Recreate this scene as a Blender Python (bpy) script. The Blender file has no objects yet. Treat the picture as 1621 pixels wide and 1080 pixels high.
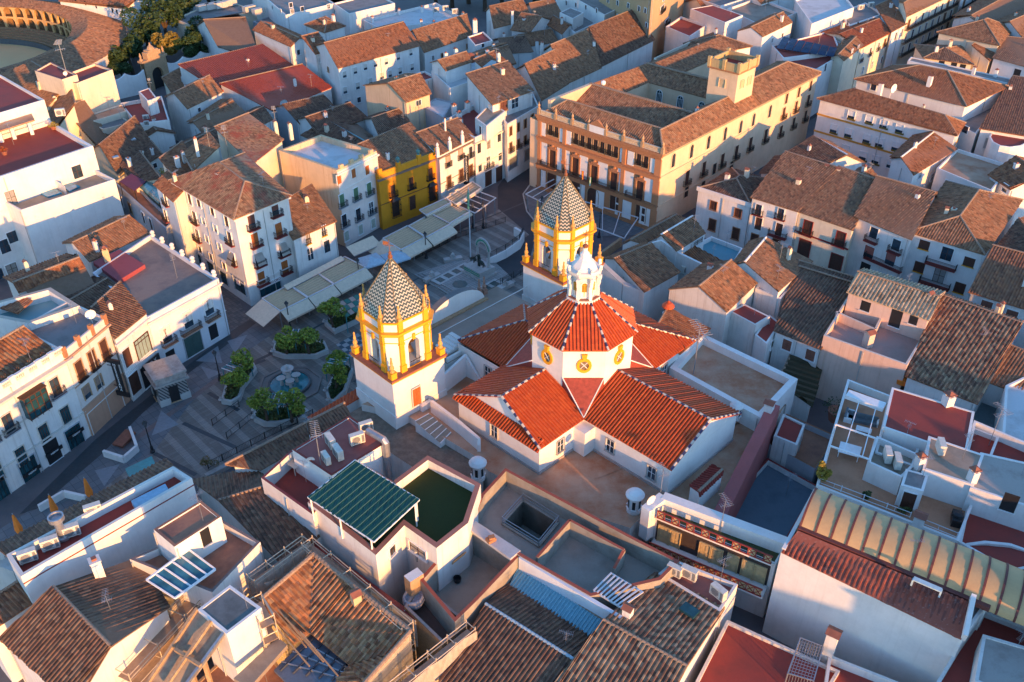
import bpy,math,random
from mathutils import Vector,Matrix
R=math.radians
rnd=random.Random(7)
S=bpy.context.scene
COL=S.collection
#camera, sky, sun
CAM_H=78.0;FOC=1450.0;TH=R(34.5)
cd=bpy.data.cameras.new('camera');cam=bpy.data.objects.new('camera',cd);COL.objects.link(cam)
cd.sensor_fit='HORIZONTAL';cd.sensor_width=36.0;cd.lens=36.0*FOC/1621.0
cd.clip_start=1.0;cd.clip_end=3000.0
cam.location=(0,0,CAM_H);cam.rotation_euler=(R(90)-TH,0,0)
S.camera=cam
SUN_AZ,SUN_EL=147.0,7.5
wd=bpy.data.worlds.new('World');S.world=wd;wd.use_nodes=True
nt=wd.node_tree;nt.nodes.clear()
sky=nt.nodes.new('ShaderNodeTexSky');sky.sky_type='NISHITA';sky.sun_disc=False
sky.sun_elevation=R(SUN_EL);sky.sun_rotation=R(SUN_AZ);sky.altitude=700;sky.ozone_density=3.3
sky.air_density=1.0;sky.dust_density=0.3
bg=nt.nodes.new('ShaderNodeBackground');bg.inputs[1].default_value=0.15
wo=nt.nodes.new('ShaderNodeOutputWorld')
nt.links.new(sky.outputs[0],bg.inputs[0]);nt.links.new(bg.outputs[0],wo.inputs[0])
sl=bpy.data.lights.new('sun','SUN');so=bpy.data.objects.new('sun',sl);COL.objects.link(so)
sl.energy=2.4;sl.angle=R(0.8);sl.color=(1.0,0.46,0.13)
sd=Vector((math.sin(R(SUN_AZ))*math.cos(R(SUN_EL)),math.cos(R(SUN_AZ))*math.cos(R(SUN_EL)),math.sin(R(SUN_EL))))
so.rotation_euler=sd.to_track_quat('Z','Y').to_euler()
S.view_settings.view_transform='Standard';S.view_settings.look='None'
S.view_settings.exposure=1.9;S.view_settings.gamma=1.0
S.render.engine='CYCLES'
S.cycles.max_bounces=5;S.cycles.diffuse_bounces=3;S.cycles.use_denoising=True
_ct,_st=math.cos(TH),math.sin(TH)
def P(px,py,z=0.0):
 x,u=px-810.5,-(py-540.0)
 d=Vector((x,FOC*_ct+u*_st,-FOC*_st+u*_ct))
 t=(z-CAM_H)/d.z
 return Vector((d.x*t,d.y*t,z))
def proj_y(p):
 v=Vector(p)-Vector((0,0,CAM_H));w=v.y*_ct-v.z*_st
 return 540-FOC*(v.y*_st+v.z*_ct)/w
def zat(x,y,py):
 lo,hi=-60.0,CAM_H*.98
 for _ in range(50):
  m=(lo+hi)/2
  if proj_y((x,y,m))>py:lo=m
  else:hi=m
 return m
MATS={}
def _mat(name):
 m=bpy.data.materials.new(name);m.use_nodes=True
 t=m.node_tree;b=t.nodes['Principled BSDF']
 return m,t,b
def N(t,kind,**kw):
 n=t.nodes.new(kind)
 for k,v in kw.items():
  if k.startswith('i_'):
   key=k[2:];key=int(key)if key.isdigit()else key
   n.inputs[key].default_value=v
  else:setattr(n,k,v)
 return n
def math_(t,op,a,b=None):
 n=t.nodes.new('ShaderNodeMath');n.operation=op
 for i,v in enumerate((a,b)):
  if v is None:continue
  if isinstance(v,(int,float)):n.inputs[i].default_value=v
  else:t.links.new(v,n.inputs[i])
 return n.outputs[0]
def mix(t,fac,a,b,mode='MIX'):
 n=t.nodes.new('ShaderNodeMix');n.data_type='RGBA';n.blend_type=mode
 if isinstance(fac,(int,float)):n.inputs[0].default_value=fac
 else:t.links.new(fac,n.inputs[0])
 for i,v in((6,a),(7,b)):
  if isinstance(v,tuple):n.inputs[i].default_value=(*v[:3],1)
  else:t.links.new(v,n.inputs[i])
 return n.outputs[2]
def noise(t,vec,scale,detail=4.0,rough=0.6):
 n=N(t,'ShaderNodeTexNoise');n.inputs['Scale'].default_value=scale
 n.inputs['Detail'].default_value=detail;n.inputs['Roughness'].default_value=rough
 if vec is not None:t.links.new(vec,n.inputs['Vector'])
 return n.outputs[0]
def ramp(t,fac,stops,interp='LINEAR'):
 n=t.nodes.new('ShaderNodeValToRGB');cr=n.color_ramp;cr.interpolation=interp
 while len(cr.elements)>1:cr.elements.remove(cr.elements[-1])
 cr.elements[0].position=stops[0][0];c=stops[0][1];cr.elements[0].color=(*c,1)if len(c)==3 else c
 for p,c in stops[1:]:
  e=cr.elements.new(p);e.color=(*c,1)
 t.links.new(fac,n.inputs[0]);return n.outputs[0]
def posn(t,sx=1,sy=1,sz=1):
 g=t.nodes.new('ShaderNodeNewGeometry');m=t.nodes.new('ShaderNodeMapping')
 m.inputs['Scale'].default_value=(sx,sy,sz);t.links.new(g.outputs['Position'],m.inputs['Vector'])
 return m.outputs[0]
def bump(t,b,h,strength=.4,dist=.05):
 n=t.nodes.new('ShaderNodeBump');n.inputs['Strength'].default_value=strength
 n.inputs['Distance'].default_value=dist;t.links.new(h,n.inputs['Height']);t.links.new(n.outputs[0],b.inputs['Normal'])
def sc(c,f):return tuple(min(1,max(0,x*f))for x in c)
def plaster(name,c,dirt=0.3,rough=.9,dcol=None):
 """lime wash: uneven coats, rain streaks running down, damp patches"""
 if name in MATS:return MATS[name]
 m,t,b=_mat(name);dcol=dcol or sc(c,.55)
 p=posn(t);a=noise(t,p,.35,5,.65);f=noise(t,p,3.5,4,.6)
 st=noise(t,posn(t,2.2,2.2,.12),1.0,5,.7)
 c1=ramp(t,a,[(.3,sc(c,.86)),(.55,c),(.8,sc(c,1.06))])
 k=ramp(t,st,[(.52,(0,0,0)),(.78,(1,1,1))])
 k2=math_(t,'MULTIPLY',k,dirt)
 c2=mix(t,k2,c1,dcol)
 pt=ramp(t,noise(t,p,.9,6,.75),[(.62,(0,0,0)),(.74,(1,1,1))])
 c3=mix(t,math_(t,'MULTIPLY',pt,dirt*.8),c2,sc(dcol,1.1))
 c4=mix(t,math_(t,'MULTIPLY',f,.18),c3,sc(c,.6))
 t.links.new(c4,b.inputs['Base Color']);b.inputs['Roughness'].default_value=rough
 bump(t,b,f,.25,.03);MATS[name]=m;return m
def flat(name,c,rough=.7,metal=0.0,var=.25,scale=2.5,spec=None):
 """paint, cloth, floor or metal with uneven wear"""
 if name in MATS:return MATS[name]
 m,t,b=_mat(name);p=posn(t)
 a=noise(t,p,scale,5,.65);a2=noise(t,p,.4,4,.6)
 c1=ramp(t,a,[(.25,sc(c,1-var)),(.75,sc(c,1+var*.6))])
 c2=mix(t,math_(t,'MULTIPLY',ramp(t,a2,[(.4,(0,0,0)),(.7,(1,1,1))]),var),c1,sc(c,.6))
 t.links.new(c2,b.inputs['Base Color']);b.inputs['Roughness'].default_value=rough;b.inputs['Metallic'].default_value=metal
 if spec is not None:b.inputs['Specular IOR Level'].default_value=spec
 bump(t,b,a,.15,.02);MATS[name]=m;return m
def stained(name,c,dcol,lo=.5,hi=.7,scale=.25,rough=.85,fine=6,gridx=0):
 """roof slab or terrace: wide irregular water stains"""
 if name in MATS:return MATS[name]
 m,t,b=_mat(name);p=posn(t)
 a=noise(t,p,scale,7,.7);f=noise(t,p,fine,3,.6)
 c1=mix(t,ramp(t,a,[(lo,(0,0,0)),(hi,(1,1,1))]),c,dcol)
 c2=mix(t,math_(t,'MULTIPLY',f,.35),c1,sc(c,.55))
 t.links.new(c2,b.inputs['Base Color']);b.inputs['Roughness'].default_value=rough
 bump(t,b,f,.3,.03);MATS[name]=m;return m
def tiles(name,cols,lichen=None,lam=.4,rough=.85,patch=None,ext=True):
 """clay tiles: every tile (one cell of the UV grid) has a firing colour of its own"""
 if name in MATS:return MATS[name]
 m,t,b=_mat(name)
 uv=t.nodes.new('ShaderNodeUVMap');s=t.nodes.new('ShaderNodeSeparateXYZ');t.links.new(uv.outputs[0],s.inputs[0])
 cu=math_(t,'FLOOR',s.outputs[0]);w1=t.nodes.new('ShaderNodeTexWhiteNoise');w1.noise_dimensions='1D'
 t.links.new(cu,w1.inputs['W'])
 v=math_(t,'ADD',s.outputs[1],math_(t,'MULTIPLY',w1.outputs['Value'],.6));cv=math_(t,'FLOOR',v);fv=math_(t,'FRACT',v)
 co=t.nodes.new('ShaderNodeCombineXYZ');t.links.new(cu,co.inputs[0]);t.links.new(cv,co.inputs[1])
 w2=t.nodes.new('ShaderNodeTexWhiteNoise');w2.noise_dimensions='3D';t.links.new(co.outputs[0],w2.inputs['Vector'])
 if ext:cols=[(c[0]*.92,c[1]*.9,c[2]*.8)for c in cols];cols+=[sc(cols[0],1.5),sc(cols[2],.62),sc(cols[1],.75)]
 n=len(cols);base=ramp(t,w2.outputs['Value'],[(i/n,c)for i,c in enumerate(cols)],'CONSTANT')
 p=posn(t);big=noise(t,p,.22,5,.7)
 if patch:
  base=mix(t,ramp(t,big,[(.5,(0,0,0)),(.62,(1,1,1))]),base,patch)
 base=mix(t,math_(t,'MULTIPLY',noise(t,p,1.3,6,.75),.75 if ext else.35),base,sc(cols[0],.5))
 if lichen:
  lf=ramp(t,noise(t,p,3.2,6,.8),[(.56,(0,0,0)),(.66,(1,1,1))])
  base=mix(t,math_(t,'MULTIPLY',lf,lam),base,lichen)
 t.links.new(base,b.inputs['Base Color']);b.inputs['Roughness'].default_value=rough
 bump(t,b,fv,.9,.05);MATS[name]=m;return m
def glass(name,c=(.03,.05,.07),rough=.12):
 if name in MATS:return MATS[name]
 m,t,b=_mat(name);a=noise(t,posn(t),.8,3,.5)
 t.links.new(ramp(t,a,[(.3,sc(c,.6)),(.7,sc(c,1.5))]),b.inputs['Base Color'])
 b.inputs['Roughness'].default_value=rough;MATS[name]=m;return m
def pattern(name,fn,rough=.6):
 """fn(t, u, v) -> colour socket, from the UV map"""
 if name in MATS:return MATS[name]
 m,t,b=_mat(name)
 uv=t.nodes.new('ShaderNodeUVMap');s=t.nodes.new('ShaderNodeSeparateXYZ');t.links.new(uv.outputs[0],s.inputs[0])
 c=fn(t,s.outputs[0],s.outputs[1])
 c=mix(t,math_(t,'MULTIPLY',noise(t,posn(t),2.0,6,.7),.45),c,(.06,.055,.05))
 t.links.new(c,b.inputs['Base Color']);b.inputs['Roughness'].default_value=rough
 MATS[name]=m;return m
WHITE=plaster('lime_wash',(.76,.73,.69),.55,dcol=(.42,.36,.30))
CLEAN=plaster('fresh_lime_wash',(.79,.765,.73),.35,dcol=(.55,.5,.45))
DIRTY=plaster('weathered_lime_wash',(.68,.64,.59),.7,dcol=(.36,.28,.22))
CREAM=plaster('cream_plaster',(.76,.66,.50),.35,dcol=(.45,.33,.2))
OCHRE=plaster('ochre_plaster',(.62,.45,.26),.4,dcol=(.32,.2,.11))
PINK=plaster('pink_plaster',(.72,.52,.42),.6,dcol=(.45,.25,.16))
PEEL=plaster('peeling_plaster',(.70,.52,.34),.9,dcol=(.45,.27,.14))
YELL=plaster('mustard_plaster',(.70,.28,.01),.22,dcol=(.45,.2,.02))
GREYP=plaster('grey_plaster',(.42,.44,.47),.4)
CONC=stained('bare_concrete',(.36,.33,.28),(.24,.21,.17),.4,.65,.5)
OLD=tiles('aged_tiles',[(.37,.18,.10),(.43,.23,.13),(.29,.14,.08),(.47,.28,.17),(.40,.18,.09),(.33,.18,.11)],(.34,.29,.22),.55)
DARK=tiles('dark_tiles',[(.20,.10,.065),(.25,.13,.08),(.16,.085,.06),(.29,.16,.10),(.22,.10,.065),(.31,.19,.13)],(.24,.20,.16),.5)
PALE=tiles('pale_tiles',[(.46,.29,.18),(.54,.37,.24),(.34,.19,.11),(.60,.44,.30),(.42,.24,.14)],(.48,.42,.34),.4)
REDT=tiles('red_tiles',[(.42,.12,.05),(.50,.16,.07),(.36,.09,.04),(.46,.13,.06)],(.36,.24,.16),.3)
WARM=tiles('rust_tiles',[(.38,.15,.07),(.46,.22,.12),(.30,.11,.055),(.42,.17,.08),(.34,.16,.10)],(.36,.28,.2),.45)
CHUR=tiles('glazed_church_tiles',[(.52,.085,.015),(.55,.098,.018),(.48,.074,.014),(.51,.08,.015),(.44,.07,.015)],(.5,.28,.16),.25,.6,ext=False)
RUSTP=tiles('patched_tiles',[(.34,.19,.12),(.40,.25,.16),(.27,.14,.09),(.44,.30,.2)],(.36,.32,.26),.4,patch=(.36,.08,.05))
CAP=flat('ridge_mortar',(.34,.24,.17),.9,var=.5,scale=5)
def _bw(t,u,v):
 f=math_(t,'GREATER_THAN',math_(t,'FRACT',u),.5)
 return mix(t,f,(.62,.57,.50),(.02,.025,.10))
BWCAP=pattern('blue_white_ridge_tiles',_bw,.35)
REDF=stained('red_terrace_paint',(.33,.05,.035),(.22,.045,.035),.45,.7,.35)
TERR=stained('terracotta_floor',(.38,.17,.10),(.22,.10,.07),.45,.65,.4)
BROWNF=stained('rust_stained_slab',(.50,.33,.22),(.38,.14,.06),.42,.66,.22)
GREYF=stained('grey_roof_felt',(.26,.24,.23),(.17,.15,.14),.45,.7,.5)
TANF=stained('tan_roof_screed',(.36,.29,.22),(.24,.18,.13),.45,.7,.35)
GRAV=stained('gravel_roof',(.24,.18,.13),(.15,.11,.08),.4,.6,1.5,fine=14)
WHITEF=stained('white_roof_paint',(.62,.62,.62),(.42,.40,.38),.5,.7,.3)
TEALF=stained('teal_roof_paint',(.22,.40,.42),(.16,.30,.32),.5,.7,.3)
IRON=flat('black_iron',(.018,.018,.02),.5)
WOODD=flat('dark_wood',(.085,.035,.022),.6,var=.4,scale=6)
WOODR=flat('varnished_wood',(.40,.12,.03),.45,var=.35,scale=6)
STONE=flat('sandstone',(.46,.30,.17),.85,var=.4,scale=4)
BRICK=flat('red_brick_stone',(.42,.19,.09),.85,var=.4,scale=5)
WPAINT=flat('white_paint',(.80,.80,.79),.5,var=.12)
REDP=flat('dark_red_paint',(.25,.03,.025),.6,var=.3)
GREENP=flat('green_shutter',(.10,.20,.11),.6,var=.25)
BLIND=flat('roller_blind',(.58,.55,.50),.7,var=.15)
BROWNB=flat('brown_blind',(.12,.045,.035),.6,var=.25)
METAL=flat('zinc',(.42,.43,.45),.4,.7,var=.25)
WMETAL=flat('white_metal',(.66,.68,.70),.4,.2,var=.15)
GLASS=glass('window_glass');TGLASS=glass('teal_glass',(.015,.06,.075),.2)
ORANGE=flat('orange_canvas',(.78,.20,.02),.8,var=.2)
GOLD=flat('yellow_paint',(.80,.36,.015),.55,var=.15)
CHURW=plaster('church_white',(.79,.765,.72),.2,dcol=(.6,.45,.3))
TERCAP=flat('terracotta_cap',(.28,.10,.06),.7,var=.3)
#meshes
class MB:
 def __init__(s):s.v=[];s.f=[];s.m=[];s.uv=[]
 def add(s,pts,mat=0,uv=None):
  i=len(s.v);s.v+=[tuple(p)for p in pts];s.f.append(tuple(range(i,i+len(pts))));s.m.append(mat)
  s.uv.append(uv or[(0,0)]*len(pts))
 def raw(s,verts,faces,mat=0):
  i=len(s.v);s.v+=[tuple(p)for p in verts]
  for f in faces:s.f.append(tuple(i+k for k in f));s.m.append(mat);s.uv.append([(0,0)]*len(f))
 def prism(s,poly,z0,z1,mat=0,top=True,bot=True,topmat=None):
  n=len(poly);i=len(s.v)
  s.v+=[(p[0],p[1],z0)for p in poly]+[(p[0],p[1],z1)for p in poly]
  for k in range(n):
   j=(k+1)%n;a,b=Vector(poly[k][:2]),Vector(poly[j][:2]);L=(b-a).length
   s.f.append((i+k,i+j,i+n+j,i+n+k));s.m.append(mat);s.uv.append([(0,0),(L,0),(L,z1-z0),(0,z1-z0)])
  if top:s.f.append(tuple(i+n+k for k in range(n)));s.m.append(mat if topmat is None else topmat);s.uv.append([(p[0],p[1])for p in poly])
  if bot:s.f.append(tuple(i+k for k in reversed(range(n))));s.m.append(mat);s.uv.append([(0,0)]*n)
 def box(s,c,d,rot=0.0,mat=0):
  """c = centre of the base, d = full sizes"""
  x,y=d[0]/2,d[1]/2;co,si=math.cos(rot),math.sin(rot)
  s.prism([(c[0]+a*co-b*si,c[1]+a*si+b*co)for a,b in((-x,-y),(x,-y),(x,y),(-x,y))],c[2],c[2]+d[2],mat)
 def beam(s,a,b,w,h=None,mat=0):
  a,b=Vector(a),Vector(b);h=h or w;d=(b-a)
  if d.length<1e-6:return
  d.normalize();up=Vector((0,0,1))if abs(d.z)<.95 else Vector((1,0,0))
  x=d.cross(up).normalized()*w/2;y=x.cross(d).normalized()*h/2
  vs=[a-x-y,a+x-y,a+x+y,a-x+y,b-x-y,b+x-y,b+x+y,b-x+y]
  s.raw(vs,[(0,1,5,4),(1,2,6,5),(2,3,7,6),(3,0,4,7),(3,2,1,0),(4,5,6,7)],mat)
 def tube(s,pts,r,n=6,mat=0,caps=True):
  pts=[Vector(p)for p in pts];rs=r if isinstance(r,(list,tuple))else[r]*len(pts);rings=[]
  for i,p in enumerate(pts):
   d=(pts[min(i+1,len(pts)-1)]-pts[max(i-1,0)]).normalized()
   up=Vector((0,0,1))if abs(d.z)<.9 else Vector((1,0,0));x=d.cross(up).normalized();y=d.cross(x)
   rings.append([p+(x*math.cos(2*math.pi*k/n)+y*math.sin(2*math.pi*k/n))*rs[i]for k in range(n)])
  vs=[q for rg in rings for q in rg];fs=[]
  for i in range(len(pts)-1):
   for k in range(n):fs.append((i*n+k,i*n+(k+1)%n,(i+1)*n+(k+1)%n,(i+1)*n+k))
  if caps:fs.append(tuple(reversed(range(n))));fs.append(tuple((len(pts)-1)*n+k for k in range(n)))
  s.raw(vs,fs,mat)
 def lathe(s,c,prof,n=12,mat=0,ph=0.0,sq=None):
  """prof = [(radius, z)...] round the vertical through c"""
  vs=[];fs=[]
  for r,z in prof:
   for k in range(n):
    a=ph+2*math.pi*k/n;vs.append((c[0]+r*math.cos(a),c[1]+r*math.sin(a),c[2]+z))
  for i in range(len(prof)-1):
   for k in range(n):fs.append((i*n+k,i*n+(k+1)%n,(i+1)*n+(k+1)%n,(i+1)*n+k))
  fs.append(tuple(reversed(range(n))));fs.append(tuple((len(prof)-1)*n+k for k in range(n)))
  s.raw(vs,fs,mat)
 def mesh(s,name,mats,off=(0,0,0),smooth=False):
  me=bpy.data.meshes.new(name);o=off
  me.from_pydata([(v[0]-o[0],v[1]-o[1],v[2]-o[2])for v in s.v],[],s.f)
  for m in mats:me.materials.append(m)
  me.polygons.foreach_set('material_index',s.m)
  if smooth:me.polygons.foreach_set('use_smooth',[True]*len(s.f))
  ul=me.uv_layers.new(name='UVMap');ul.data.foreach_set('uv',[c for f in s.uv for q in f for c in q])
  me.update();return me
def clean(o):
 return o
def part(name,mb,mats,root,label=None,smooth=False):
 if not mb.f:return None
 if not isinstance(mats,(list,tuple)):mats=[mats]
 base=Vector((0,0,0));r=root
 while r:base+=r.location;r=r.parent
 o=bpy.data.objects.new(name,mb.mesh(name,mats,base,smooth));COL.objects.link(o);o.parent=root
 if label:o['label']=label
 return o
def root(name,loc,label,cat,group=None):
 o=bpy.data.objects.new(name,None);COL.objects.link(o);o.location=loc;o.empty_display_size=.5
 o['label']=label;o['category']=cat
 if group:o['group']=group
 return o
def single(name,mb,mats,label=None,cat=None,group=None,kind=None,loc=(0,0,0),smooth=False):
 if not isinstance(mats,(list,tuple)):mats=[mats]
 o=bpy.data.objects.new(name,mb.mesh(name,mats,loc,smooth));COL.objects.link(o);o.location=loc
 if label:o['label']=label;o['category']=cat
 if group:o['group']=group
 if kind:o['kind']=kind
 return o
def copy_tree(o,parent=None):
 c=o.copy();COL.objects.link(c);c.parent=parent
 for ch in[k for k in bpy.data.objects if k.parent==o]:copy_tree(ch,c)
 return c
KIDS={}
def copy_thing(o,loc,rz=None,label=None):
 if o not in KIDS:KIDS[o]=[k for k in bpy.data.objects if k.parent==o]
 c=o.copy();COL.objects.link(c);c.location=loc
 if rz is not None:c.rotation_euler=(0,0,rz)
 if label:c['label']=label
 for k in KIDS[o]:
  q=k.copy();COL.objects.link(q);q.parent=c
 return c
PROF=[(0,0),(.14,.85),(.46,.85),(.6,0)]
def tiled(mb,poly,mat=0,pitch=.4,amp=.11,tl=.5,under=True,umat=0,thick=.12,eave=None):
 """cover a planar convex polygon with rows of half-round tiles running down the slope"""
 poly=[Vector(p)for p in poly];n=Vector((0,0,0));k=len(poly)
 for i in range(1,k-1):n+=(poly[i]-poly[0]).cross(poly[i+1]-poly[0])
 n.normalize()
 if n.z<0:n=-n;poly.reverse()
 down=Vector((0,0,-1))+n*n.z
 if down.length<1e-4:down=Vector((0,-1,0))
 down.normalize();u=n.cross(down).normalized();o=poly[0]
 P2=[((p-o).dot(u),(p-o).dot(down))for p in poly]
 ph=rnd.randint(0,900)
 u0,u1=min(p[0]for p in P2),max(p[0]for p in P2);v0=min(p[1]for p in P2)
 def span(x):
  vs=[]
  for i in range(k):
   a,b=P2[i],P2[(i+1)%k]
   if(a[0]-x)*(b[0]-x)<=0 and abs(a[0]-b[0])>1e-7:
    vs.append(a[1]+(b[1]-a[1])*(x-a[0])/(b[0]-a[0]))
   elif abs(a[0]-x)<1e-6:vs.append(a[1])
  return(min(vs),max(vs))if vs else None
 xs=[];c=math.floor(u0/pitch)
 while c*pitch<u1:
  for fx,fh in PROF:
   x=(c+fx)*pitch
   if u0<x<u1:xs.append((x,fh,c+fx))
  c+=1
 ex=[(p[0],0.0,p[0]/pitch)for p in P2]
 xs=sorted(xs+ex)
 pr=None
 for x,h,q in xs:
  if pr and x-pr[0]<1e-5:continue
  xx=min(max(x,u0+1e-5),u1-1e-5);s=span(xx)
  if not s:continue
  jr=random.Random(int(math.floor(q))*7919+ph);cur=(xx,h*(1+jr.uniform(-.12,.12)),q+ph,s[0],s[1]+(jr.uniform(-.05,.09)if s[1]-s[0]>.3 else 0))
  if pr:
   a,b=pr,cur
   def pt(e,v):return o+u*e[0]+down*v+n*(.02+amp*e[1])
   um=(a[2]+b[2])/2;cell=math.floor(um)+.5
   mb.add([pt(a,a[4]),pt(b,b[4]),pt(b,b[3]),pt(a,a[3])],mat,[(cell,(a[4]-v0)/tl),(cell,(b[4]-v0)/tl),(cell,(b[3]-v0)/tl),(cell,(a[3]-v0)/tl)])
   e0,e1=pt(a,a[4]),pt(b,b[4])
   if a[1]+b[1]>.5:mb.add([e0-n*(amp*a[1]),e1-n*(amp*b[1]),e1,e0],mat,[(cell,0)]*4)
  pr=cur
 if under:
  lo=[p-Vector((0,0,thick))for p in poly];i=len(mb.v)
  mb.raw([*poly,*lo],[tuple(range(k)),tuple(reversed(range(k,2*k)))]+[(k+j,k+(j+1)%k,(j+1)%k,j)for j in range(k)],umat)
def cap(mb,a,b,r=.16,mat=0,seg=.45,lift=.06):
 """ridge or hip: a line of half-round capping tiles; U counts the pieces"""
 a,b=Vector(a),Vector(b);L=(b-a).length
 if L<.3:return
 d=(b-a)/L;side=d.cross(Vector((0,0,1))).normalized();up=side.cross(d).normalized()
 nseg=max(1,int(L/seg))
 for i in range(nseg):
  p,q=a+d*(L*i/nseg),a+d*(L*(i+1)/nseg)
  def rg(c,rr):return[c+side*(math.cos(t)*rr)+up*(math.sin(t)*rr+lift)for t in(0,.8,1.57,2.34,3.14)]
  A,B=rg(p,r*1.08),rg(q,r*.92)
  for j in range(4):mb.add([A[j],B[j],B[j+1],A[j+1]],mat,[(i*.5+.25,.5)]*4)
  mb.add(A[::-1],mat,[(i*.5+.25,.5)]*5)
WCACHE={}
def winmesh(style,w,h):
 key=(style,round(w,2),round(h,2))
 if key in WCACHE:return WCACHE[key]
 b=MB();t=.09
 def bx(x0,x1,y0,y1,z0,z1,m):
  b.raw([(x0,y0,z0),(x1,y0,z0),(x1,y1,z0),(x0,y1,z0),(x0,y0,z1),(x1,y0,z1),(x1,y1,z1),(x0,y1,z1)],[(0,1,5,4),(1,2,6,5),(2,3,7,6),(3,0,4,7),(3,2,1,0),(4,5,6,7)],m)
 X=w/2;s=style[0]
 if s=='a' or s=='A':
  n=8;r=X;zc=h-r
  arc=[(r*math.cos(math.pi*k/n),zc+r*math.sin(math.pi*k/n))for k in range(n+1)]
  out=[((r+.14)*math.cos(math.pi*k/n),zc+(r+.14)*math.sin(math.pi*k/n))for k in range(n+1)]
  ins=[(X,0)]+arc+[(-X,0)];ous=[(X+.14,-.02)]+out+[(-X-.14,-.02)]
  b.add([(x,-.012,z)for x,z in reversed(ins)][::-1],1)
  for k in range(len(ins)-1):
   a0,a1,o0,o1=ins[k],ins[k+1],ous[k],ous[k+1]
   b.add([(o0[0],-.1,o0[1]),(a0[0],-.1,a0[1]),(a1[0],-.1,a1[1]),(o1[0],-.1,o1[1])],0)
   b.add([(a0[0],-.1,a0[1]),(a0[0],0,a0[1]),(a1[0],0,a1[1]),(a1[0],-.1,a1[1])],0)
   b.add([(o0[0],0,o0[1]),(o0[0],-.1,o0[1]),(o1[0],-.1,o1[1]),(o1[0],0,o1[1])],0)
  bx(-.03,.03,-.06,-.014,0,h-.02,2);bx(-X,X,-.055,-.014,zc-.03,zc+.03,2)
  if s=='A':bx(-.03-X/2,.03-X/2,-.05,-.014,0,zc,2);bx(-.03+X/2,.03+X/2,-.05,-.014,0,zc,2)
 elif s=='o':
  bx(-X,X,-.012,0,0,h,1);bx(-X-.1,X+.1,-.16,0,-.1,-.005,0)
 else:
  bx(-X,X,-.014,0,0,h,1)
  bx(-X-t,-X,-.16,0,-.02,h+t,0);bx(X,X+t,-.16,0,-.02,h+t,0)
  bx(-X+.001,X-.001,-.155,0,h,h+t,0)
  if s in 'wbsg':bx(-X-.16,X+.16,-.26,0,-.12,-.022,0)
  if s=='w' or s=='d':
   bx(-.035,.035,-.06,-.016,.001,h-.001,2);bx(-X,-X+.07,-.06,-.016,.001,h-.002,2);bx(X-.07,X,-.06,-.016,.001,h-.002,2)
   bx(-X+.07,X-.07,-.058,-.016,h-.08,h-.003,2);bx(-X+.07,-.035,-.055,-.016,h*.5-.025,h*.5+.025,2);bx(.035,X-.07,-.055,-.016,h*.5-.025,h*.5+.025,2)
  if s in 'bB':
   k=h*.36;n=max(3,int((h-k)/.16))
   for i in range(n):z=k+(h-k)*i/n;bx(-X+.01,X-.01,-.05-.02*(i%2),-.016,z,z+(h-k)/n-.005,2)
  if s in 'gs':
   for sgn in(-1,1):
    xa,xb=(.02,X-.01)if sgn>0 else(-X+.01,-.02)
    n=max(6,int(h/.16))
    for i in range(n):z=h*i/n;bx(xa,xb,-.045-.02*(i%2),-.016,z+.002,z+h/n-.002,2)
  if s=='p':
   bx(-X+.02,-.015,-.05,-.016,.01,h-.01,2);bx(.015,X-.02,-.05,-.016,.01,h-.01,2)
   for sgn in(-1,1):
    for k in(.08,.55):bx(sgn*X/2-X*.3,sgn*X/2+X*.3,-.075,-.05,h*k,h*(k+.36),2)
  if s=='c':
   for k in range(1,4):bx(-X+w*k/4-.03,-X+w*k/4+.03,-.05,-.016,0,h,2)
   bx(-X,X,-.06,-.016,h*.78,h*.82,2)
  if s=='h':
   n=int(h/.12)
   for i in range(n):bx(-X,X,-.04-.018*(i%2),-.016,h*i/n,h*(i+1)/n-.004,2)
 me=None
 WCACHE[key]=b;return b
MESHES={};CURT=flat('net_curtain',(.34,.33,.31),.3)
STYLEMAT={'w':(WPAINT,GLASS,WOODD),'W':(WPAINT,GLASS,WPAINT),'d':(WPAINT,GLASS,WOODD),'b':(WPAINT,GLASS,BLIND),'B':(WPAINT,GLASS,BROWNB),'g':(WPAINT,GLASS,GREENP),'s':(WPAINT,GLASS,WOODR),'p':(WPAINT,WOODD,WOODD),'a':(STONE,GLASS,WOODD),'A':(WPAINT,TGLASS,WPAINT),'o':(WPAINT,IRON,IRON),'c':(GREYP,TGLASS,IRON),'h':(GREYP,METAL,METAL)}
def shared(key,make,mats):
 if key not in MESHES:MESHES[key]=make().mesh(key[0]if isinstance(key,tuple)else key,mats)
 return MESHES[key]
def opening(rt,kind,style,p,ang,w,h,mats=None,nm=None):
 if mats is None and style in('w','d'):
  k=rnd.random();mats=STYLEMAT[style]if k<.5 else(WPAINT,CURT,WOODD)if k<.72 else(WPAINT,GLASS,WPAINT)if k<.86 else(STONE,BROWNB,WOODD)
 mats=mats or STYLEMAT[style[0]]
 me=shared((nm or kind,style,round(w,2),round(h,2),tuple(m.name for m in mats)),lambda:winmesh(style,w,h),mats)
 o=bpy.data.objects.new(nm or kind,me);COL.objects.link(o);o.parent=rt
 o.location=Vector(p)-rt.location;o.rotation_euler=(0,0,ang);return o
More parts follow.
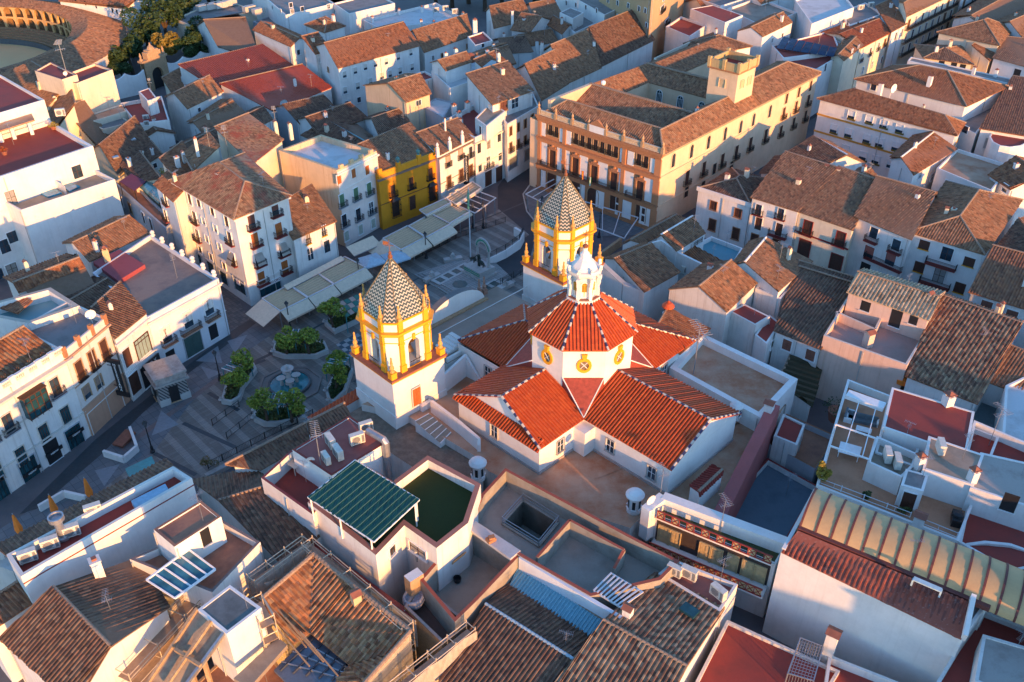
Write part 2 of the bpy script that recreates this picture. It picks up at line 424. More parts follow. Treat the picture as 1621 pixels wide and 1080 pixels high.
def balcony_mb(w,d,slab,curvy=0):
 b=MB();X=w/2
 b.raw([(-X,-d,-.14),(X,-d,-.14),(X,.0,-.14),(-X,.0,-.14),(-X,-d,0),(X,-d,0),(X,.0,0),(-X,.0,0)],[(0,1,5,4),(1,2,6,5),(2,3,7,6),(3,0,4,7),(3,2,1,0),(4,5,6,7)],0)
 e=.04;H=.98;c=[(-X+e,-.03),(-X+e,-d+e),(X-e,-d+e),(X-e,-.03)]
 for i in range(3):
  a,q=Vector((*c[i],0)),Vector((*c[i+1],0));L=(q-a).length
  for z,t in((H,.05),(.1,.035),(.8,.03)):b.beam(a+Vector((0,0,z)),q+Vector((0,0,z)),t,mat=1)
  n=max(2,int(L/.15))
  for k in range(n+1):
   m=a.lerp(q,k/n);b.beam(m,m+Vector((0,0,H)),.028,mat=1)
   if k%2 and curvy:b.beam(m+Vector((0,0,.35)),m+Vector((0,0,.6)),.09,.03,mat=1)
 return b
def balcony(rt,p,ang,w,d=.7,slab=None):
 slab=slab or REDP
 me=shared(('balcony',round(w,2),d,slab.name),lambda:balcony_mb(w,d,slab,1),[slab,IRON])
 o=bpy.data.objects.new('balcony',me);COL.objects.link(o);o.parent=rt
 o.location=Vector(p)-rt.location;o.rotation_euler=(0,0,ang);return o
def offset(q,d):
 n=len(q);out=[]
 ds=d if isinstance(d,(list,tuple))else[d]*n
 for i in range(n):
  a,b,c=Vector(q[i-1][:2]),Vector(q[i][:2]),Vector(q[(i+1)%n][:2])
  e1=(b-a).normalized();e2=(c-b).normalized()
  n1=Vector((e1.y,-e1.x));n2=Vector((e2.y,-e2.x));d1,d2=ds[i-1],ds[i]
  cr=e1.x*e2.y-e1.y*e2.x
  if abs(cr)<.05:out.append(b+n1*d1);continue
  A=b+n1*d1;B=b+n2*d2
  t=((B.x-A.x)*e2.y-(B.y-A.y)*e2.x)/cr
  out.append(A+e1*t)
 return out
def quad(pts,z):
 q=[P(x,y,z).to_2d()for x,y in pts]
 if len(q)==3:q.append(q[0]+q[2]-q[1])
 return q
def chimney_mb(h=1.5,w=.6,kind=0):
 b=MB();b.box((0,0,-1.6),(w,w,h+1.6),0,0)
 if kind==0:
  for k in(-1,1):
   for s in(-1,1):b.box((k*w*.3,s*w*.3,h),(.14,.14,.28),0,0)
  b.box((0,0,h+.28),(w+.12,w+.12,.08),0,1);b.lathe((0,0,h+.36),[(w*.6,0),(w*.12,.26)],4,1,math.pi/4)
 elif kind==1:
  b.box((0,0,h),(w+.14,w+.14,.1),0,0);b.box((0,0,h+.1),(w*.5,w*.5,.25),0,1)
 else:
  b.box((0,0,h),(w*.7,w*.7,.22),0,0)
  for s in(-1,1):b.raw([(-w*.65,s*w*.65,h+.2),(w*.65,s*w*.65,h+.2),(w*.65,0,h+.5),(-w*.65,0,h+.5)],[(0,1,2,3)if s<0 else(3,2,1,0)],1)
 return b
def chimney(rt,p,ang=0,h=1.5,w=.6,kind=0,wall=None):
 wall=wall or WHITE
 me=shared(('chimney',h,w,kind,wall.name),lambda:chimney_mb(h,w,kind),[wall,TERCAP])
 o=bpy.data.objects.new('chimney',me);COL.objects.link(o);o.parent=rt
 o.location=Vector(p)-rt.location;o.rotation_euler=(0,0,ang);return o
def aerial_mb():
 b=MB();b.tube([(0,0,-1),(0,0,3.0)],.03,5);b.beam((-.1,-.8,2.9),(.1,.8,2.9),.03)
 for k in range(9):x=-.75+k*.19;b.beam((-.35+k*.01,x,2.92),(.35-k*.01,x,2.92),.022)
 b.beam((-.4,0,2.2),(.4,0,2.3),.03)
 for k in(-.4,-.2,0,.2,.4):b.beam((k,-.28,2.25),(k,.28,2.25),.022)
 return b
def dish_mb():
 b=MB();b.tube([(0,.1,-.9),(0,.1,.5)],.035,6);vs=[];n=14
 for r,y in((.0,.0),(.22,-.03),(.42,-.12)):
  for k in range(n):
   a=2*math.pi*k/n;vs.append((r*math.cos(a),-.02+y,.5+r*math.sin(a)))
 fs=[(i*n+k,i*n+(k+1)%n,(i+1)*n+(k+1)%n,(i+1)*n+k)for i in range(2)for k in range(n)]
 b.raw(vs,fs);b.raw([(v[0],v[1]+.02,v[2])for v in vs],[f[::-1]for f in fs]);b.beam((0,-.1,.1),(0,-.5,.5),.03);return b
def aerial(rt,px,py,z,ang=0.3,s=1.0):
 me=shared('aerial',aerial_mb,[METAL]);o=bpy.data.objects.new('aerial',me);COL.objects.link(o);o.parent=rt
 o.location=P(px,py,z)-rt.location;o.rotation_euler=(0,0,ang);o.scale=(s,s,s);return o
def dish(rt,px,py,z,ang=0.6,s=1.0):
 me=shared('satellite_dish',dish_mb,[WPAINT]);o=bpy.data.objects.new('satellite_dish',me);COL.objects.link(o);o.parent=rt
 o.location=P(px,py,z)-rt.location;o.rotation_euler=(0,0,ang);o.scale=(s,s,s);return o
def edge_frame(q,e):
 a,b=Vector(q[e][:2]),Vector(q[(e+1)%len(q)][:2]);d=b-a;L=d.length;d.normalize()
 return a,d,L,Vector((d.y,-d.x)),math.atan2(d.y,d.x)
def wall_hit(q,e,px,py):
 a,d,L,n,ang=edge_frame(q,e);r=P(px,py,0)-Vector((0,0,CAM_H));c=Vector((0,0,CAM_H))
 den=r.x*n.x+r.y*n.y
 if abs(den)<1e-6:return None
 t=((a.x-c.x)*n.x+(a.y-c.y)*n.y)/den;p=c+r*t
 return(p.x+n.x*.005,p.y+n.y*.005,p.z)
def openings(rt,q,specs):
 for sp in specs:
  e,us,zs,style,w,h=sp[:6];o=sp[6]if len(sp)>6 else{}
  a,d,L,n,ang=edge_frame(q,e)
  if zs is None:
   for(px,py)in us:
    hp=wall_hit(q,e,px,py)
    if hp is None:continue
    opening(rt,'window' if style[0]not in 'pdch' else 'door',style,(hp[0],hp[1],max(.02,hp[2]-h/2)),ang,w,h,o.get('mats'),{'c':'shop_front','h':'roller_shutter'}.get(style[0]))
    if o.get('bal'):balcony(rt,(hp[0],hp[1],hp[2]-h/2-.02),ang,w+o.get('bw',.8),o.get('bd',.6),o.get('slab'))
   continue
  if isinstance(us,int):us=[(k+.5)/us for k in range(us)]
  for iz,z in enumerate(zs):
   for u in us:
    p=a+d*(L*u)+n*.005
    opening(rt,'window' if style[0]not in 'pdch' else 'door',style,(p.x,p.y,z),ang,w,h,o.get('mats'),{'c':'shop_front','h':'roller_shutter'}.get(style[0]))
    if o.get('bal'):balcony(rt,(p.x,p.y,z-.02),ang,w+o.get('bw',.8),o.get('bd',.6),o.get('slab'))
  if o.get('long'):
   u0,u1=o['long']
   for z in zs:m=a+d*(L*(u0+u1)/2)+n*.005;balcony(rt,(m.x,m.y,z-.04),ang,L*(u1-u0),o.get('bd',.7),o.get('slab'))
def bands(rt,q,edges,levels,mat,name='cornice'):
 """levels: (z, height, projection)"""
 for e in edges:
  b=MB();a,d,L,n,ang=edge_frame(q,e)
  for z,h,pr in levels:
   m=a+d*(L/2)+n*(pr/2+.003);b.box((m.x,m.y,z),(L+pr*2-.002,pr,h),ang)
  part(name,b,mat,rt)
def roof_planes(E,z,kind,rh=None,pitch=21,rs=.5):
 """E = outline with overhang; returns facets, ridge lines, ridge height"""
 E=[Vector((p[0],p[1],z))for p in E];tn=math.tan(R(pitch))
 l0=(E[1]-E[0]).length;l1=(E[2]-E[1]).length
 up=lambda p,h:Vector((p.x,p.y,z+h))
 if kind=='hip':
  sw=l0<l1
  if sw:E=E[1:]+E[:1];l0,l1=l1,l0
  w=l1;h=rh or w/2*tn;f=min(w/2,l0/2*.97)
  a,b=E[3].lerp(E[0],1-rs),E[2].lerp(E[1],1-rs);d=(b-a).normalized()
  a,b=up(a+d*f,h),up(b-d*f,h)
  return[[E[0],E[1],b,a],[E[1],E[2],b],[E[2],E[3],a,b],[E[3],E[0],a]],[(a,b),(E[0],a),(E[3],a),(E[1],b),(E[2],b)],h
 if kind=='gable0':
  h=rh or l1/2*tn;a,b=up(E[0].lerp(E[3],rs),h),up(E[1].lerp(E[2],rs),h)
  return[[E[0],E[1],b,a],[E[2],E[3],a,b]],[(a,b)],h
 if kind=='gable1':
  h=rh or l0/2*tn;a,b=up(E[0].lerp(E[1],rs),h),up(E[3].lerp(E[2],rs),h)
  return[[E[1],E[2],b,a],[E[3],E[0],a,b]],[(a,b)],h
 if kind.startswith('shed'):
  k=int(kind[4]);h=rh or((l1 if k%2==0 else l0)*tn);F=list(E)
  F[k]=up(F[k],h);F[(k+1)%4]=up(F[(k+1)%4],h)
  return[F],[(F[k],F[(k+1)%4])],h
TOWNS=[]
def house(name,label,pts,z,roof='hip',wall=None,rmat=None,z0=0.0,rh=None,pitch=21,rs=.5,over=.35,par=.9,pt=.28,wins=(),chim=(),cat='building',group=None,floor=None,capm=None,bnd=(),tp=.4,lite=False,wlabel=None,rlabel=None,copem=None,ck=0,ch=1.3,cw=.6):
 wall=wall or WHITE;rmat=rmat or OLD;q=quad(pts,z)if not isinstance(pts[0],Vector)else[Vector(p[:2])for p in pts]
 c=sum(q,Vector((0,0)))/len(q);rt=root(name,(c.x,c.y,z0),label,cat,group);n=len(q);w=MB()
 rt['zt']=z
 if roof=='flat':
  fl=z-par;w.prism(q,z0,z,0,top=False,bot=False);ins=offset(q,-pt)
  for i in range(n):
   j=(i+1)%n
   w.add([(*q[i][:2],z),(*q[j][:2],z),(*ins[j],z),(*ins[i],z)],1)
   w.add([(*ins[j],fl-.05),(*ins[i],fl-.05),(*ins[i],z),(*ins[j],z)],0)
  part('wall',w,[wall,copem or wall],rt,wlabel)
  f=MB();f.add([(*p,fl)for p in ins],0,[(p[0],p[1])for p in ins]);part('roof_terrace',f,floor or GREYF,rt,rlabel)
  if bnd:bands(rt,q,range(n)if bnd is True else bnd[0],bnd[1],bnd[2])
  top=fl
 else:
  E=offset(q,over);fac,rid,h=roof_planes(E,z+.1,roof,rh,pitch,rs);top=z+h*.5
  _,_,h2=roof_planes(q,z,roof,h*.93,pitch,rs)
  if roof.startswith('shed'):
   k=int(roof[4]);hs=[0]*4;hs[k]=hs[(k+1)%4]=h*.95
   for i in range(4):
    j=(i+1)%4;w.add([(*q[i],z0),(*q[j],z0),(*q[j],z+hs[j]),(*q[i],z+hs[i])],0)
  else:
   w.prism(q,z0,z,0,top=False,bot=False)
   if roof=='gable0':
    for i,j in((1,2),(3,0)):m=q[i].lerp(q[j],rs if i==1 else 1-rs);w.add([(*q[i],z),(*q[j],z),(*m,z+h*.95)],0)
   if roof=='gable1':
    for i,j in((0,1),(2,3)):m=q[i].lerp(q[j],rs if i==0 else 1-rs);w.add([(*q[i],z),(*q[j],z),(*m,z+h*.95)],0)
  part('wall',w,wall,rt,wlabel)
  r=MB()
  for f in fac:tiled(r,f,0,tp,amp=.14*tp/.4,umat=0)
  for a,b in rid:cap(r,a,b,.17,1)
  part('roof',r,[rmat,capm or CAP],rt,rlabel)
  if bnd:bands(rt,q,range(n)if bnd is True else bnd[0],bnd[1],bnd[2])
 openings(rt,q,wins)
 for i,cc in enumerate(chim):
  px,py=cc[:2];zc=cc[2]if len(cc)>2 else top;k=cc[3]if len(cc)>3 else ck
  chimney(rt,P(px,py,zc),edge_frame(q,0)[4],ch,cw,k,wall)
 TOWNS.append((rt,q,z));return rt,q
def wallthing(name,label,pts,z0,th,mat,copm=None,cat='wall'):
 """pts carry their own top height"""
 rt=root(name,(pts[0].x,pts[0].y,z0),label,cat);b=MB()
 for a_,c_ in zip(pts,pts[1:]):
  d_=(c_-a_).to_2d().normalized();nn_=Vector((-d_.y,d_.x))*th/2
  A_,B_=a_.to_2d(),c_.to_2d();v=[(*(A_-nn_),z0),(*(B_-nn_),z0),(*(B_+nn_),z0),(*(A_+nn_),z0),(*(A_-nn_),a_.z),(*(B_-nn_),c_.z),(*(B_+nn_),c_.z),(*(A_+nn_),a_.z)]
  b.raw(v,[(0,1,5,4),(1,2,6,5),(2,3,7,6),(3,0,4,7),(3,2,1,0)],0);b.raw(v[4:],[(0,1,2,3)],1)
 part('wall_body',b,[mat,copm or mat],rt);return rt
def sheet(name,pts,z,mat,uv=None):
 b=MB();q=[P(x,y,0)for x,y in pts]if not isinstance(pts[0],Vector)else pts
 b.add([(v.x,v.y,z)for v in q],0,[(v.x,v.y)for v in q]);n=(Vector(b.v[1])-Vector(b.v[0])).cross(Vector(b.v[2])-Vector(b.v[1]))
 if n.z<0:b.f[0]=tuple(reversed(b.f[0]));b.uv[0]=list(reversed(b.uv[0]))
 return single(name,b,mat,kind='structure')
g=MB();g.add([(-1500,-300,0),(1500,-300,0),(1500,2500,0),(-1500,2500,0)])
single('ground',g,stained('street_paving',(.15,.13,.13),(.10,.09,.095),.4,.65,.15),kind='structure')
def _slab(c1,c2,su,sv,rot,joint=.06):
 def f(t,u,v):
  co,si=math.cos(rot),math.sin(rot)
  a=math_(t,'MULTIPLY',math_(t,'ADD',math_(t,'MULTIPLY',u,co),math_(t,'MULTIPLY',v,si)),1/su)
  b=math_(t,'MULTIPLY',math_(t,'ADD',math_(t,'MULTIPLY',u,-si),math_(t,'MULTIPLY',v,co)),1/sv)
  j=math_(t,'MAXIMUM',math_(t,'LESS_THAN',math_(t,'FRACT',a),joint),math_(t,'LESS_THAN',math_(t,'FRACT',b),joint*su/sv))
  c=t.nodes.new('ShaderNodeCombineXYZ');t.links.new(math_(t,'FLOOR',a),c.inputs[0]);t.links.new(math_(t,'FLOOR',b),c.inputs[1])
  w=t.nodes.new('ShaderNodeTexWhiteNoise');t.links.new(c.outputs[0],w.inputs['Vector'])
  return mix(t,math_(t,'MULTIPLY',j,.6),mix(t,w.outputs['Value'],c1,c2),(.05,.05,.05))
 return f
RA=R(-46.5)
PINKP=pattern('pinkish_paving',lambda t,u,v:mix(t,math_(t,'GREATER_THAN',math_(t,'FRACT',math_(t,'MULTIPLY',math_(t,'ADD',math_(t,'MULTIPLY',u,.725),math_(t,'MULTIPLY',v,.69)),.42)),.62),_slab((.18,.155,.135),(.23,.20,.17),.5,1.2,RA)(t,u,v),_slab((.28,.25,.22),(.34,.30,.26),.5,1.2,RA)(t,u,v)),.75)
BLUEP=pattern('blue_grey_paving',_slab((.14,.16,.18),(.20,.21,.22),1.1,1.1,RA),.7)
PALEP=pattern('pale_square_paving',_slab((.34,.31,.29),(.40,.37,.34),1.0,.5,RA),.7)
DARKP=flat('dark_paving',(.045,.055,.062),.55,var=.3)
CHK=pattern('checker_paving',lambda t,u,v:mix(t,math_(t,'ABSOLUTE',math_(t,'SUBTRACT',math_(t,'LESS_THAN',math_(t,'FRACT',math_(t,'MULTIPLY',math_(t,'ADD',math_(t,'MULTIPLY',u,.69),math_(t,'MULTIPLY',v,-.725)),.55)),.5),math_(t,'LESS_THAN',math_(t,'FRACT',math_(t,'MULTIPLY',math_(t,'ADD',math_(t,'MULTIPLY',u,.725),math_(t,'MULTIPLY',v,.69)),.55)),.5))),(.40,.42,.42),(.04,.09,.12)),.6)
ASPH=stained('asphalt',(.045,.045,.05),(.07,.06,.06),.4,.7,.3,.8)
S_=sheet
S_('plaza_paving',[(330,520),(400,500),(560,425),(700,380),(850,300),(862,470),(700,560),(560,640),(330,760),(240,745),(150,790),(130,800),(170,700),(380,560)],.004,PINKP)
S_('plaza_floor',[(-100,900),(60,800),(180,690),(360,525),(420,500),(445,520),(385,560),(300,640),(240,720),(200,745),(130,800),(20,900)],.008,BLUEP)
for k,(a_,c_)in enumerate((((205,650),(362,528)),((232,640),(300,560)),((60,800),(205,690)))):pass
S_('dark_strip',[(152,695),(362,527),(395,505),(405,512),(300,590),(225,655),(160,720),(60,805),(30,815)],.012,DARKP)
S_('passage_floor',[(345,440),(362,525),(395,507),(370,460),(300,400),(262,365),(245,368)],.013,pattern('stone_mosaic',_slab((.22,.19,.17),(.12,.12,.12),.6,.6,RA,.12),.8))
for a_,c_,w_ in(((192,712),(345,600),.9),((345,600),(472,540),.6),((560,605),(836,420),.5),((590,480),(700,420),.35),((700,420),(722,430),.35),((680,450),(640,480),.35),((640,400),(880,300),.4),((425,560),(515,510),.4)):
 A_,B_=P(*a_),P(*c_);d_=(B_-A_).normalized();n_=Vector((-d_.y,d_.x,0))*w_/2
 S_('paving_band',[A_-n_,B_-n_,B_+n_,A_+n_],.016,flat('brown_stone_band',(.20,.15,.14),.7,var=.3)if w_>.8 else DARKP)
for a_,c_ in(((290,670),(372,708)),((330,622),(378,650)),((245,718),(310,752)),((368,590),(420,570))):
 A_,B_=P(*a_),P(*c_);d_=(B_-A_).normalized();n_=Vector((-d_.y,d_.x,0))*.3;S_('paving_band',[A_-n_,B_-n_,B_+n_,A_+n_],.02,DARKP)
for t_ in([(310,572),(345,548),(352,575)],[(255,650),(283,672),(240,690)],[(360,540),(392,530),(372,560)],[(150,745),(190,735),(165,770)],[(352,590),(330,600),(318,580)]):S_('pale_paving_triangle',t_,.02,BLUEP if 0 else flat('pale_blue_slab',(.24,.26,.28),.7,var=.2))
S_('road',[(880,205),(812,262),(788,296),(788,330),(812,350),(838,372),(800,395),(772,414),(806,446),(836,424),(845,385),(842,330),(828,308),(842,288),(900,235),(1060,120),(1090,60),(1040,60)],.014,ASPH)
S_('road',[(1040,345),(1110,300),(1300,180),(1330,130),(1460,60),(1560,-20),(1540,-40),(1400,40),(1290,130),(1060,300),(1010,350)],.014,ASPH)
S_('pavement',[(838,340),(832,310),(850,292),(1045,345),(1040,372),(950,375),(870,360)],.09,BLUEP)
b=MB();pts=[P(x,y,0)for x,y in((900,238),(842,289),(828,308),(834,335),(850,355))]
for a_,c_ in zip(pts,pts[1:]):b.beam((a_.x,a_.y,.06),(c_.x,c_.y,.06),.25,.13)
single('kerb',b,[flat('kerb_stone',(.45,.43,.40))],kind='structure')
for k in range(5):A_=P(812+k*9,262-k*9);
S_('checker_paving',[(532,546),(566,527),(600,560),(556,566)],.02,CHK);S_('checker_paving',[(700,500),(722,512),(705,545),(670,560),(690,520)],.02,CHK)
mp=MB();q_=[P(x,y,0).to_2d()for x,y in((668,436),(742,478),(806,446),(772,414),(722,418))]
for k,(o_,z_)in enumerate(((.9,.15),(.45,.3),(0,.45))):mp.prism(offset(q_[::-1]if(q_[1]-q_[0]).cross(q_[2]-q_[1])<0 else q_,o_),z_-.15 if k else 0,z_,0)
single('monument_steps',mp,[PALEP],kind='structure')
for row,(a_,c_)in enumerate((((697,443),(735,423)),((745,470),(783,449)))):
 A_,B_=P(*a_,.46),P(*c_,.46);d_=(B_-A_).normalized();n_=Vector((-d_.y,d_.x,0))
 S_('tile_strip',[A_-d_*1.2-n_*1.1,B_+d_*1.2-n_*1.1,B_+d_*1.2+n_*1.1,A_-d_*1.2+n_*1.1],.462,flat('white_marble_strip',(.48,.46,.43)))
 for k in range(4):m=A_.lerp(B_,k/3);S_('tile_inset',[m-d_*.6-n_*.7,m+d_*.6-n_*.7,m+d_*.6+n_*.7,m-d_*.6+n_*.7],.467,flat('dark_green_tile',(.03,.07,.06),.4,var=.5,scale=3))
m=P(728,450,.46);S_('tile_inset',[m+Vector((math.cos(a)*1.3,math.sin(a)*1.3,0))for a in[k*math.pi/4 for k in range(8)]],.467,flat('dark_green_tile',(.03,.07,.06),.4,var=.5,scale=3))
#church
def _zig(t,u,v):
 tri=math_(t,'ABSOLUTE',math_(t,'SUBTRACT',math_(t,'FRACT',math_(t,'MULTIPLY',u,1/.52)),.5))
 f=math_(t,'FRACT',math_(t,'ADD',math_(t,'MULTIPLY',v,1/.47),math_(t,'MULTIPLY',tri,1.15)))
 return mix(t,math_(t,'LESS_THAN',f,.38),(.035,.06,.05),(.62,.57,.44))
ZIG=pattern('zigzag_glazed_tiles',_zig,.3)
CX,CY=8.4,92.4;AZ=R(134.5)
AS=Vector((math.sin(AZ),math.cos(AZ)));AT=Vector((-AS.y,AS.x))
def Lc(s,t,z=None):
 v=Vector((CX,CY))+AS*s+AT*t
 return v if z is None else Vector((v.x,v.y,z))
ch=root('church',(CX,CY,0),'white domed church with orange tiled cross shaped roof and blue and white ridge tiles','church')
EZ,RZ=10.05,13.15
w=MB();ov=.35
def pr(s0,s1,t0,t1,z0,z1):w.prism([Lc(s0,t0),Lc(s1,t0),Lc(s1,t1),Lc(s0,t1)],z0,z1,0,top=False,bot=False)
pr(-7.0,6.4,-14.1,6,5.9,EZ);pr(-15.2,18.9,-6.55,6.45,5.8,EZ-.01);pr(-6.2,6.1,-6,15.2,5.7,EZ-.02)
w.add([Lc(18.9,-6.55,EZ),Lc(18.9,6.45,EZ),Lc(18.9,-.05,RZ-.1)])
w.add([Lc(-7.0,-13.3,EZ),Lc(6.4,-13.3,EZ),Lc(-.3,-13.3,RZ-.1)])
octw=[Vector((CX+6.45*math.cos(R(22.5+45*k)),CY+6.45*math.sin(R(22.5+45*k))))for k in range(8)]
part('wall',w,CHURW,ch)
r=MB();cp=MB()
def T(*p):tiled(r,[Lc(*q)for q in p],0,.42,.2,thick=.1)
e=EZ+.05
T((6.75,-14.3,e),(6.75,-6.9,e),(-.3,0,RZ),(-.3,-13.4,RZ));T((-7.35,-6.0,e),(-7.35,-14.3,e),(-.3,-13.4,RZ),(-.3,0,RZ))
T((-7.35,-14.75,e-.25),(6.75,-14.75,e-.25),(6.4,-13.3,e+.45),(-7,-13.3,e+.45))
T((6.75,-6.9,e),(19.3,-6.9,e),(19.3,-.05,RZ),(0,-.05,RZ));T((19.3,6.8,e),(6.6,6.8,e),(0,-.05,RZ),(19.3,-.05,RZ))
T((6.6,6.8,e),(6.6,15.6,e),(0,8.9,RZ),(0,0,RZ));T((6.6,15.6,e),(-6.6,15.6,e),(0,8.9,RZ));T((-6.6,15.6,e),(-6.6,6.3,e),(0,0,RZ),(0,8.9,RZ))
T((-15.6,-6.2,e),(-6.9,-6.2,e),(0,0,RZ),(-9.4,0,RZ));T((-15.6,6.2,e),(-15.6,-6.2,e),(-9.4,0,RZ));T((-6.4,6.2,e),(-15.6,6.2,e),(-9.4,0,RZ),(0,0,RZ))
part('roof',r,[CHUR],ch)
def K(a,b,lf=.08):cap(cp,Lc(*a),Lc(*b),.15,0,.5,lf)
K((-.3,-5,RZ),(-.3,-13.4,RZ));K((-.3,-13.4,RZ),(6.75,-14.4,e));K((-.3,-13.4,RZ),(-7.35,-14.4,e))
K((5.5,-.05,RZ),(19.3,-.05,RZ));K((19.2,-.05,RZ),(19.2,-6.9,e));K((19.2,-.05,RZ),(19.2,6.8,e))
K((0,5,RZ),(0,8.9,RZ));K((0,8.9,RZ),(6.6,15.6,e));K((0,8.9,RZ),(-6.6,15.6,e));K((-5,0,RZ),(-9.4,0,RZ));K((-9.4,0,RZ),(-15.6,-6.2,e));K((-9.4,0,RZ),(-15.6,6.2,e))
dw=MB();dw.prism(octw,10.4,17.45,0);part('drum',dw,CHURW,ch)
rr=MB();vo=[Vector((CX+6.9*math.cos(R(22.5+45*k)),CY+6.9*math.sin(R(22.5+45*k)),17.5))for k in range(8)]
vi=[Vector((CX+2.0*math.cos(R(22.5+45*k)),CY+2.0*math.sin(R(22.5+45*k)),21.1))for k in range(8)]
for k in range(8):
 j=(k+1)%8;tiled(rr,[vo[k],vo[j],vi[j],vi[k]],0,.42,.2,thick=.12);cap(cp,vo[k],vi[k],.15,0,.5,.1)
part('dome_roof',rr,[CHUR],ch);part('ridge_tiles',cp,[BWCAP],ch)
for(cs,ct,k)in((6.7,-6.9,5),(-6.9,-6.3,3),(6.5,6.7,7),(-6.6,6.4,1)):
 vb=MB();p0,p1=octw[k],octw[(k+1)%8];co=Lc(cs,ct,10.25);A,B=Vector((*p0,13.35)),Vector((*p1,13.35))
 n=((co-A));vb.add([A,B,co],0)
 for a,b in((A,co),(B,co)):vb.beam(a,b,.1,.12,1)
 vb.add([A,co,Vector((*p0,11))],0);vb.add([B,Vector((*p1,11)),co],0)
 part('valley_panel',vb,[flat('salmon_render',(.30,.055,.035),.8,var=.4),CHURW],ch)
for k in range(8):
 if k not in(3,4,5,6,7):continue
 a,b=octw[k],octw[(k+1)%8];m=(a+b)/2;d=(b-a).normalized();ang=math.atan2(d.y,d.x)
 def ocu():
  q=MB();n=16;R1,R2=.62,.98
  for i in range(n):
   t0,t1=2*math.pi*i/n,2*math.pi*(i+1)/n
   f=lambda r_,t_,y:(r_*math.cos(t_)*.92,y,r_*math.sin(t_)*1.05)
   q.add([f(R2,t0,-.16),f(R2,t1,-.16),f(R1,t1,-.16),f(R1,t0,-.16)][::-1],0);q.add([f(R2,t0,0),f(R2,t1,0),f(R2,t1,-.16),f(R2,t0,-.16)],0)
   q.add([f(R1,t0,-.16),f(R1,t1,-.16),f(R1,t1,-.02),f(R1,t0,-.02)],0)
  q.add([(R1*math.cos(2*math.pi*i/n)*.92,-.03,R1*math.sin(2*math.pi*i/n)*1.05)for i in range(n)],1)
  for s in(-1,1):q.beam((-.42,-.06,-.45*s),(.42,-.06,.45*s),.06,mat=2)
  q.raw([(-.2,-.3,.9),(.2,-.3,.9),(.2,0,.9),(-.2,0,.9),(-.34,-.3,1.65),(.34,-.3,1.65),(.34,0,1.65),(-.34,0,1.65)],[(0,1,5,4),(1,2,6,5),(2,3,7,6),(3,0,4,7),(3,2,1,0),(4,5,6,7)],0)
  return q
 me=shared('round_window',ocu,[GOLD,glass('amber_glass',(.16,.12,.08),.2),WPAINT]);o=bpy.data.objects.new('round_window',me);COL.objects.link(o);o.parent=ch
 o.location=Vector((m.x,m.y,15.15))-ch.location;o.rotation_euler=(0,0,ang)
ln=MB();c3=(CX,CY,0);h8=R(22.5)
ln.lathe(c3,[(2.15,20.9),(2.15,21.35),(1.95,21.35),(1.95,21.5),(1.55,21.5),(1.5,24.2),(1.75,24.3),(1.95,24.55),(2.0,24.95),(1.6,25.0),(1.5,25.25),(1.15,25.7),(.75,26.1),(.5,26.5),(.62,26.55),(.55,26.75),(.3,27.0),(.26,27.45),(.12,27.5)],8,0,h8)
for k in range(8):
 a=h8+k*math.pi/4;dx,dy=math.cos(a),math.sin(a)
 for(r0,z0,wd_,hh)in((1.75,21.5,.42,.9),(1.72,22.4,.34,.8),(1.82,23.2,.42,.7),(1.95,23.8,.36,.5),(1.98,24.95,.3,.3)):ln.box((CX+dx*r0,CY+dy*r0,z0),(wd_,.42,hh),a)
 ln.lathe((CX+dx*1.98,CY+dy*1.98,25.2),[(.1,0),(.22,.14),(.2,.3),(.05,.4)],6)
part('lantern',ln,CHURW,ch)
lt=MB()
for k in range(8):
 a=k*math.pi/4;px_,py_=CX+1.86*math.cos(a),CY+1.86*math.sin(a);lt.box((px_,py_,21.52),(.36,1.2,.06),a)
part('lantern_sill',lt,TERCAP,ch)
for k in range(8):
 a=k*math.pi/4;rr_=1.5*math.cos(h8)+.02
 opening(ch,'lantern_window','a',(CX+rr_*math.cos(a),CY+rr_*math.sin(a),21.7),a+math.pi/2,.62,1.9,(CHURW,glass('lantern_glass',(.30,.20,.03),.3),GOLD),'lantern_window')
cr=MB();cr.lathe((CX,CY,27.4),[(.1,0),(.32,.15),(.34,.35),(.1,.55)],10);cr.tube([(CX,CY,27.9),(CX,CY,29.7)],.05,6)
cr.beam((CX-.5,CY,29.1),(CX+.5,CY,29.1),.07);cr.beam((CX,CY-.3,28.4),(CX,CY+.3,28.4),.05)
for s in(-1,1):cr.beam((CX-.35*s,CY,28.75),(CX+.35*s,CY,29.45),.04)
part('cross',cr,flat('rusty_iron',(.20,.07,.03),.7),ch)
cq=[Lc(-7,-14.1),Lc(6.4,-14.1),Lc(6.4,-6.55),Lc(18.9,-6.55),Lc(18.9,6.45)]
SPL=(CHURW,GLASS,BLIND)
def cwin(px,py,z,ang,w_=1.1,h_=1.7):
 p=P(px,py,z)
 b=MB();opening(ch,'window','w',p,ang,w_,h_,(flat('grey_reveal',(.45,.42,.38),.9),GLASS,WPAINT))
aSW,aSE=math.atan2(AS.y,AS.x),math.atan2(AT.y,AT.x)
def on(s,t,z,ang):opening(ch,'window','w',Lc(s,t,z),ang,1.15,1.75,(flat('grey_reveal',(.45,.42,.38),.9),GLASS,WPAINT))
on(-.8,-14.13,7.3,aSW);on(6.43,-10.6,7.3,aSE);on(10.6,-6.58,7.3,aSW);on(16.6,-6.58,7.0,aSW);on(6.13,9.6,7.3,aSE);on(-9.6,-6.58,7.4,aSW)
bb=MB();bb.box(Lc(7.2,-7.3,6.05),(2.0,2.0,3.5),AZ);part('buttress',bb,CHURW,ch)
bp=MB()
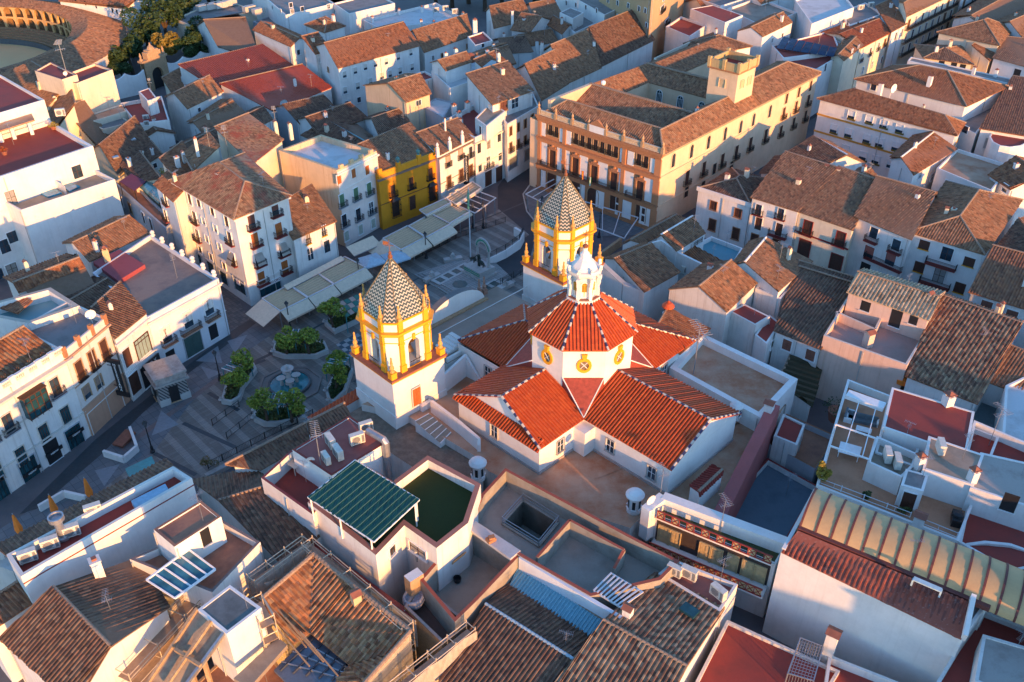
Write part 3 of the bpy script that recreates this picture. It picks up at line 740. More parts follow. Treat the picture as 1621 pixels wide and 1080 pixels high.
for(s0,t0,s1,t1)in((-7.05,-14.15,6.45,-14.15),(6.45,-14.15,6.45,-6.6),(6.5,-6.62,18.95,-6.62),(18.95,-6.6,18.95,6.5)):bp.beam(Lc(s0,t0,6.15),Lc(s1,t1,6.15),.16,.3)
part('skirting',bp,flat('grey_skirting',(.42,.36,.33),.9),ch)
pod=MB();pp=[(572,640),(640,655),(752,722),(772,745),(858,792),(998,836),(1040,792),(1150,812),(1243,640)]
W6=[P(x,y,6).to_2d()for x,y in pp]+[Lc(20,17),Lc(-15,17),Lc(-16,-8)]
pod.prism(W6,0,6.0,1,topmat=0);single('church_terrace',pod,[BROWNF,DIRTY],kind='structure')
fc=MB();q=[P(*p,8.6).to_2d()for p in((672,560),(700,597),(733,600),(915,470),(842,443),(690,540))]
fc.prism([Lc(-24,-9.2),Lc(-14.5,-9.2),Lc(-14.5,9),Lc(-24,9)],0,8.4,0,topmat=1)
for k_ in range(6):fc.box(Lc(-17.2-.0*k_,-8+.6*k_,8.4),(2.6,.6,.15+.17*k_),AZ)
fc.beam(Lc(-14.8,-9,8.7),Lc(-14.8,9,8.7),.3,.7);fc.beam(Lc(-20.5,-5.4,8.43),Lc(-20.5,12,8.43),.12,.1)
single('church_front_block',fc,[CHURW,stained('pale_roof_slab',(.36,.29,.23),(.25,.20,.15),.45,.7)],'white flat roofed front block of the church between its two bell towers','building',loc=tuple(Lc(-19,0,0)))
ef=root('church_front_gable',Lc(-23.5,0,8.4),'curved stone gable with stone finials above the church door','gable')
g=MB();n=16
def arcp(k,rr,y):a=math.pi*k/n;return Lc(-23.7+y,-5.4*math.cos(a)*rr,8.3+3.1*math.sin(a)*rr)
for k in range(n):
 a0,a1,b0,b1=arcp(k,1.0,0),arcp(k+1,1.0,0),arcp(k,1.0,1.1),arcp(k+1,1.0,1.1)
 g.add([a0,a1,b1,b0],1);g.add([b0,b1,Lc(-22.6,0,8.3)],0);g.add([a1,a0,Lc(-23.7,0,8.3)],0)
part('gable_wall',g,[CHURW,flat('lead_grey_coping',(.16,.15,.15),.8)],ef)
gs=MB();gs.beam(Lc(-22.3,-5.6,8.5),Lc(-22.3,5.6,8.5),.6,.25);part('ledge',gs,STONE,ef)
def pinn(mb,x,y,z,s=1.0,m=0):
 mb.box((x,y,z),(.75*s,.75*s,.9*s),-AZ+math.pi/2,m)
 mb.lathe((x,y,z+.9*s),[(.42*s,0),(.42*s,.12*s),(.2*s,.2*s),(.34*s,.5*s),(.3*s,.75*s),(.14*s,.9*s),(.2*s,1.15*s),(.1*s,1.7*s),(.14*s,2.0*s),(.04*s,2.3*s)],8,m)
for t_ in(-6.3,-5.3,5.3,6.3):
 m=MB();v=Lc(-23.6,t_,8.3);pinn(m,*v,.95);part('finial',m,flat('rosy_stone',(.36,.21,.15),.85,var=.4),ef)
def railing(name,label,pts,cat='railing',H=1.05,gap=.16,group=None,mat=None,posts=2.0):
 rt=root(name,pts[0],label,cat,group);b=MB()
 for a,c in zip(pts,pts[1:]):
  a,c=Vector(a),Vector(c);L=(c-a).length
  for z in(.12,H):b.beam(a+Vector((0,0,z)),c+Vector((0,0,z)),.05)
  k=max(1,int(L/gap))
  for i in range(k):m=a.lerp(c,(i+.5)/k);b.beam(m+Vector((0,0,.1)),m+Vector((0,0,H)),.03)
  k=max(1,int(L/posts))
  for i in range(k+1):m=a.lerp(c,i/k);pb=MB();pb.beam(m,m+Vector((0,0,H+.12)),.08);part('post',pb,mat or IRON,rt)
 part('bars',b,mat or IRON,rt);return rt
railing('iron_railing','black iron railing on the church front left of the curved gable',[Lc(-23.7,-9.2,8.4),Lc(-23.7,-6.9,8.4)])
railing('iron_railing','black iron railing on the church front between curved gable and far bell tower',[Lc(-23.7,6.9,8.4),Lc(-23.7,12.5,8.4)])
def archwall(mb,a,b,z0,z1,w_,zs,th,mat=0,rmat=1):
 """wall a->b with a round-headed hole w_ wide, springing at zs"""
 a,b=Vector(a[:2]),Vector(b[:2]);d=(b-a);L=d.length;d.normalize();nn=Vector((-d.y,d.x));r_=w_/2;m=L/2
 f=lambda x,z,y=0:(a.x+d.x*x+nn.x*y,a.y+d.y*x+nn.y*y,z)
 n=8;arc=[(m+r_*math.cos(math.pi*k/n),zs+r_*math.sin(math.pi*k/n))for k in range(n+1)]
 for y,fl in((0,False),(th,True)):
  def ad(p):mb.add(p[::-1]if fl else p,mat)
  ad([f(0,z0,y),f(m-r_,z0,y),f(m-r_,zs,y),f(0,zs,y)]);ad([f(m+r_,z0,y),f(L,z0,y),f(L,zs,y),f(m+r_,zs,y)])
  ad([f(0,zs,y),f(m-r_,zs,y)]+[f(0,z1,y)]);ad([f(L,zs,y),f(L,z1,y),f(m+r_,zs,y)])
  for k in range(n):
   p,q=arc[k],arc[k+1];tx0=L*(1-k/n);tx1=L*(1-(k+1)/n)
   ad([f(p[0],p[1],y),f(tx0,z1,y),f(tx1,z1,y),f(q[0],q[1],y)])
 for k in range(n):p,q=arc[k],arc[k+1];mb.add([f(p[0],p[1]),f(q[0],q[1]),f(q[0],q[1],th),f(p[0],p[1],th)],rmat)
 for x,s in((m-r_,1),(m+r_,-1)):
  p=[f(x,z0),f(x,zs),f(x,zs,th),f(x,z0,th)];mb.add(p if s<0 else p[::-1],rmat)
def tower(cx,cy,label,doorx):
 ang=R(-46.5);co,si=math.cos(ang),math.sin(ang)
 def A(x,y):return Vector((cx+x*co-y*si,cy+x*si+y*co))
 def A3(x,y,z):v=A(x,y);return Vector((v.x,v.y,z))
 def sqr(h):return[A(-h,-h),A(h,-h),A(h,h),A(-h,h)]
 rt=root('bell_tower',(cx,cy,0),label,'tower')
 b=MB();b.prism(sqr(4.0),0,12.0,0,top=False);b.prism(sqr(4.12),0,6.9,0)
 part('tower_base',b,CHURW,rt)
 l=MB();l.prism(sqr(4.18),11.9,12.15,1);l.prism(sqr(4.3),12.15,12.42,0);part('ledge',l,[TERCAP,GOLD],rt)
 H=3.35;C=1.05;z0,z1=12.42,18.0
 oc=[A(-H+C,-H),A(H-C,-H),A(H,-H+C),A(H,H-C),A(H-C,H),A(-H+C,H),A(-H,H-C),A(-H,-H+C)]
 bw=MB()
 for k in range(0,8,2):archwall(bw,oc[k],oc[k+1],z0,z1,1.7,15.5,.8)
 for k in range(1,8,2):a,c=oc[k],oc[(k+1)%8];bw.add([(*a,z0),(*c,z0),(*c,z1),(*a,z1)])
 at=offset(oc,.0)
 bw.prism(at,18.0,19.55,0);bw.prism(oc,z0-.01,z0+.05,0)
 part('belfry',bw,[CHURW,CHURW],rt)
 y=MB()
 for k in range(8):
  pass
 for zz,hh,pj in((17.55,.22,.22),(17.77,.22,.42),(17.99,.2,.6),(19.3,.24,.2)):
  y.prism(offset(oc,pj),zz,zz+hh,0)
 y.prism(offset(oc,.05),16.55,16.66,0)
 part('cornice',y,GOLD,rt)
 pl=[]
 for k in range(0,8,2):
  a,c=oc[k],oc[(k+1)];d=(c-a).normalized();nn=Vector((d.y,-d.x));an=math.atan2(d.y,d.x);L=(c-a).length
  for u in(.42,L-.42):
   m=a+d*u+nn*.13;p=MB()
   p.box((m.x,m.y,12.43),(.84,.5,.95),an);p.box((m.x,m.y,13.3),(.64,.3,3.0),an);p.box((m.x,m.y,16.25),(.8,.42,.28),an);p.box((m.x,m.y,16.5),(.66,.32,1.06),an)
   p.box((m.x,m.y,18.18),(.68,.36,1.5),an);part('pilaster',p,GOLD,rt)
   f=MB();mm=a+d*u+nn*.05;f.box((mm.x,mm.y,19.65),(.5,.5,.35),an)
   f.lathe((mm.x,mm.y,20.0),[(.2,0),(.3,.15),(.26,.45),(.14,.55),(.17,.9),(.08,1.25),(.12,1.45),(.14,1.55),(.03,1.72)],8)
   part('pinnacle',f,flat('weathered_gold_stone',(.62,.34,.10),.8,var=.35),rt)
  ks=MB();m=(a+c)/2+nn*.08;ks.box((m.x,m.y,16.3),(.38,.3,.75),an);ks.box((m.x,m.y,12.43),(1.7,.12,.1),an)
  for i in range(9):
   q_=a.lerp(c,.5)+d*(-.8+i*.2)+nn*.25;ks.beam((q_.x,q_.y,12.45),(q_.x,q_.y,13.35),.04,mat=1)
  qa,qb=(a+c)/2-d*.85+nn*.25,(a+c)/2+d*.85+nn*.25;ks.beam((*qa,13.35),(*qb,13.35),.06,mat=1)
  part('arch_keystone',ks,[GOLD,IRON],rt)
 for x_,y_ in((-1,-1),(1,-1),(1,1),(-1,1)):
  f=MB();v=A(x_*3.72,y_*3.72);f.box((v.x,v.y,12.43),(.78,.78,.8),ang,0);f.box((v.x,v.y,13.23),(.9,.9,.1),ang,0)
  f.lathe((v.x,v.y,13.33),[(.3,0),(.36,.12),(.18,.3),(.3,.55),(.26,.85),(.13,1.0),(.18,1.2),(.1,1.75),(.14,1.95),(.03,2.15)],8,1)
  part('corner_pinnacle',f,[GOLD,flat('weathered_gold_stone',(.62,.34,.10),.8,var=.35)],rt)
 sp=MB();so_=offset(oc,.12);ap=Vector((cx,cy,26.1));zb=19.6
 for k in range(8):
  a,c=Vector((*so_[k],zb)),Vector((*so_[(k+1)%8],zb));L=(c-a).length;m=(a+c)/2;hgt=(ap-m).length
  sp.add([a,c,ap],0,[(-L/2+20,0),(L/2+20,0),(20,hgt)])
 part('spire',sp,ZIG,rt)
 hb=MB()
 for k in range(8):hb.beam(Vector((*so_[k],zb)),ap,.1,.1)
 part('spire_ridge',hb,flat('dark_glazed_ridge',(.16,.12,.06),.5),rt)
 v=MB();v.lathe((cx,cy,25.9),[(.25,0),(.3,.25),(.15,.5),(.2,.7),(.05,.9)],8);v.tube([(cx,cy,26.7),(cx,cy,28.3)],.04,6)
 v.beam((cx-.5,cy,27.5),(cx+.5,cy,27.5),.05);v.add([(cx-.1,cy,27.6),(cx-.7,cy+.03,27.6),(cx-.7,cy+.03,28.1),(cx-.1,cy,28.0)]);v.add([(cx-.1,cy+.02,28.0),(cx-.7,cy+.05,28.1),(cx-.7,cy+.05,27.6),(cx-.1,cy+.02,27.6)])
 part('weather_vane',v,flat('rusty_iron',(.20,.07,.03),.7),rt)
 for x_,y_ in((-2.0,0),(0,-2.2),(2.3,0)):
  bl=MB();v=A(x_,y_);bl.lathe((v.x,v.y,14.0),[(.58,0),(.5,.12),(.36,.5),(.3,.85),(.16,1.0),(.08,1.05)],12);bl.box((v.x,v.y,15.05),(1.5,.22,.35),ang+(math.pi/2 if x_ else 0),0)
  part('bell',bl,flat('bronze',(.12,.07,.03),.45,.6),rt)
 if doorx:
  m=A3(.4,0,6.4);opening(rt,'door','p',A3(4.13,-.4-.35,7.0),ang+math.pi/2,1.25,2.7,(DIRTY,WOODR,WOODR))
 return rt
tower(-14.1,92.8,'near white and yellow bell tower with zigzag tiled spire beside the fountain square',True)
tower(7.3,115.6,'far white and yellow bell tower with zigzag tiled spire in front of the arcaded palace',False)
#palace
def palace():
 F_=P(1047,242,15.4).to_2d();Rr=P(1296,114,15.4).to_2d();A=(Rr-F_).normalized();B=Vector((-A.y,A.x))
 def G(a,b,z=None):
  v=F_+A*a+B*b;return v if z is None else Vector((v.x,v.y,z))
 W,Lg=28.0,57.8
 rt=root('palace',G(20,14,0),'long arcaded palace in brick and white with ornate balustrade and tiled roofs round a court','palace')
 q=[G(0,W),G(0,0),G(Lg,0),G(Lg,12)]
 PC=plaster('palace_cream',(.74,.54,.36),.3,dcol=(.42,.28,.15));PB=plaster('palace_brick',(.50,.22,.10),.35,dcol=(.26,.11,.05))
 w=MB();w.add([G(0,W,0),G(0,0,0),G(0,0,15.2),G(0,W,15.2)]);part('front_wall',w,PB,rt)
 w=MB();f4=lambda a0,b0,a1,b1,z0,z1:w.add([G(a0,b0,z0),G(a1,b1,z0),G(a1,b1,z1),G(a0,b0,z1)])
 f4(0.001,0,Lg,0,0,15.3);f4(Lg,0,Lg,9.6,0,15.3);f4(Lg,9.6,31,9.6,0,15.3);f4(31,9.6,31,34,0,13.5);f4(36,30,0,30,0,14);f4(0,30,0,W,0,14)
 part('side_wall',w,PC,rt)
 w=MB()
 w.prism([G(20.5,24),G(20.5,8),G(30.5,8),G(30.5,24)][::-1],9,14.6,0,top=False,bot=True)
 w.add([G(15.5,4.6,12),G(15.5,28,12),G(15.5,28,17.1),G(15.5,4.6,17.1)][::-1]);part('court_wall',w,PC,rt)
 cf=MB();cf.add([G(20.5,8,9.02),G(30.5,8,9.02),G(30.5,24,9.02),G(20.5,24,9.02)][::-1]);part('court_floor',cf,GREYF,rt)
 r=MB();T=lambda*p:tiled(r,[G(*x)for x in p],0,.45,.11)
 T((.6,W-.5,15.35),(.6,.2,15.35),(4.3,3.0,17.6),(4.3,24.5,17.6));T((4.3,24.5,17.6),(4.3,3.0,17.6),(10,3.0,15.2),(10,28,15.2))
 T((10,28.5,14.6),(10,4,14.6),(15.6,4,17.1),(15.6,27.6,17.1));T((.6,W-.5,15.35),(4.3,24.5,17.6),(10,27.5,15.0))
 T((15.8,27,17.0),(15.8,5,17.0),(20.6,8,14.6),(20.6,24,14.6))
 T((-.1,-.5,15.3),(Lg*.57,-.5,15.3),(33,3.0,17.6),(3.6,3.0,17.6))
 T((33,3.0,17.6),(20,3.0,17.6),(20,8.1,14.6),(31,8.1,14.6))
 T((33,-.5,15.3),(Lg+.4,-.5,15.3),(53,5,17.6),(33,5,17.6));T((Lg+.4,-.5,15.3),(Lg+.4,10,15.3),(53,5,17.6));T((Lg+.4,10,15.3),(33,10,15.3),(33,5,17.6),(53,5,17.6))
 T((30.4,8,14.6),(30.4,24.5,14.6),(34.4,27.5,16.8),(34.4,5,16.8));T((20.5,24,14.6),(16,28,17.0),(34.4,27.5,16.8),(30.4,24,14.6))
 T((11,34,13.2),(66,34,13.2),(66,29,15.4),(11,29,15.4));T((34.6,29,15.4),(66,29,15.4),(66,24,13.6),(34.6,24,13.6))
 cap(r,G(4.3,3,17.6),G(4.3,24.5,17.6),.2,1);cap(r,G(3.6,3,17.6),G(33,3,17.6),.2,1);cap(r,G(-.1,-.5,15.35),G(3.6,3,17.6),.2,1)
 cap(r,G(15.6,4,17.1),G(15.6,28,17.1),.3,1);cap(r,G(33,5,17.6),G(53,5,17.6),.2,1);cap(r,G(53,5,17.6),G(Lg+.4,-.5,15.35),.2,1);cap(r,G(53,5,17.6),G(Lg+.4,10,15.35),.2,1)
 cap(r,G(34.4,5,16.8),G(34.4,27.5,16.8),.3,1);cap(r,G(.6,W-.5,15.35),G(4.3,24.5,17.6),.2,1)
 part('roof',r,[OLD,CAP],rt)
 sw=MB();sw.prism([G(3,27.4),G(16,27.4),G(16,28.2),G(3,28.2)][::-1],14,17.2);part('end_gable',sw,PC,rt)
 lo=MB();lo.prism([G(11,34),G(66,34),G(66,24),G(36,24),G(36,28.5),G(11,28.5)][::-1],0,13.3,0);part('rear_range_wall',lo,PC,rt)
 b=MB();b.beam(G(-.3,-.35,15.05),G(Lg,-.35,15.05),.7,.35);b.beam(G(0,-.14,14.7),G(Lg,-.14,14.7),.3,.22);part('eaves_cornice',b,STONE,rt)
 b=MB();b.beam(G(0,-.1,10.6),G(34,-.1,10.6),.2,.28);b.beam(G(0,-.08,5.0),G(34,-.08,5.0),.16,.2);part('string_course',b,PC,rt)
 for z,h,p_ in((15.0,.4,.75),(14.55,.45,.4),(13.95,.6,.16),(10.1,1.0,.22),(10.75,.3,.42),(4.35,1.0,.2),(5.2,.25,.4),(0,.7,.2)):
  b=MB();b.beam(G(-p_/2,-p_,z+h/2),G(-p_/2,W+.2,z+h/2),p_,h);part('cornice',b,BRICK if z not in(10.1,4.35)else PB,rt)
 ux=lambda X:wall_u(q,0,820+X/5.4,12)
 for X in(188,400,908,1197):
  u=ux(X)
  for z,h in((.7,3.7),(5.5,4.6),(11.1,3.0)):
   v=G(0,W-u*W);b=MB();b.box((v.x-A.x*.12,v.y-A.y*.12,z),(.8 if X<1100 else 1.3,.26,h),math.atan2(-B.y,-B.x));part('pilaster',b,PB,rt)
 def panel(X0,X1,z0,z1,m=CLEAN):
  b0,b1=W-ux(X0)*W,W-ux(X1)*W;c_=G(-.03,(b0+b1)/2);b=MB();b.box((c_.x,c_.y,z0),(abs(b0-b1),.08,z1-z0),math.atan2(-B.y,-B.x));part('white_panel',b,m,rt)
 for x0,x1 in((203,236),(356,393),(411,455),(872,900),(936,990),(1128,1178)):panel(x0,x1,11.3,13.9)
 for x0,x1 in((205,255),(338,388),(410,447),(533,603),(694,776),(862,898),(922,1000),(1088,1168)):panel(x0,x1,5.6,10.0)
 for x0,x1 in((205,245),(338,388),(410,436),(530,590),(690,760),(862,898),(922,1000),(1075,1168)):panel(x0,x1,.8,4.3)
 SF=(STONE,IRON,WOODD)
 pc=lambda l:[(820+x/5.4,120+y/5.4)for x,y in l]
 openings(rt,q,[(0,pc([(280,450),(330,468),(497,528),(553,547),(610,567),(665,583),(722,603),(780,622),(838,640),(1035,706),(1095,728)]),None,'a',.95,2.5,{'mats':SF,'bal':1,'bw':.3,'bd':.25,'slab':STONE}),(0,pc([(298,712),(493,778),(652,845),(820,905),(1043,980)]),None,'p',1.45,3.7,{'mats':(STONE,WOODD,WOODD)}),(0,pc([(290,900),(500,950),(830,1085),(1050,1180)]),None,'p',2.2,3.2,{'mats':(STONE,WOODD,WOODD)}),(0,pc([(640,1040)]),None,'a',2.6,4.0,{'mats':(STONE,WOODD,WOODD)})])
 for X,Y in((298,712),(493,778),(652,845),(820,905),(1043,980)):
  h_=wall_hit(q,0,820+X/5.4,120+Y/5.4);b=MB();an=math.atan2(-B.y,-B.x);z=h_[2]+1.9
  b.box((h_[0]-A.x*.15,h_[1]-A.y*.15,z),(2.3,.4,.3),an);b.box((h_[0]-A.x*.1,h_[1]-A.y*.1,z+.3),(1.5,.3,.4),an);b.lathe((h_[0]-A.x*.1,h_[1]-A.y*.1,z+.7),[(.35,0),(.3,.25),(.1,.4)],8)
  for s in(-1,1):c_=Vector((h_[0],h_[1]))+B*(s*.95)-A*.1;b.box((c_.x,c_.y,z-4.0),(.28,.25,4.0),an)
  part('door_surround',b,BRICK,rt)
 for b0,b1 in((W-ux(215)*W,W-ux(345)*W),(W-ux(412)*W,W-ux(862)*W),(W-ux(955)*W,W-ux(1092)*W)):
  m=G(0,(b0+b1)/2);balcony(rt,(m.x,m.y,5.55),math.atan2(-B.y,-B.x),abs(b0-b1),.9,BRICK)
 for x0,x1 in((198,312),(340,455),(480,592),(762,880),(910,1040),(1070,1215)):
  b0,b1=W-ux(x0)*W,W-ux(x1)*W;b=MB();b.beam(G(-.3,b0,15.5),G(-.3,b1,15.5),.3,.15);b.beam(G(-.3,b0,16.35),G(-.3,b1,16.35),.3,.12)
  n=8;y0=b1
  for i in range(n*2):
   a_,c_=b0+(b1-b0)*i/(2*n),b0+(b1-b0)*(i+1)/(2*n);z0_,z1_=(15.58,16.3)if i%2 else(16.3,15.58);b.beam(G(-.3,a_,z0_),G(-.3,c_,z1_),.09,.09);b.beam(G(-.3,a_,z1_),G(-.3,c_,z0_),.09,.09)
  part('balustrade',b,flat('pale_stone',(.62,.50,.36),.85,var=.3),rt)
 for X in(185,326,467,606,750,897,1057,1228):
  v=G(-.3,W-ux(X)*W);b=MB();b.box((v.x,v.y,15.4),(.55,.5,1.1),math.atan2(-B.y,-B.x));b.lathe((v.x,v.y,16.5),[(.25,0),(.3,.15),(.14,.3),(.26,.6),(.2,.8),(.06,1.05),(.03,1.4)],8);part('finial',b,STONE,rt)
 b0,b1=W-ux(612)*W,W-ux(742)*W;b=MB();m=G(-.3,(b0+b1)/2);b.box((m.x,m.y,15.4),(abs(b0-b1),.45,1.3),math.atan2(-B.y,-B.x),0)
 bm=(b0+b1)/2;wv=abs(b0-b1)/2
 for sx in(-.55,0):pass
 b.raw([G(-.55,bm+wv*1.05,16.7),G(-.55,bm-wv*1.05,16.7),G(-.55,bm,17.9),G(-.1,bm+wv*1.05,16.7),G(-.1,bm-wv*1.05,16.7),G(-.1,bm,17.9)],[(0,1,2),(5,4,3),(0,2,5,3),(1,4,5,2),(0,3,4,1)],1)
 part('crest',b,[CLEAN,BRICK],rt)
 p2=lambda l:[(1000+x/5.4,80+y/5.4)for x,y in l]
 openings(rt,q,[(1,p2([(355,940),(510,862),(655,785),(797,712),(930,652),(1040,592),(1180,520)]),None,'a',1.1,2.6,{'mats':(PC,GLASS,WOODD)}),(1,p2([(470,1085),(612,1010),(770,940),(890,870),(1010,800),(1140,730)]),None,'d',1.3,2.8,{'mats':(PC,WOODD,WOODD),'bal':1,'slab':STONE}),(1,[(1086,303),(1112,316-20),(1130,268),(1157,264)],None,'d',1.3,2.4,{'mats':(PC,IRON,WOODD)}),(1,p2([(1320,412),(1425,358),(1525,303)]),None,'d',1.1,2.2,{'mats':(PC,WOODD,WOODD)}),(1,p2([(1295,535),(1400,480),(1505,425)]),None,'d',1.2,2.4,{'mats':(PC,WOODD,WOODD),'bal':1,'slab':STONE}),(1,p2([(1270,690),(1380,620),(1480,560)]),None,'d',1.2,2.4,{'mats':(PC,WOODD,WOODD),'bal':1,'slab':STONE})])
 cq=[G(30.42,24),G(30.42,8),G(30.42,7),G(30.42,6)]
 openings(rt,cq,[(0,[.18,.5,.82],[11.0],'A',1.3,2.6)])
 cq=[G(20.5,23.95),G(20.6,24),G(20.5,23.95),G(30.5,23.95)]
 t=MB();c_=G(29.3,4.6);an=math.atan2(A.y,A.x);t.box((c_.x,c_.y,14),(6.4,6.2,8.3),an,0);part('tower_wall',t,PC,rt)
 t=MB();t.box((c_.x,c_.y,22.3),(7.0,6.8,.3),an,1)
 o4=[c_+A*x+B*y for x,y in((-3.4,3.3),(-3.4,-3.3),(3.4,-3.3),(3.4,3.3))]
 i4=offset(o4,-.35)
 for i in range(4):
  j=(i+1)%4;t.add([(*o4[i],22.6),(*o4[j],22.6),(*o4[j],24.1),(*o4[i],24.1)]);t.add([(*o4[i],24.1),(*o4[j],24.1),(*i4[j],24.1),(*i4[i],24.1)]);t.add([(*i4[j],22.6),(*i4[i],22.6),(*i4[i],24.1),(*i4[j],24.1)])
 for x,y in((-3.3,3.2),(-3.3,-3.2),(3.3,-3.2),(3.3,3.2),(0,-3.2),(-3.3,0)):v=c_+A*x+B*y;t.box((v.x,v.y,22.6),(.6,.6,1.9),an)
 part('tower_parapet',t,[plaster('stained_ochre',(.50,.36,.18),.9,dcol=(.2,.15,.09)),BRICK],rt)
 t=MB();t.prism(i4,22.55,22.66);part('tower_roof',t,REDF,rt)
 tq=o4;openings(rt,offset(o4,-.19),[(0,[.5],[19.2],'B',1.3,1.6,{'mats':(PC,OCHRE,OCHRE)}),(1,[.3,.7],[19.2],'B',1.2,1.6,{'mats':(PC,OCHRE,OCHRE)})])
 chimney(rt,G(17,4,16.6),0.3,.9,.5,0,CLEAN)
 ball=MB();v=G(16,25,17.4);ball.lathe(v,[(.05,0),(.4,.15),(.5,.5),(.4,.85),(.05,1.0)],10);part('white_globe',ball,WPAINT,rt,smooth=True)
 return rt
def wall_u(q,e,px,z):
 a,d,L,n,ang=edge_frame(q,e);best=0
 lo,hi=-.2,1.2
 def X(u):
  p=a+d*(L*u);vz=z-CAM_H;w=p.y*_ct-vz*_st;return 810.5+FOC*p.x/w
 inc=X(hi)>X(lo)
 for _ in range(40):
  m=(lo+hi)/2
  if(X(m)<px)==inc:lo=m
  else:hi=m
 return m
palace()
def flag(name,label,base,top,cols,group=None):
 rt=root(name,base,label,'flag',group);b=MB();b.tube([base,top],.035,6);part('staff',b,WMETAL,rt)
 for i,c in enumerate(cols):
  f=MB();t=Vector(top);n=len(cols)
  for k in range(3):
   x0,x1=.12+.16*i+.0,.12+.16*(i+1);z0,z1=-.1-.6*k,-.1-.6*(k+1)
   w=lambda x,z:t+Vector((x*.8,-.12*math.sin(3*x+z*2),z))
   f.add([w(x0,z0),w(x0,z1),w(x1,z1),w(x1,z0)]);f.add([w(x1,z0)+Vector((0,.01,0)),w(x1,z1)+Vector((0,.01,0)),w(x0,z1)+Vector((0,.01,0)),w(x0,z0)+Vector((0,.01,0))])
  part('cloth',f,c,rt)
 return rt
FR,FY,FG,FW=flat('flag_red',(.5,.03,.02)),flat('flag_yellow',(.75,.45,.03)),flat('flag_green',(.03,.2,.07)),flat('flag_white',(.7,.7,.7))
h1=P(923,283,6.0);flag('flag','red and yellow flag hanging from the palace balcony',h1,h1+Vector((-.5,-1.2,2.2)),[FR,FY,FR])
h1=P(935,291,6.0);flag('flag','green and white flag hanging from the palace balcony',h1,h1+Vector((-.5,-1.2,2.0)),[FG,FW,FG])
#things on the square
def lamp(px,py,label,h=4.8,s=1.0):
 c=P(px,py);rt=root('street_lamp',c,label,'street lamp','black street lamps on the square')
 b=MB();b.lathe(c,[(.32,0),(.34,.25),(.2,.4),(.2,.9),(.1,1.1),(.07,h-.7),(.12,h-.65)],8);part('post',b,IRON,rt)
 b=MB();b.lathe(c,[(.12,h-.65),(.3,h-.1),(.32,h)],6);part('lantern',b,glass('lamp_glass',(.10,.11,.12),.2),rt);b=MB();b.lathe(c,[(.36,h),(.15,h+.25),(.04,h+.42)],6);part('lamp_cap',b,IRON,rt)
for a in((242,716,'black street lamp nearest the long roof terrace house'),(349,602,'black street lamp beside the kiosk facing the tapas bar'),(460,522,'black street lamp in front of the striped awning of the corner building'),(675,409,'black street lamp before the middle of the cafe awnings'),(570,452,'black street lamp between spire and parasols'),(749,361,'black street lamp under the open pergola frame'),(765,361,'black street lamp at the road end of the pergola'),(857,350,'black street lamp in front of the palace left corner'),(948,376,'black street lamp in front of the palace main door')):lamp(*a)
c=P(272,625);rt=root('kiosk',c,'square stone kiosk with flat cornice roof and tiled grille walls','kiosk');an=R(35)
b=MB();b.box(c,(4.2,4.2,1.0),an);part('base',b,stained('pale_marble',(.50,.49,.46),(.35,.34,.33)),rt)
b=MB();b.box((c.x,c.y,1.0),(3.9,3.9,2.3),an);part('wall',b,pattern('grille_tiles',lambda t,u,v:mix(t,math_(t,'LESS_THAN',math_(t,'ABSOLUTE',math_(t,'SUBTRACT',math_(t,'FRACT',math_(t,'ADD',math_(t,'MULTIPLY',u,2.2),math_(t,'MULTIPLY',v,1.6))),.5)),.22),(.38,.36,.34),(.04,.05,.06))),rt)
b=MB();b.box((c.x,c.y,3.3),(4.7,4.7,.25),an);b.box((c.x,c.y,3.55),(4.1,4.1,.9),an);b.box((c.x,c.y,4.45),(4.5,4.5,.25),an);part('cornice_roof',b,stained('kiosk_stone',(.42,.38,.34),(.26,.22,.20),.45,.65,1),rt)
for e in range(4):a_=an+e*math.pi/2;opening(rt,'door','o',c+Vector((math.sin(a_)*2.13,-math.cos(a_)*2.13,.3 if e in(0,3)else 1.3)),a_,1.3,2.5 if e in(0,3)else 1.3,(STONE,IRON,IRON),'door' if e in(0,3)else 'grille')
c=P(459,610);rt=root('fountain',c,'round teal fountain pool with tiered white marble bowls','fountain')
b=MB();b.lathe(c,[(4.6,0),(4.6,.22),(4.2,.23),(4.2,.1)],8,0,.39);part('surround',b,stained('rosy_paving_ring',(.24,.20,.18),(.16,.14,.13)),rt)
b=MB();b.lathe(c,[(3.0,.1),(3.0,.5),(2.7,.51),(2.7,.3)],20);part('pool_rim',b,flat('dark_stone_rim',(.10,.10,.10)),rt)
b=MB();b.lathe(c,[(2.71,.3),(2.71,.4)],20);part('water',b,glass('teal_water',(.03,.16,.18),.1),rt)
MBL=flat('white_marble',(.44,.41,.38),.5)
b=MB();b.lathe(c,[(.7,.3),(.4,.7),(.35,1.6),(.3,2.4),(.5,2.5),(.85,2.85),(.9,2.95),(.7,2.9),(.2,2.8),(.15,3.3),(.3,3.4),(.05,3.6)],14);part('top_bowl',b,MBL,rt)
for k in range(4):a_=k*math.pi/2+.4;b=MB();b.lathe((c.x+1.05*math.cos(a_),c.y+1.05*math.sin(a_),0),[(.25,.4),(.2,1.2),(.6,1.5),(.65,1.6),(.5,1.55),(.1,1.5)],12);part('bowl',b,MBL,rt)
def leafmat(name,c1,c2):
 m,t,b=_mat(name);oi=noise(t,posn(t),1.7,4,.7);t.links.new(ramp(t,oi,[(.32,c1),(.7,c2)]),b.inputs['Base Color']);b.inputs['Roughness'].default_value=.7;MATS[name]=m;return m
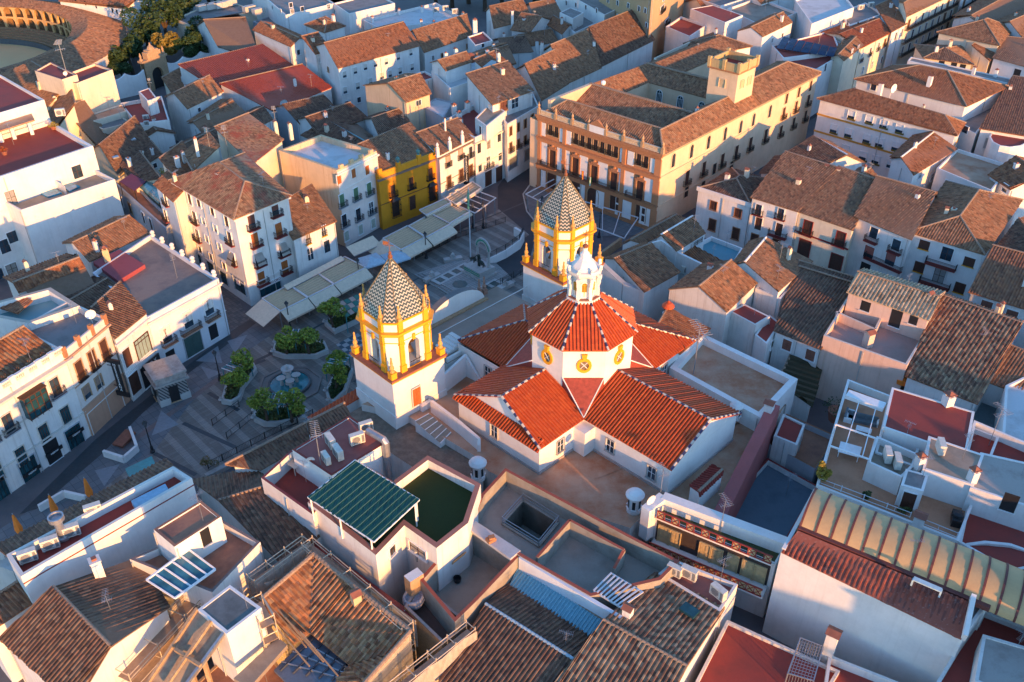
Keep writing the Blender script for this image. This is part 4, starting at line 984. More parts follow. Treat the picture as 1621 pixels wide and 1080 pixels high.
LEAF=leafmat('orange_tree_leaves',(.06,.12,.018),(.34,.38,.035));LDARK=leafmat('dark_tree_leaves',(.012,.034,.008),(.035,.075,.014));LGOLD=leafmat('golden_leaves',(.16,.13,.015),(.40,.30,.03));LMID=leafmat('mid_leaves',(.03,.055,.012),(.10,.12,.025))
BARK=flat('bark',(.09,.06,.04),.9,var=.4,scale=5)
def crown(mb,c,rx,ry,rz,n,size,seed,clumps=7,floor_=-.8):
 rr=random.Random(seed);cl=[]
 for k in range(clumps):
  a,z,q=rr.uniform(0,6.28),rr.uniform(-.55,.75),rr.uniform(.35,.8);w=math.sqrt(max(0,1-z*z))*q;cl.append((w*math.cos(a),w*math.sin(a),z*.8,rr.uniform(.34,.55)))
 for i in range(n):
  x,y,z,r_=cl[i%clumps]
  a,b_=rr.uniform(0,6.28),rr.uniform(-1,1);s_=math.sqrt(1-b_*b_);q=r_*rr.uniform(.55,1.05)**.5
  p=Vector((c[0]+(x+q*s_*math.cos(a))*rx,c[1]+(y+q*s_*math.sin(a))*ry,c[2]+(z+q*b_)*rz))
  u=Vector((rr.gauss(0,1),rr.gauss(0,1),rr.gauss(0,.6))).normalized();v=u.cross(Vector((rr.gauss(0,1),rr.gauss(0,1),rr.gauss(0,1)))).normalized();s1=size*rr.uniform(.5,1.2)
  mb.add([p-u*s1,p+v*s1*.5,p+u*s1,p-v*s1*.5])
def tree(name,label,px,py,h,r,leaf,z=0,n=900,size=.28,seed=1,group=None,cr=1.0,wp=None):
 c=wp or P(px,py,z);rt=root(name,c,label,'tree',group);rr=random.Random(seed)
 b=MB();top=Vector((c.x+rr.uniform(-.3,.3),c.y,c.z+h*.55));b.tube([c,c.lerp(top,.5),top],[r*.11,r*.09,r*.06],7)
 for k in range(5):a=k*1.26+seed;e=top+Vector((math.cos(a)*r*.6,math.sin(a)*r*.6,h*rr.uniform(.12,.3)));b.tube([top.lerp(c,.25),top.lerp(e,.5)+Vector((0,0,.1)),e],[r*.06,r*.04,r*.02],5)
 part('trunk',b,BARK,rt);b=MB();crown(b,(c.x,c.y,c.z+h*.72),r,r,h*.38*cr,n,size,seed);part('crown',b,leaf,rt);return rt
TEALP=flat('teal_trellis_paint',(.04,.22,.24),.5)
def planter(label,ring,tlabs,trees,hedge,pg_=None,pglab=None):
 rt=root('planter',P(*ring[0]),label,'planter');q=[P(x,y).to_2d()for x,y in ring]
 ar=sum(q[i].cross(q[(i+1)%len(q)])for i in range(len(q)))
 if ar<0:q.reverse()
 b=MB();i_=offset(q,-.4)
 for k in range(len(q)):
  j=(k+1)%len(q);b.add([(*q[k],0),(*q[j],0),(*q[j],.75),(*q[k],.75)]);b.add([(*q[k],.75),(*q[j],.75),(*i_[j],.75),(*i_[k],.75)]);b.add([(*i_[j],.3),(*i_[k],.3),(*i_[k],.75),(*i_[j],.75)])
 part('planter_wall',b,stained('pale_marble',(.50,.49,.46),(.35,.34,.33)),rt);b=MB();b.add([(*v,.5)for v in i_]);part('soil',b,flat('soil',(.05,.03,.02)),rt)
 for x,y in ring[:2]:v=P(x,y);b=MB();b.lathe((v.x,v.y,.75),[(.3,0),(.35,.1),(.15,.25),(.1,.5)],8);part('wall_knob',b,MBL,rt)
 c=sum(i_,Vector((0,0)))/len(i_);b=MB();rr=random.Random(len(label));
 for k in range(1400):
  i=rr.randrange(len(i_));u,v_=rr.random(),rr.random()**.7;p2=c.lerp(i_[i].lerp(i_[(i+1)%len(i_)],u),v_);p=Vector((p2.x,p2.y,.5+rr.random()*.8))
  a=Vector((rr.gauss(0,1),rr.gauss(0,1),rr.gauss(0,1))).normalized()*.2;d_=a.cross(Vector((rr.gauss(0,1),rr.gauss(0,1),1))).normalized()*.12;b.add([p-a,p+d_,p+a,p-d_])
 part('hedge',b,LMID if hedge else LDARK,rt)
 for k,((x,y,h,r),lb)in enumerate(zip(trees,tlabs)):tree('orange_tree',lb,x,y,h*.95,r*.86,LEAF,.5,1000,.25,k+len(label),'small trees in the planters of the square')
 if pg_:
  (x0,y0),(x1,y1)=pg_;pr_=root('trellis',P(x0,y0,.5),pglab,'trellis');a,c_=P(x0,y0,0),P(x1,y1,0);d_=(c_-a).normalized();n_=Vector((-d_.y,d_.x,0))*1.1
  for s in(-1,1):
   for u in(0,.5,1):v=a.lerp(c_,u)+n_*s;b=MB();b.beam((v.x,v.y,.4),(v.x,v.y,3.0),.12);part('post',b,TEALP,pr_)
   v,w=a+n_*s,c_+n_*s;b=MB();b.beam((v.x,v.y,3.0),(w.x,w.y,3.0),.12);part('beam',b,TEALP,pr_)
  for k in range(8):u=k/7;v,w=a.lerp(c_,u)-n_*1.15,a.lerp(c_,u)+n_*1.15;b=MB();b.beam((v.x,v.y,3.1),(w.x,w.y,3.1),.09);part('slat',b,TEALP if k%2 else WMETAL,pr_)
planter('long white planter behind the fountain under two dark trees',[(432,563),(436,548),(515,546),(521,560),(500,569),(450,569)],['dark round tree left in the planter behind the fountain','dark round tree right in the planter behind the fountain'],[(455,562,4.2,2.4),(490,562,4.2,2.4)],1,((458,556),(488,556)),'teal trellis between the two trees behind the fountain')
planter('white planter left of the fountain full of bright bushes',[(351,640),(362,600),(378,585),(403,580),(408,590),(388,615),(382,634),(368,643)],['bright leaved tree in the upper part of the planter left of the fountain','bright leaved bushy tree in the lower part of the planter left of the fountain'],[(388,596,4.2,2.1),(376,618,3.6,1.9)],1,((368,615),(392,596)),'teal trellis over the planter left of the fountain')
planter('white planter in front of the fountain below two bright trees',[(402,668),(403,656),(420,650),(478,648),(490,656),(482,668),(440,676),(418,676)],['bright tree left in the planter in front of the fountain','bright tree right in the planter in front of the fountain'],[(424,668,4.6,2.4),(462,668,4.6,2.5)],1,((430,660),(462,660)),'blue grey trellis between the two bright trees in front of the fountain')
planter('white planter right of the fountain beside the near bell tower',[(520,640),(516,625),(528,600),(548,585),(560,590),(548,625),(530,642)],['bright tree in the planter by the near bell tower','small tree behind it at the edge of the near bell tower'],[(532,620,4.4,2.1),(536,590,3.2,1.6)],0,((530,610),(545,590)),'teal trellis beside the near bell tower')
planter('white planter near the cafe awnings with a leaning tree',[(514,516),(530,530),(572,510),(566,496),(540,500)],['dark leaning tree beside the cafe awnings'],[(528,520,4.8,2.5)],1)
cn=root('chequered_canopy',P(545,490),'flat green and pink chequered canopy panels beside the striped awning','canopy');A_,B_,C_,D_=P(527,482,2.8),P(548,503,2.8),P(590,480,2.8),P(574,462,2.8)
for i in range(3):
 for j in range(6):
  u0,u1,v0,v1=i/3+.02,(i+1)/3-.02,j/6+.01,(j+1)/6-.01;f=lambda u,v:A_.lerp(B_,u).lerp(D_.lerp(C_,u),v);b=MB();p=[f(u0,v0),f(u1,v0),f(u1,v1),f(u0,v1)];b.raw(p+[k-Vector((0,0,.06))for k in p],[(0,1,2,3),(7,6,5,4),(0,4,5,1),(1,5,6,2),(2,6,7,3),(3,7,4,0)]);part('canopy_panel',b,flat('canopy_pink',(.45,.33,.27))if(i+j)%2 else flat('canopy_green',(.02,.17,.13)),cn)
for v in(A_,B_,C_,D_):b=MB();b.beam((v.x,v.y,0),v,.12);part('post',b,TEALP,cn)
STR=pattern('striped_canvas',lambda t,u,v:mix(t,math_(t,'GREATER_THAN',math_(t,'FRACT',v),.45),(.80,.54,.32),(.18,.09,.045)),.8);CANV=flat('pale_canvas',(.74,.58,.42),.8,var=.15)
def awning(label,c4,z=3.3,n=9,drop=(1.6,1.0),sides=(),frame_only=False,group='cafe awnings along the square'):
 """c4: back-left, front-left, front-right, back-right of the flat striped roof; wavy canvas slung between bars"""
 A,B,C,D=[P(x,y,z)for x,y in c4];rt=root('cafe_awning',P(*c4[1]),label,'awning',group);b=MB()
 if not frame_only:
  for k in range(n):
   for j in range(4):
    u0,u1=(k+j/4)/n,(k+(j+1)/4)/n;w0,w1=[-.22*math.sin(math.pi*(j+e)/4)for e in(0,1)];f=lambda u,v,w:A.lerp(B,u).lerp(D.lerp(C,u),v)+Vector((0,0,w))
    b.add([f(u0,0,w0),f(u1,0,w1),f(u1,1,w1),f(u0,1,w0)],0,[(0,k+j/4+.01),(0,k+(j+1)/4-.01),(1,k+(j+1)/4-.01),(1,k+j/4+.01)])
  part('striped_roof',b,STR,rt)
  d_=(C-B).normalized();o=Vector((d_.y,-d_.x,0));b=MB();q=[B,C,C+o*drop[0]-Vector((0,0,drop[1])),B+o*drop[0]-Vector((0,0,drop[1]))];b.raw(q+[k-Vector((0,0,.04))for k in q],[(3,2,1,0),(4,5,6,7)])
  q2=[q[3],q[2],q[2]-Vector((0,0,.3)),q[3]-Vector((0,0,.3))];b.raw(q2,[(3,2,1,0)]);part('front_flap',b,CANV,rt)
  if sides:
   s_=(A-B).normalized();b=MB();o2=Vector((-s_.y,s_.x,0));q=[A,B,B+o2*3.2-Vector((0,0,1.3)),A+o2*3.2-Vector((0,0,1.3))];b.raw(q+[k-Vector((0,0,.04))for k in q],[(0,1,2,3),(7,6,5,4)]);part('side_flap',b,CANV,rt)
 for a_,c_ in((A,B),(B,C),(C,D),(D,A)):b=MB();b.beam(a_+Vector((0,0,.06)),c_+Vector((0,0,.06)),.16);part('frame_bar',b,WMETAL,rt)
 if frame_only:
  for k in range(1,4):b=MB();b.beam(A.lerp(D,k/4),B.lerp(C,k/4),.12);part('frame_bar',b,WMETAL,rt)
 for v in(A.lerp(B,.95),C.lerp(D,.05),B.lerp(C,.5)):b=MB();b.beam((v.x,v.y,0),v,.14);part('post',b,METAL,rt)
awning('striped brown awning with flaps at the corner building, nearest part',[(415,473),(444,493),(487,472),(457,452)],sides=(1,))
awning('striped brown awning at the corner building, middle part',[(458,451),(488,471),(528,451),(498,430)]);awning('striped brown awning at the corner building, far part',[(499,430),(529,450),(579,424),(546,407)])
awning('striped cafe awning with pale flaps before the mustard house, near part',[(606,378),(635,396),(673,376),(645,358)],sides=(1,));awning('striped cafe awning with pale flaps before the mustard house, middle part',[(647,358),(675,376),(713,355),(682,339)])
awning('striped cafe awning before the mustard house, far part',[(682,338),(712,354),(744,335),(716,322)],drop=(.6,.3));awning('upper striped awning against the mustard house',[(664,333),(674,341),(714,321),(706,314)],z=3.8,n=4,drop=(.3,.1));awning('long narrow striped awning in front of the white row',[(706,314),(722,324),(762,298),(748,288)],z=3.7,n=5,drop=(.3,.1))
awning('bare white pergola frame at the road end of the cafe row',[(716,322),(752,338),(785,314),(748,300)],frame_only=True);awning('bare white pergola frame beside the palace left corner',[(885,280),(832,308),(872,328),(905,300)],z=3.2,frame_only=True);awning('bare white pergola frame in front of the palace main door',[(900,312),(920,352),(988,378),(1010,345)],z=3.2,frame_only=True)
def slope_awning(label,p4):
 q=[P(*p)for p in p4];rt=root('shop_awning',q[0],label,'awning');b=MB();b.raw(q+[k-Vector((0,0,.05))for k in q],[(0,1,2,3),(7,6,5,4),(0,4,5,1),(1,5,6,2),(2,6,7,3),(3,7,4,0)]);part('canvas',b,CANV,rt)
 b=MB();b.beam(q[1],q[2],.12);part('front_bar',b,METAL,rt)
slope_awning('single sloping cream awning below the peeling four storey house',[(548,391,3.6),(561,406,2.6),(604,387,2.6),(590,373,3.6)])
slope_awning('long white fascia awning on the low white house',[(449,452,3.9),(455,460,3.4),(546,412,3.4),(540,405,3.9)])
def parasol(px,py,label,s,mat,ang=.6,z=2.9):
 c=P(px,py,0);rt=root('parasol',c,label,'parasol');b=MB();co,si=math.cos(ang),math.sin(ang);cs=[Vector((c.x+x*co-y*si,c.y+x*si+y*co,z))for x,y in((-s,-s),(s,-s),(s,s),(-s,s))];t=Vector((c.x,c.y,z+.8))
 for k in range(4):b.add([cs[k],cs[(k+1)%4],t]);b.add([cs[(k+1)%4],cs[k],cs[k]-Vector((0,0,.25)),cs[(k+1)%4]-Vector((0,0,.25))][::-1])
 part('canopy',b,mat,rt);b=MB();b.tube([(c.x,c.y,0),(c.x,c.y,z+.7)],.05,6);part('pole',b,METAL,rt)
parasol(590,436,'large pale blue parasol left behind the near spire',1.9,flat('pale_blue_canvas',(.42,.54,.62),.7));parasol(628,430,'large pale blue parasol right behind the near spire',1.9,flat('pale_blue_canvas',(.42,.54,.62),.7))
for px,py,lb in((88,812,'leftmost of three closed orange parasols on the street balustrade'),(143,785,'rightmost of three closed orange parasols on the street balustrade'),(32,843,'orange closed parasol at the left end of the street balustrade'),):
 c=P(px,py,8.0);rt=root('closed_parasol',c,lb,'parasol','orange parasols');b=MB()
 b.lathe(c,[(.34,.1),(.42,.5),(.3,1.2),(.22,1.8),(.12,2.4),(.03,2.6)],7);part('folded_canvas',b,ORANGE,rt);b=MB();b.tube([(c.x,c.y,c.z-1.0),(c.x,c.y,c.z+2.75)],.04,6);part('pole',b,METAL,rt)
bl=root('street_balustrade',P(0,870,5),'long white balustrade with cut out arches above the street','balustrade');a,c_=P(-20,880,8.2),P(225,752,8.2);d_=(c_-a).normalized();b=MB();b.beam(a,c_,.5,.18);part('handrail',b,WHITE,bl);b=MB();b.beam(a-Vector((0,0,.6)),c_-Vector((0,0,.6)),.25,1.1);part('pierced_panel',b,DIRTY,bl)
for k in range(16):v=a.lerp(c_,k/15);b=MB();b.box((v.x,v.y,7.0),(.35,.45,1.3),math.atan2(d_.y,d_.x));part('pier',b,WHITE,bl)
tg=MB();q=[P(x,y,3).to_2d()for x,y in((-60,905),(10,880),(262,742),(225,745),(-40,870))];tg.prism([P(x,y,7).to_2d()for x,y in((-40,880),(20,905),(285,752),(228,748))],0,7.0);single('low_building',tg,[DIRTY],'narrow terrace base under the street balustrade','building',loc=tuple(P(100,820,0)))
b=MB();v=[P(198,742,3.6),P(240,722,3.6),P(251,745,3.6),P(208,762,3.6)];b.prism([k.to_2d()for k in v],3.2,3.6);single('kiosk_roof',b,[flat('teal_kiosk_roof',(.05,.28,.27),.3)],'teal translucent kiosk roof beside the white balustrade','canopy',loc=tuple(v[0]))
c=P(759,432,.45);rt=root('monument',c,'white marble monument with bronze figure between lions under a green banded arch','monument');an=R(-46.5);ax=Vector((math.cos(an),math.sin(an),0));ay=Vector((-math.sin(an),math.cos(an),0))
b=MB();b.box(c,(4.6,4.0,.35),an);b.box((c.x,c.y,.8),(4.0,3.4,1.0),an);part('pedestal',b,MBL,rt);v=c-ay*1.73
for z in(1.05,1.4):b=MB();b.box((v.x,v.y,z),(3.9,.08,.16),an);part('green_band',b,flat('glazed_green',(.02,.25,.16),.3),rt)
for s in(-1,1):v=c+ax*(1.4*s)+ay*.9;b=MB();b.lathe((v.x,v.y,1.8),[(.32,0),(.34,.2),(.24,.3),(.2,2.6),(.3,2.8),(.34,3.0)],10);part('column',b,MBL,rt)
for r0,m_ in((1.25,MBL),(1.5,flat('glazed_green',(.02,.25,.16),.3)),(1.75,MBL)):
 b=MB();f=lambda a_:c+ay*.9+ax*(r0*math.cos(a_))+Vector((0,0,4.3+r0*math.sin(a_)))
 for k in range(12):b.beam(f(math.pi*k/12),f(math.pi*(k+1)/12),.5 if 0 else.26,.26)
 part('arch_band',b,m_,rt)
BRZ=flat('dark_bronze',(.045,.055,.045),.5,.5,var=.4)
b=MB();v=c-ay*.1;z=1.8
for s in(-1,1):b.tube([v+ax*(.14*s)+Vector((0,0,z-.0-.45)),v+ax*(.13*s)+Vector((0,0,z+.45)),v+ax*(.1*s)+Vector((0,0,z+.95))],[.1,.12,.15],8)
b.tube([v+Vector((0,0,z+.85)),v+Vector((0,0,z+1.2)),v+Vector((0,0,z+1.6)),v+Vector((0,0,z+1.75))],[.22,.2,.3,.1],10)
b.lathe((v.x,v.y,z+1.72),[(.08,0),(.15,.12),(.15,.25),(.08,.36)],10)
for s in(-1,1):b.tube([v+ax*(.28*s)+Vector((0,0,z+1.55)),v+ax*(.55*s)+Vector((0,0,z+1.25))-ay*.1,v+ax*(.85*s)+Vector((0,0,z+1.0))-ay*.3],[.1,.08,.06],8)
part('bronze_figure',b,BRZ,rt)
for s in(-1,1):
 b=MB();w=v+ax*(1.1*s)-ay*.3;b.tube([w+ax*(.5*s)+Vector((0,0,z+.5)),w+Vector((0,0,z+.75)),w-ax*(.4*s)+Vector((0,0,z+.95))],[.22,.3,.2],10);b.lathe((w.x-ax.x*.5*s,w.y-ax.y*.5*s,z+.85),[(.12,0),(.3,.15),(.28,.35),(.1,.5)],10)
 for u in(-.3,.4):
  for t_ in(-.12,.12):q=w+ax*(u*s)+ay*t_;b.tube([q+Vector((0,0,z+.6)),q+Vector((0,0,z))],[.1,.07],6)
 b.tube([w+ax*(.6*s)+Vector((0,0,z+.6)),w+ax*(.85*s)+Vector((0,0,z+.3)),w+ax*(1.0*s)+Vector((0,0,z+.7))],.04,5);part('bronze_lion',b,BRZ,rt)
c=P(745,410);rt=root('flagpole',c,'tall white flagpole with furled green and white flag behind the monument','flagpole');b=MB();b.tube([c,c+Vector((0,0,13.5))],[.12,.06],8);part('pole',b,WMETAL,rt)
b=MB();b.lathe((c.x-.1,c.y-.1,9.4),[(.06,0),(.22,.4),(.16,1.6),(.2,2.6),(.05,3.8)],7,0);part('furled_flag',b,[flat('flag_green_pale',(.10,.30,.20))],rt)
w_=[P(772,410,1.3),P(800,396,1.5),P(822,380,1.7),P(828,368,1.7),P(815,360,1.6)];wallthing('ramp_wall','curved white ramp wall behind the flagpole',w_,0,.5,CLEAN)
railing('ramp_railing','black railing along the curved ramp behind the flagpole',[P(655,412,.1),P(722,378,.1),P(800,352,.1)]);railing('ramp_railing','black railing on the curved white ramp wall',[Vector((v.x,v.y,v.z))for v in w_[:4]])
railing('ramp_railing','short black railing right of the monument above the sunken lane',[P(795,450,.4),P(838,430,.4)])
railing('square_railing','long black railing above the dark drop at the lower edge of the square',[P(330,742,.05),P(420,695,.05),P(496,658,.05)],gap=.2);railing('stair_rail','upper black handrail on the stepped paving',[P(337,674,.05),P(379,644,.05)],gap=1.2);railing('stair_rail','lower black handrail on the stepped paving',[P(360,695,.05),P(400,663,.05)],gap=1.2)
wallthing('retaining_wall','pale retaining wall below the long railing of the square',[P(325,752,.5),P(425,702,.5),P(500,664,.5)],0,.7,flat('pale_stone_kerb',(.40,.36,.33)))
for px,py,lb in((717,413,'pale stone bench by the flagpole'),(684,442,'pale stone block at the left corner of the monument steps'),(746,482,'pale stone block at the front corner of the monument steps'),(800,456,'pale stone block at the right corner of the monument steps')):
 c=P(px,py);rt=root('stone_block',c,lb,'bench','pale stone blocks round the monument');b=MB();b.box(c,(3.2,1.0,.6),R(45)if px!=717 else R(20));part('block',b,MBL,rt);b=MB();b.box((c.x,c.y,.6),(.7,.7,.5),R(45));b.lathe((c.x,c.y,1.1),[(.3,0),(.35,.2),(.1,.5)],8);part('knob',b,MBL,rt)
wallthing('stairwell_wall','white angular parapet round the stairwell near the bank',[P(163,713,1.0),P(195,723,1.0),P(216,705,1.0),P(205,675,1.0)],0,.35,CLEAN)
wallthing('stairwell_wall','lower white parapet corner beside the long balustrade',[P(60,800,1.0),P(100,777,1.0),P(135,785,1.0)],0,.35,CLEAN)
b=MB();c=P(196,700,.3);b.beam(P(186,706,.3),P(207,683,.6),1.6,.3);single('terrace_table',b,[TERCAP],'red brown counter inside the angular white parapet','counter',loc=tuple(c))
def person(px,py,label):
 c=P(px,py,0);rt=root('person',c,label,'person');V=lambda x,y,z:Vector((c.x+x,c.y+y,z))
 pts=[V(0,0,.52),V(0,-.02,.8),V(0,-.05,1.12),V(0,-.06,1.24),V(0,-.08,1.38),V(.1,-.02,.5),V(.12,-.46,.52),V(.12,-.5,.08),V(.13,-.66,.04),V(-.1,-.02,.5),V(-.12,-.46,.52),V(-.12,-.5,.08),V(-.13,-.66,.04),V(.2,-.06,1.14),V(.25,-.1,.86),V(.16,-.34,.72),V(-.2,-.06,1.14),V(-.25,-.1,.86),V(-.16,-.34,.72),V(0,-.1,1.5)]
 ed=[(0,1),(1,2),(2,3),(3,4),(4,19),(0,5),(5,6),(6,7),(7,8),(0,9),(9,10),(10,11),(11,12),(2,13),(13,14),(14,15),(2,16),(16,17),(17,18)];rad=[.16,.14,.17,.06,.1,.1,.075,.05,.045,.1,.075,.05,.045,.065,.045,.035,.065,.045,.035,.085]
 me=bpy.data.meshes.new('body');me.from_pydata([tuple(p-c)for p in pts],ed,[]);me.materials.append(flat('skin',(.35,.20,.13),.6));me.materials.append(flat('dark_shirt',(.03,.04,.06)))
 o=bpy.data.objects.new('body',me);COL.objects.link(o);o.parent=rt;m=o.modifiers.new('s','SKIN')
 for i,v in enumerate(me.skin_vertices[0].data):v.radius=(rad[i],rad[i]);v.use_root=i==0
 o.modifiers.new('u','SUBSURF').levels=1
 b=MB();b.lathe((c.x,c.y-.09,1.46),[(.1,0),(.125,.08),(.11,.17),(.04,.21)],10);part('hair',b,IRON,rt)
 b=MB();b.lathe((c.x,c.y-.03,.62),[(.2,0),(.19,.2),(.23,.48),(.2,.58),(.09,.62)],12);part('shirt',b,flat('dark_shirt',(.03,.04,.06)),rt);return rt
person(12,955,'person in dark clothes sitting at the bottom left edge below the flowers')
ct=P(12,955);bn=root('bench',ct,'blue bench under the seated person','bench');b=MB();b.box((ct.x,ct.y+.12,.36),(1.8,.5,.08),0);part('seat',b,flat('blue_paint',(.03,.12,.3)),bn)
for s in(-.7,.7):b=MB();b.box((ct.x+s,ct.y+.12,0),(.1,.4,.36),0);part('leg',b,IRON,bn)
#town, left and centre
WIN='w'
def H(*a,**k):return house(*a,**k)
rt,q=H('terrace_hotel','large white hotel at the left edge with red roof terrace',[(-160,334),(147,231),(77,190),(-160,262)],16.6,'flat',CLEAN,floor=REDF,par=.8,pt=.5,wins=[(0,[(17,313),(7,390)],None,'d',1.6,2.4),(0,[(20,375),(20,430),(0,445)],None,'d',1.8,2.0),(0,[(122,272)],None,'d',1.7,2.3)])
rt,q=H('hotel_penthouse','white rooftop storey with columns above the hotel red roof terrace',[(-120,222),(0,180),(72,158),(0,116),(-120,140)][:0]or[(-120,215),(70,158),(0,118),(-120,150)],20.2,'flat',CLEAN,floor=REDF,z0=15.8,par=.5,wins=[(0,[(14,220),(32,213)],None,'w',2.0,2.2)])
b=MB()
for x in(4,24,52):v=P(x,226-x*.25,15.9);b.box(v,(.55,.55,2.5),.3)
part('column',b,CLEAN,rt)
b=MB();b.prism([P(x,y,18.5).to_2d()for x,y in((-30,217),(55,190),(50,180),(-30,205))],18.3,18.55);part('porch_roof',b,BROWNF,rt)
H('pool_wing','low white hotel wing with two plunge pools on its terrace',[(7,319),(33,333),(182,284),(150,268)],12.4,'flat',CLEAN,floor=TANF,par=.9,pt=.25)
rt=TOWNS[-1][0]
for(pts)in([(62,306),(76,313),(98,306),(86,299)],[(98,295),(110,304),(127,296),(113,290)]):
 b=MB();b.prism([P(x,y,11.6).to_2d()for x,y in pts],11.4,11.75);part('plunge_pool',b,glass('pool_water',(.03,.25,.36),.1),rt)
b=MB();p0,p1=P(84,286,12.7),P(106,308,11.6);b.beam((p0.x,p0.y,12.3),(p1.x,p1.y,12.3),.06,1.6);part('glass_screen',b,WMETAL,rt)
H('town_house','tall cream blank walled house with small red rooftop boxes behind the hotel',[(86,124),(121,132),(178,110),(150,100)],16,'flat',CREAM,floor=REDF,par=.5,copem=REDP)
TOWNS[-1][0];H('rooftop_box','small red roofed box on the tall cream house beside the bullring',[(55,112),(98,126),(122,118),(80,98)],17.2,'flat',CREAM,floor=REDF,par=.3,z0=12,copem=REDP)
aerial(TOWNS[-1][0],106,117,17,s=2.2);dish(TOWNS[-1][0],104,120,17.2)
H('town_house','house with dark tiled slope between the bullring and the tall cream house',[(6,118),(76,168),(108,148),(52,112)],12.5,'shed2',CREAM,OLD,rh=1.8)
H('town_house','cream gabled house left of the tall cream house',[(74,166),(92,204),(124,192),(110,140)],11,'shed2',CREAM,OLD,rh=3.5)
H('annex','small low cream annex with grey felt roof',[(138,190),(162,205),(208,194),(184,180)],9,'flat',CREAM,floor=GREYF,par=.2,wins=[(0,[.5],[6.8],'w',1,1)])
H('annex','small annex with ochre slab roof behind the grey felt roof annex',[(137,183),(148,192),(200,176),(196,164)],10,'flat',CREAM,floor=BROWNF,par=.2)
H('town_house','brown tiled low roof below the grey felt roof annex',[(116,212),(160,235),(170,215),(142,195)],7.5,'shed3',CREAM,OLD)
H('town_house','white house with red terrace and water tanks behind the square',[(190,163),(216,196),(268,190),(256,152)],10,'flat',WHITE,floor=REDF,par=.7,wins=[(1,[(232,195)],None,'w',.8,.8)])
H('stair_house','white stair box with red lid on the house with water tanks',[(219,145),(233,160),(248,155),(236,139)],12.5,'flat',WHITE,floor=REDF,par=.1,z0=9)
H('town_house','white gabled house with brown roof in front of the stone gateway',[(263,155),(297,172),(350,146),(317,127)],9.5,'gable1',WHITE,OLD,pitch=24,wins=[(1,[(315,174)],None,'w',.9,.9)])
H('town_house','brown tiled roof between gateway and white gabled house',[(262,141),(276,152),(308,136),(290,126)],5,'shed3',CREAM,OLD)
H('town_house','brown roofed house with a skylight before the red roofed cloister',[(300,196),(320,209),(388,180),(350,160)],8,'gable1',WHITE,OLD)
H('town_house','long dark tiled roof of a terraced house in the left centre',[(272,236),(300,252),(430,190),(405,172)],9,'gable1',WHITE,DARK)
H('town_house','dark tiled house left of the roof with scorched red patches',[(213,205),(225,222),(275,212),(255,195)],7.5,'gable0',WHITE,DARK)
H('town_house','dark tiled house with pale skylights behind the hotel',[(147,236),(186,274),(236,226),(200,196)],9.5,'gable1',CREAM,DARK,pitch=23,ch=1)
for x,y in((173,238),(183,250),(210,222)):
 b=MB();v=P(x,y,11);b.box(v,(1.1,.9,.25),.7);part('skylight',b,METAL,TOWNS[-1][0])
H('town_house','small white house with a grey glazed roof light',[(213,251),(220,268),(256,253),(240,234)],9,'shed2',WHITE,DARK,rh=1,wins=[(1,[(245,262)],None,'w',.8,.9)])
H('town_house','tile roofed house with a cream gable on the narrow shopping street',[(193,262),(213,288),(253,292),(222,252)],10,'shed2',CREAM,DARK,rh=1.2)
rt,q=H('street_house','grey street front with glazed gallery and purple awning',[(180,288),(262,362),(276,350),(197,276)],8.5,'flat',GREYP,floor=TERR,par=.5,wins=[(0,[(193,318),(207,330)],None,'d',1.2,2.2),(0,[(228,345),(240,355)],None,'d',1.2,2.2)])
b=MB()
A0,A1,B0,B1=P(189,287,10.6),P(213,302,10.2),P(231,287,10.6),P(208,275,11);b.raw([A0,A1,B0,B1]+[p-Vector((0,0,.12))for p in(A0,A1,B0,B1)],[(0,1,2,3),(7,6,5,4),(0,4,5,1),(1,5,6,2),(2,6,7,3),(3,7,4,0)]);part('purple_awning',b,flat('purple_canvas',(.13,.03,.06)),rt)
for p in(A0,A1,B0,B1):b=MB();b.beam(p,(p.x,p.y,8),.1);part('awning_post',b,IRON,rt)
b=MB();p0,p1=P(222,305,8.3),P(256,334,8.3);n=8
d=(p1-p0).normalized();sd_=Vector((d.y,-d.x,0))*-1
for k in range(n):
 a0,a1=math.pi*k/n,math.pi*(k+1)/n;f=lambda p,a:p+sd_*(1.1-1.3*math.cos(a))*.9+Vector((0,0,1.3+.8*math.sin(a)));b.add([f(p0,a0),f(p0,a1),f(p1,a1),f(p1,a0)][::-1])
part('glass_gallery_roof',b,glass('green_glass',(.12,.22,.20),.25),rt)
HP=[(274,287),(371.5,345.5),(456,311),(385,246)]
c6=lambda l:[(300+x/6.75,280+y/6.75)for x,y in l]
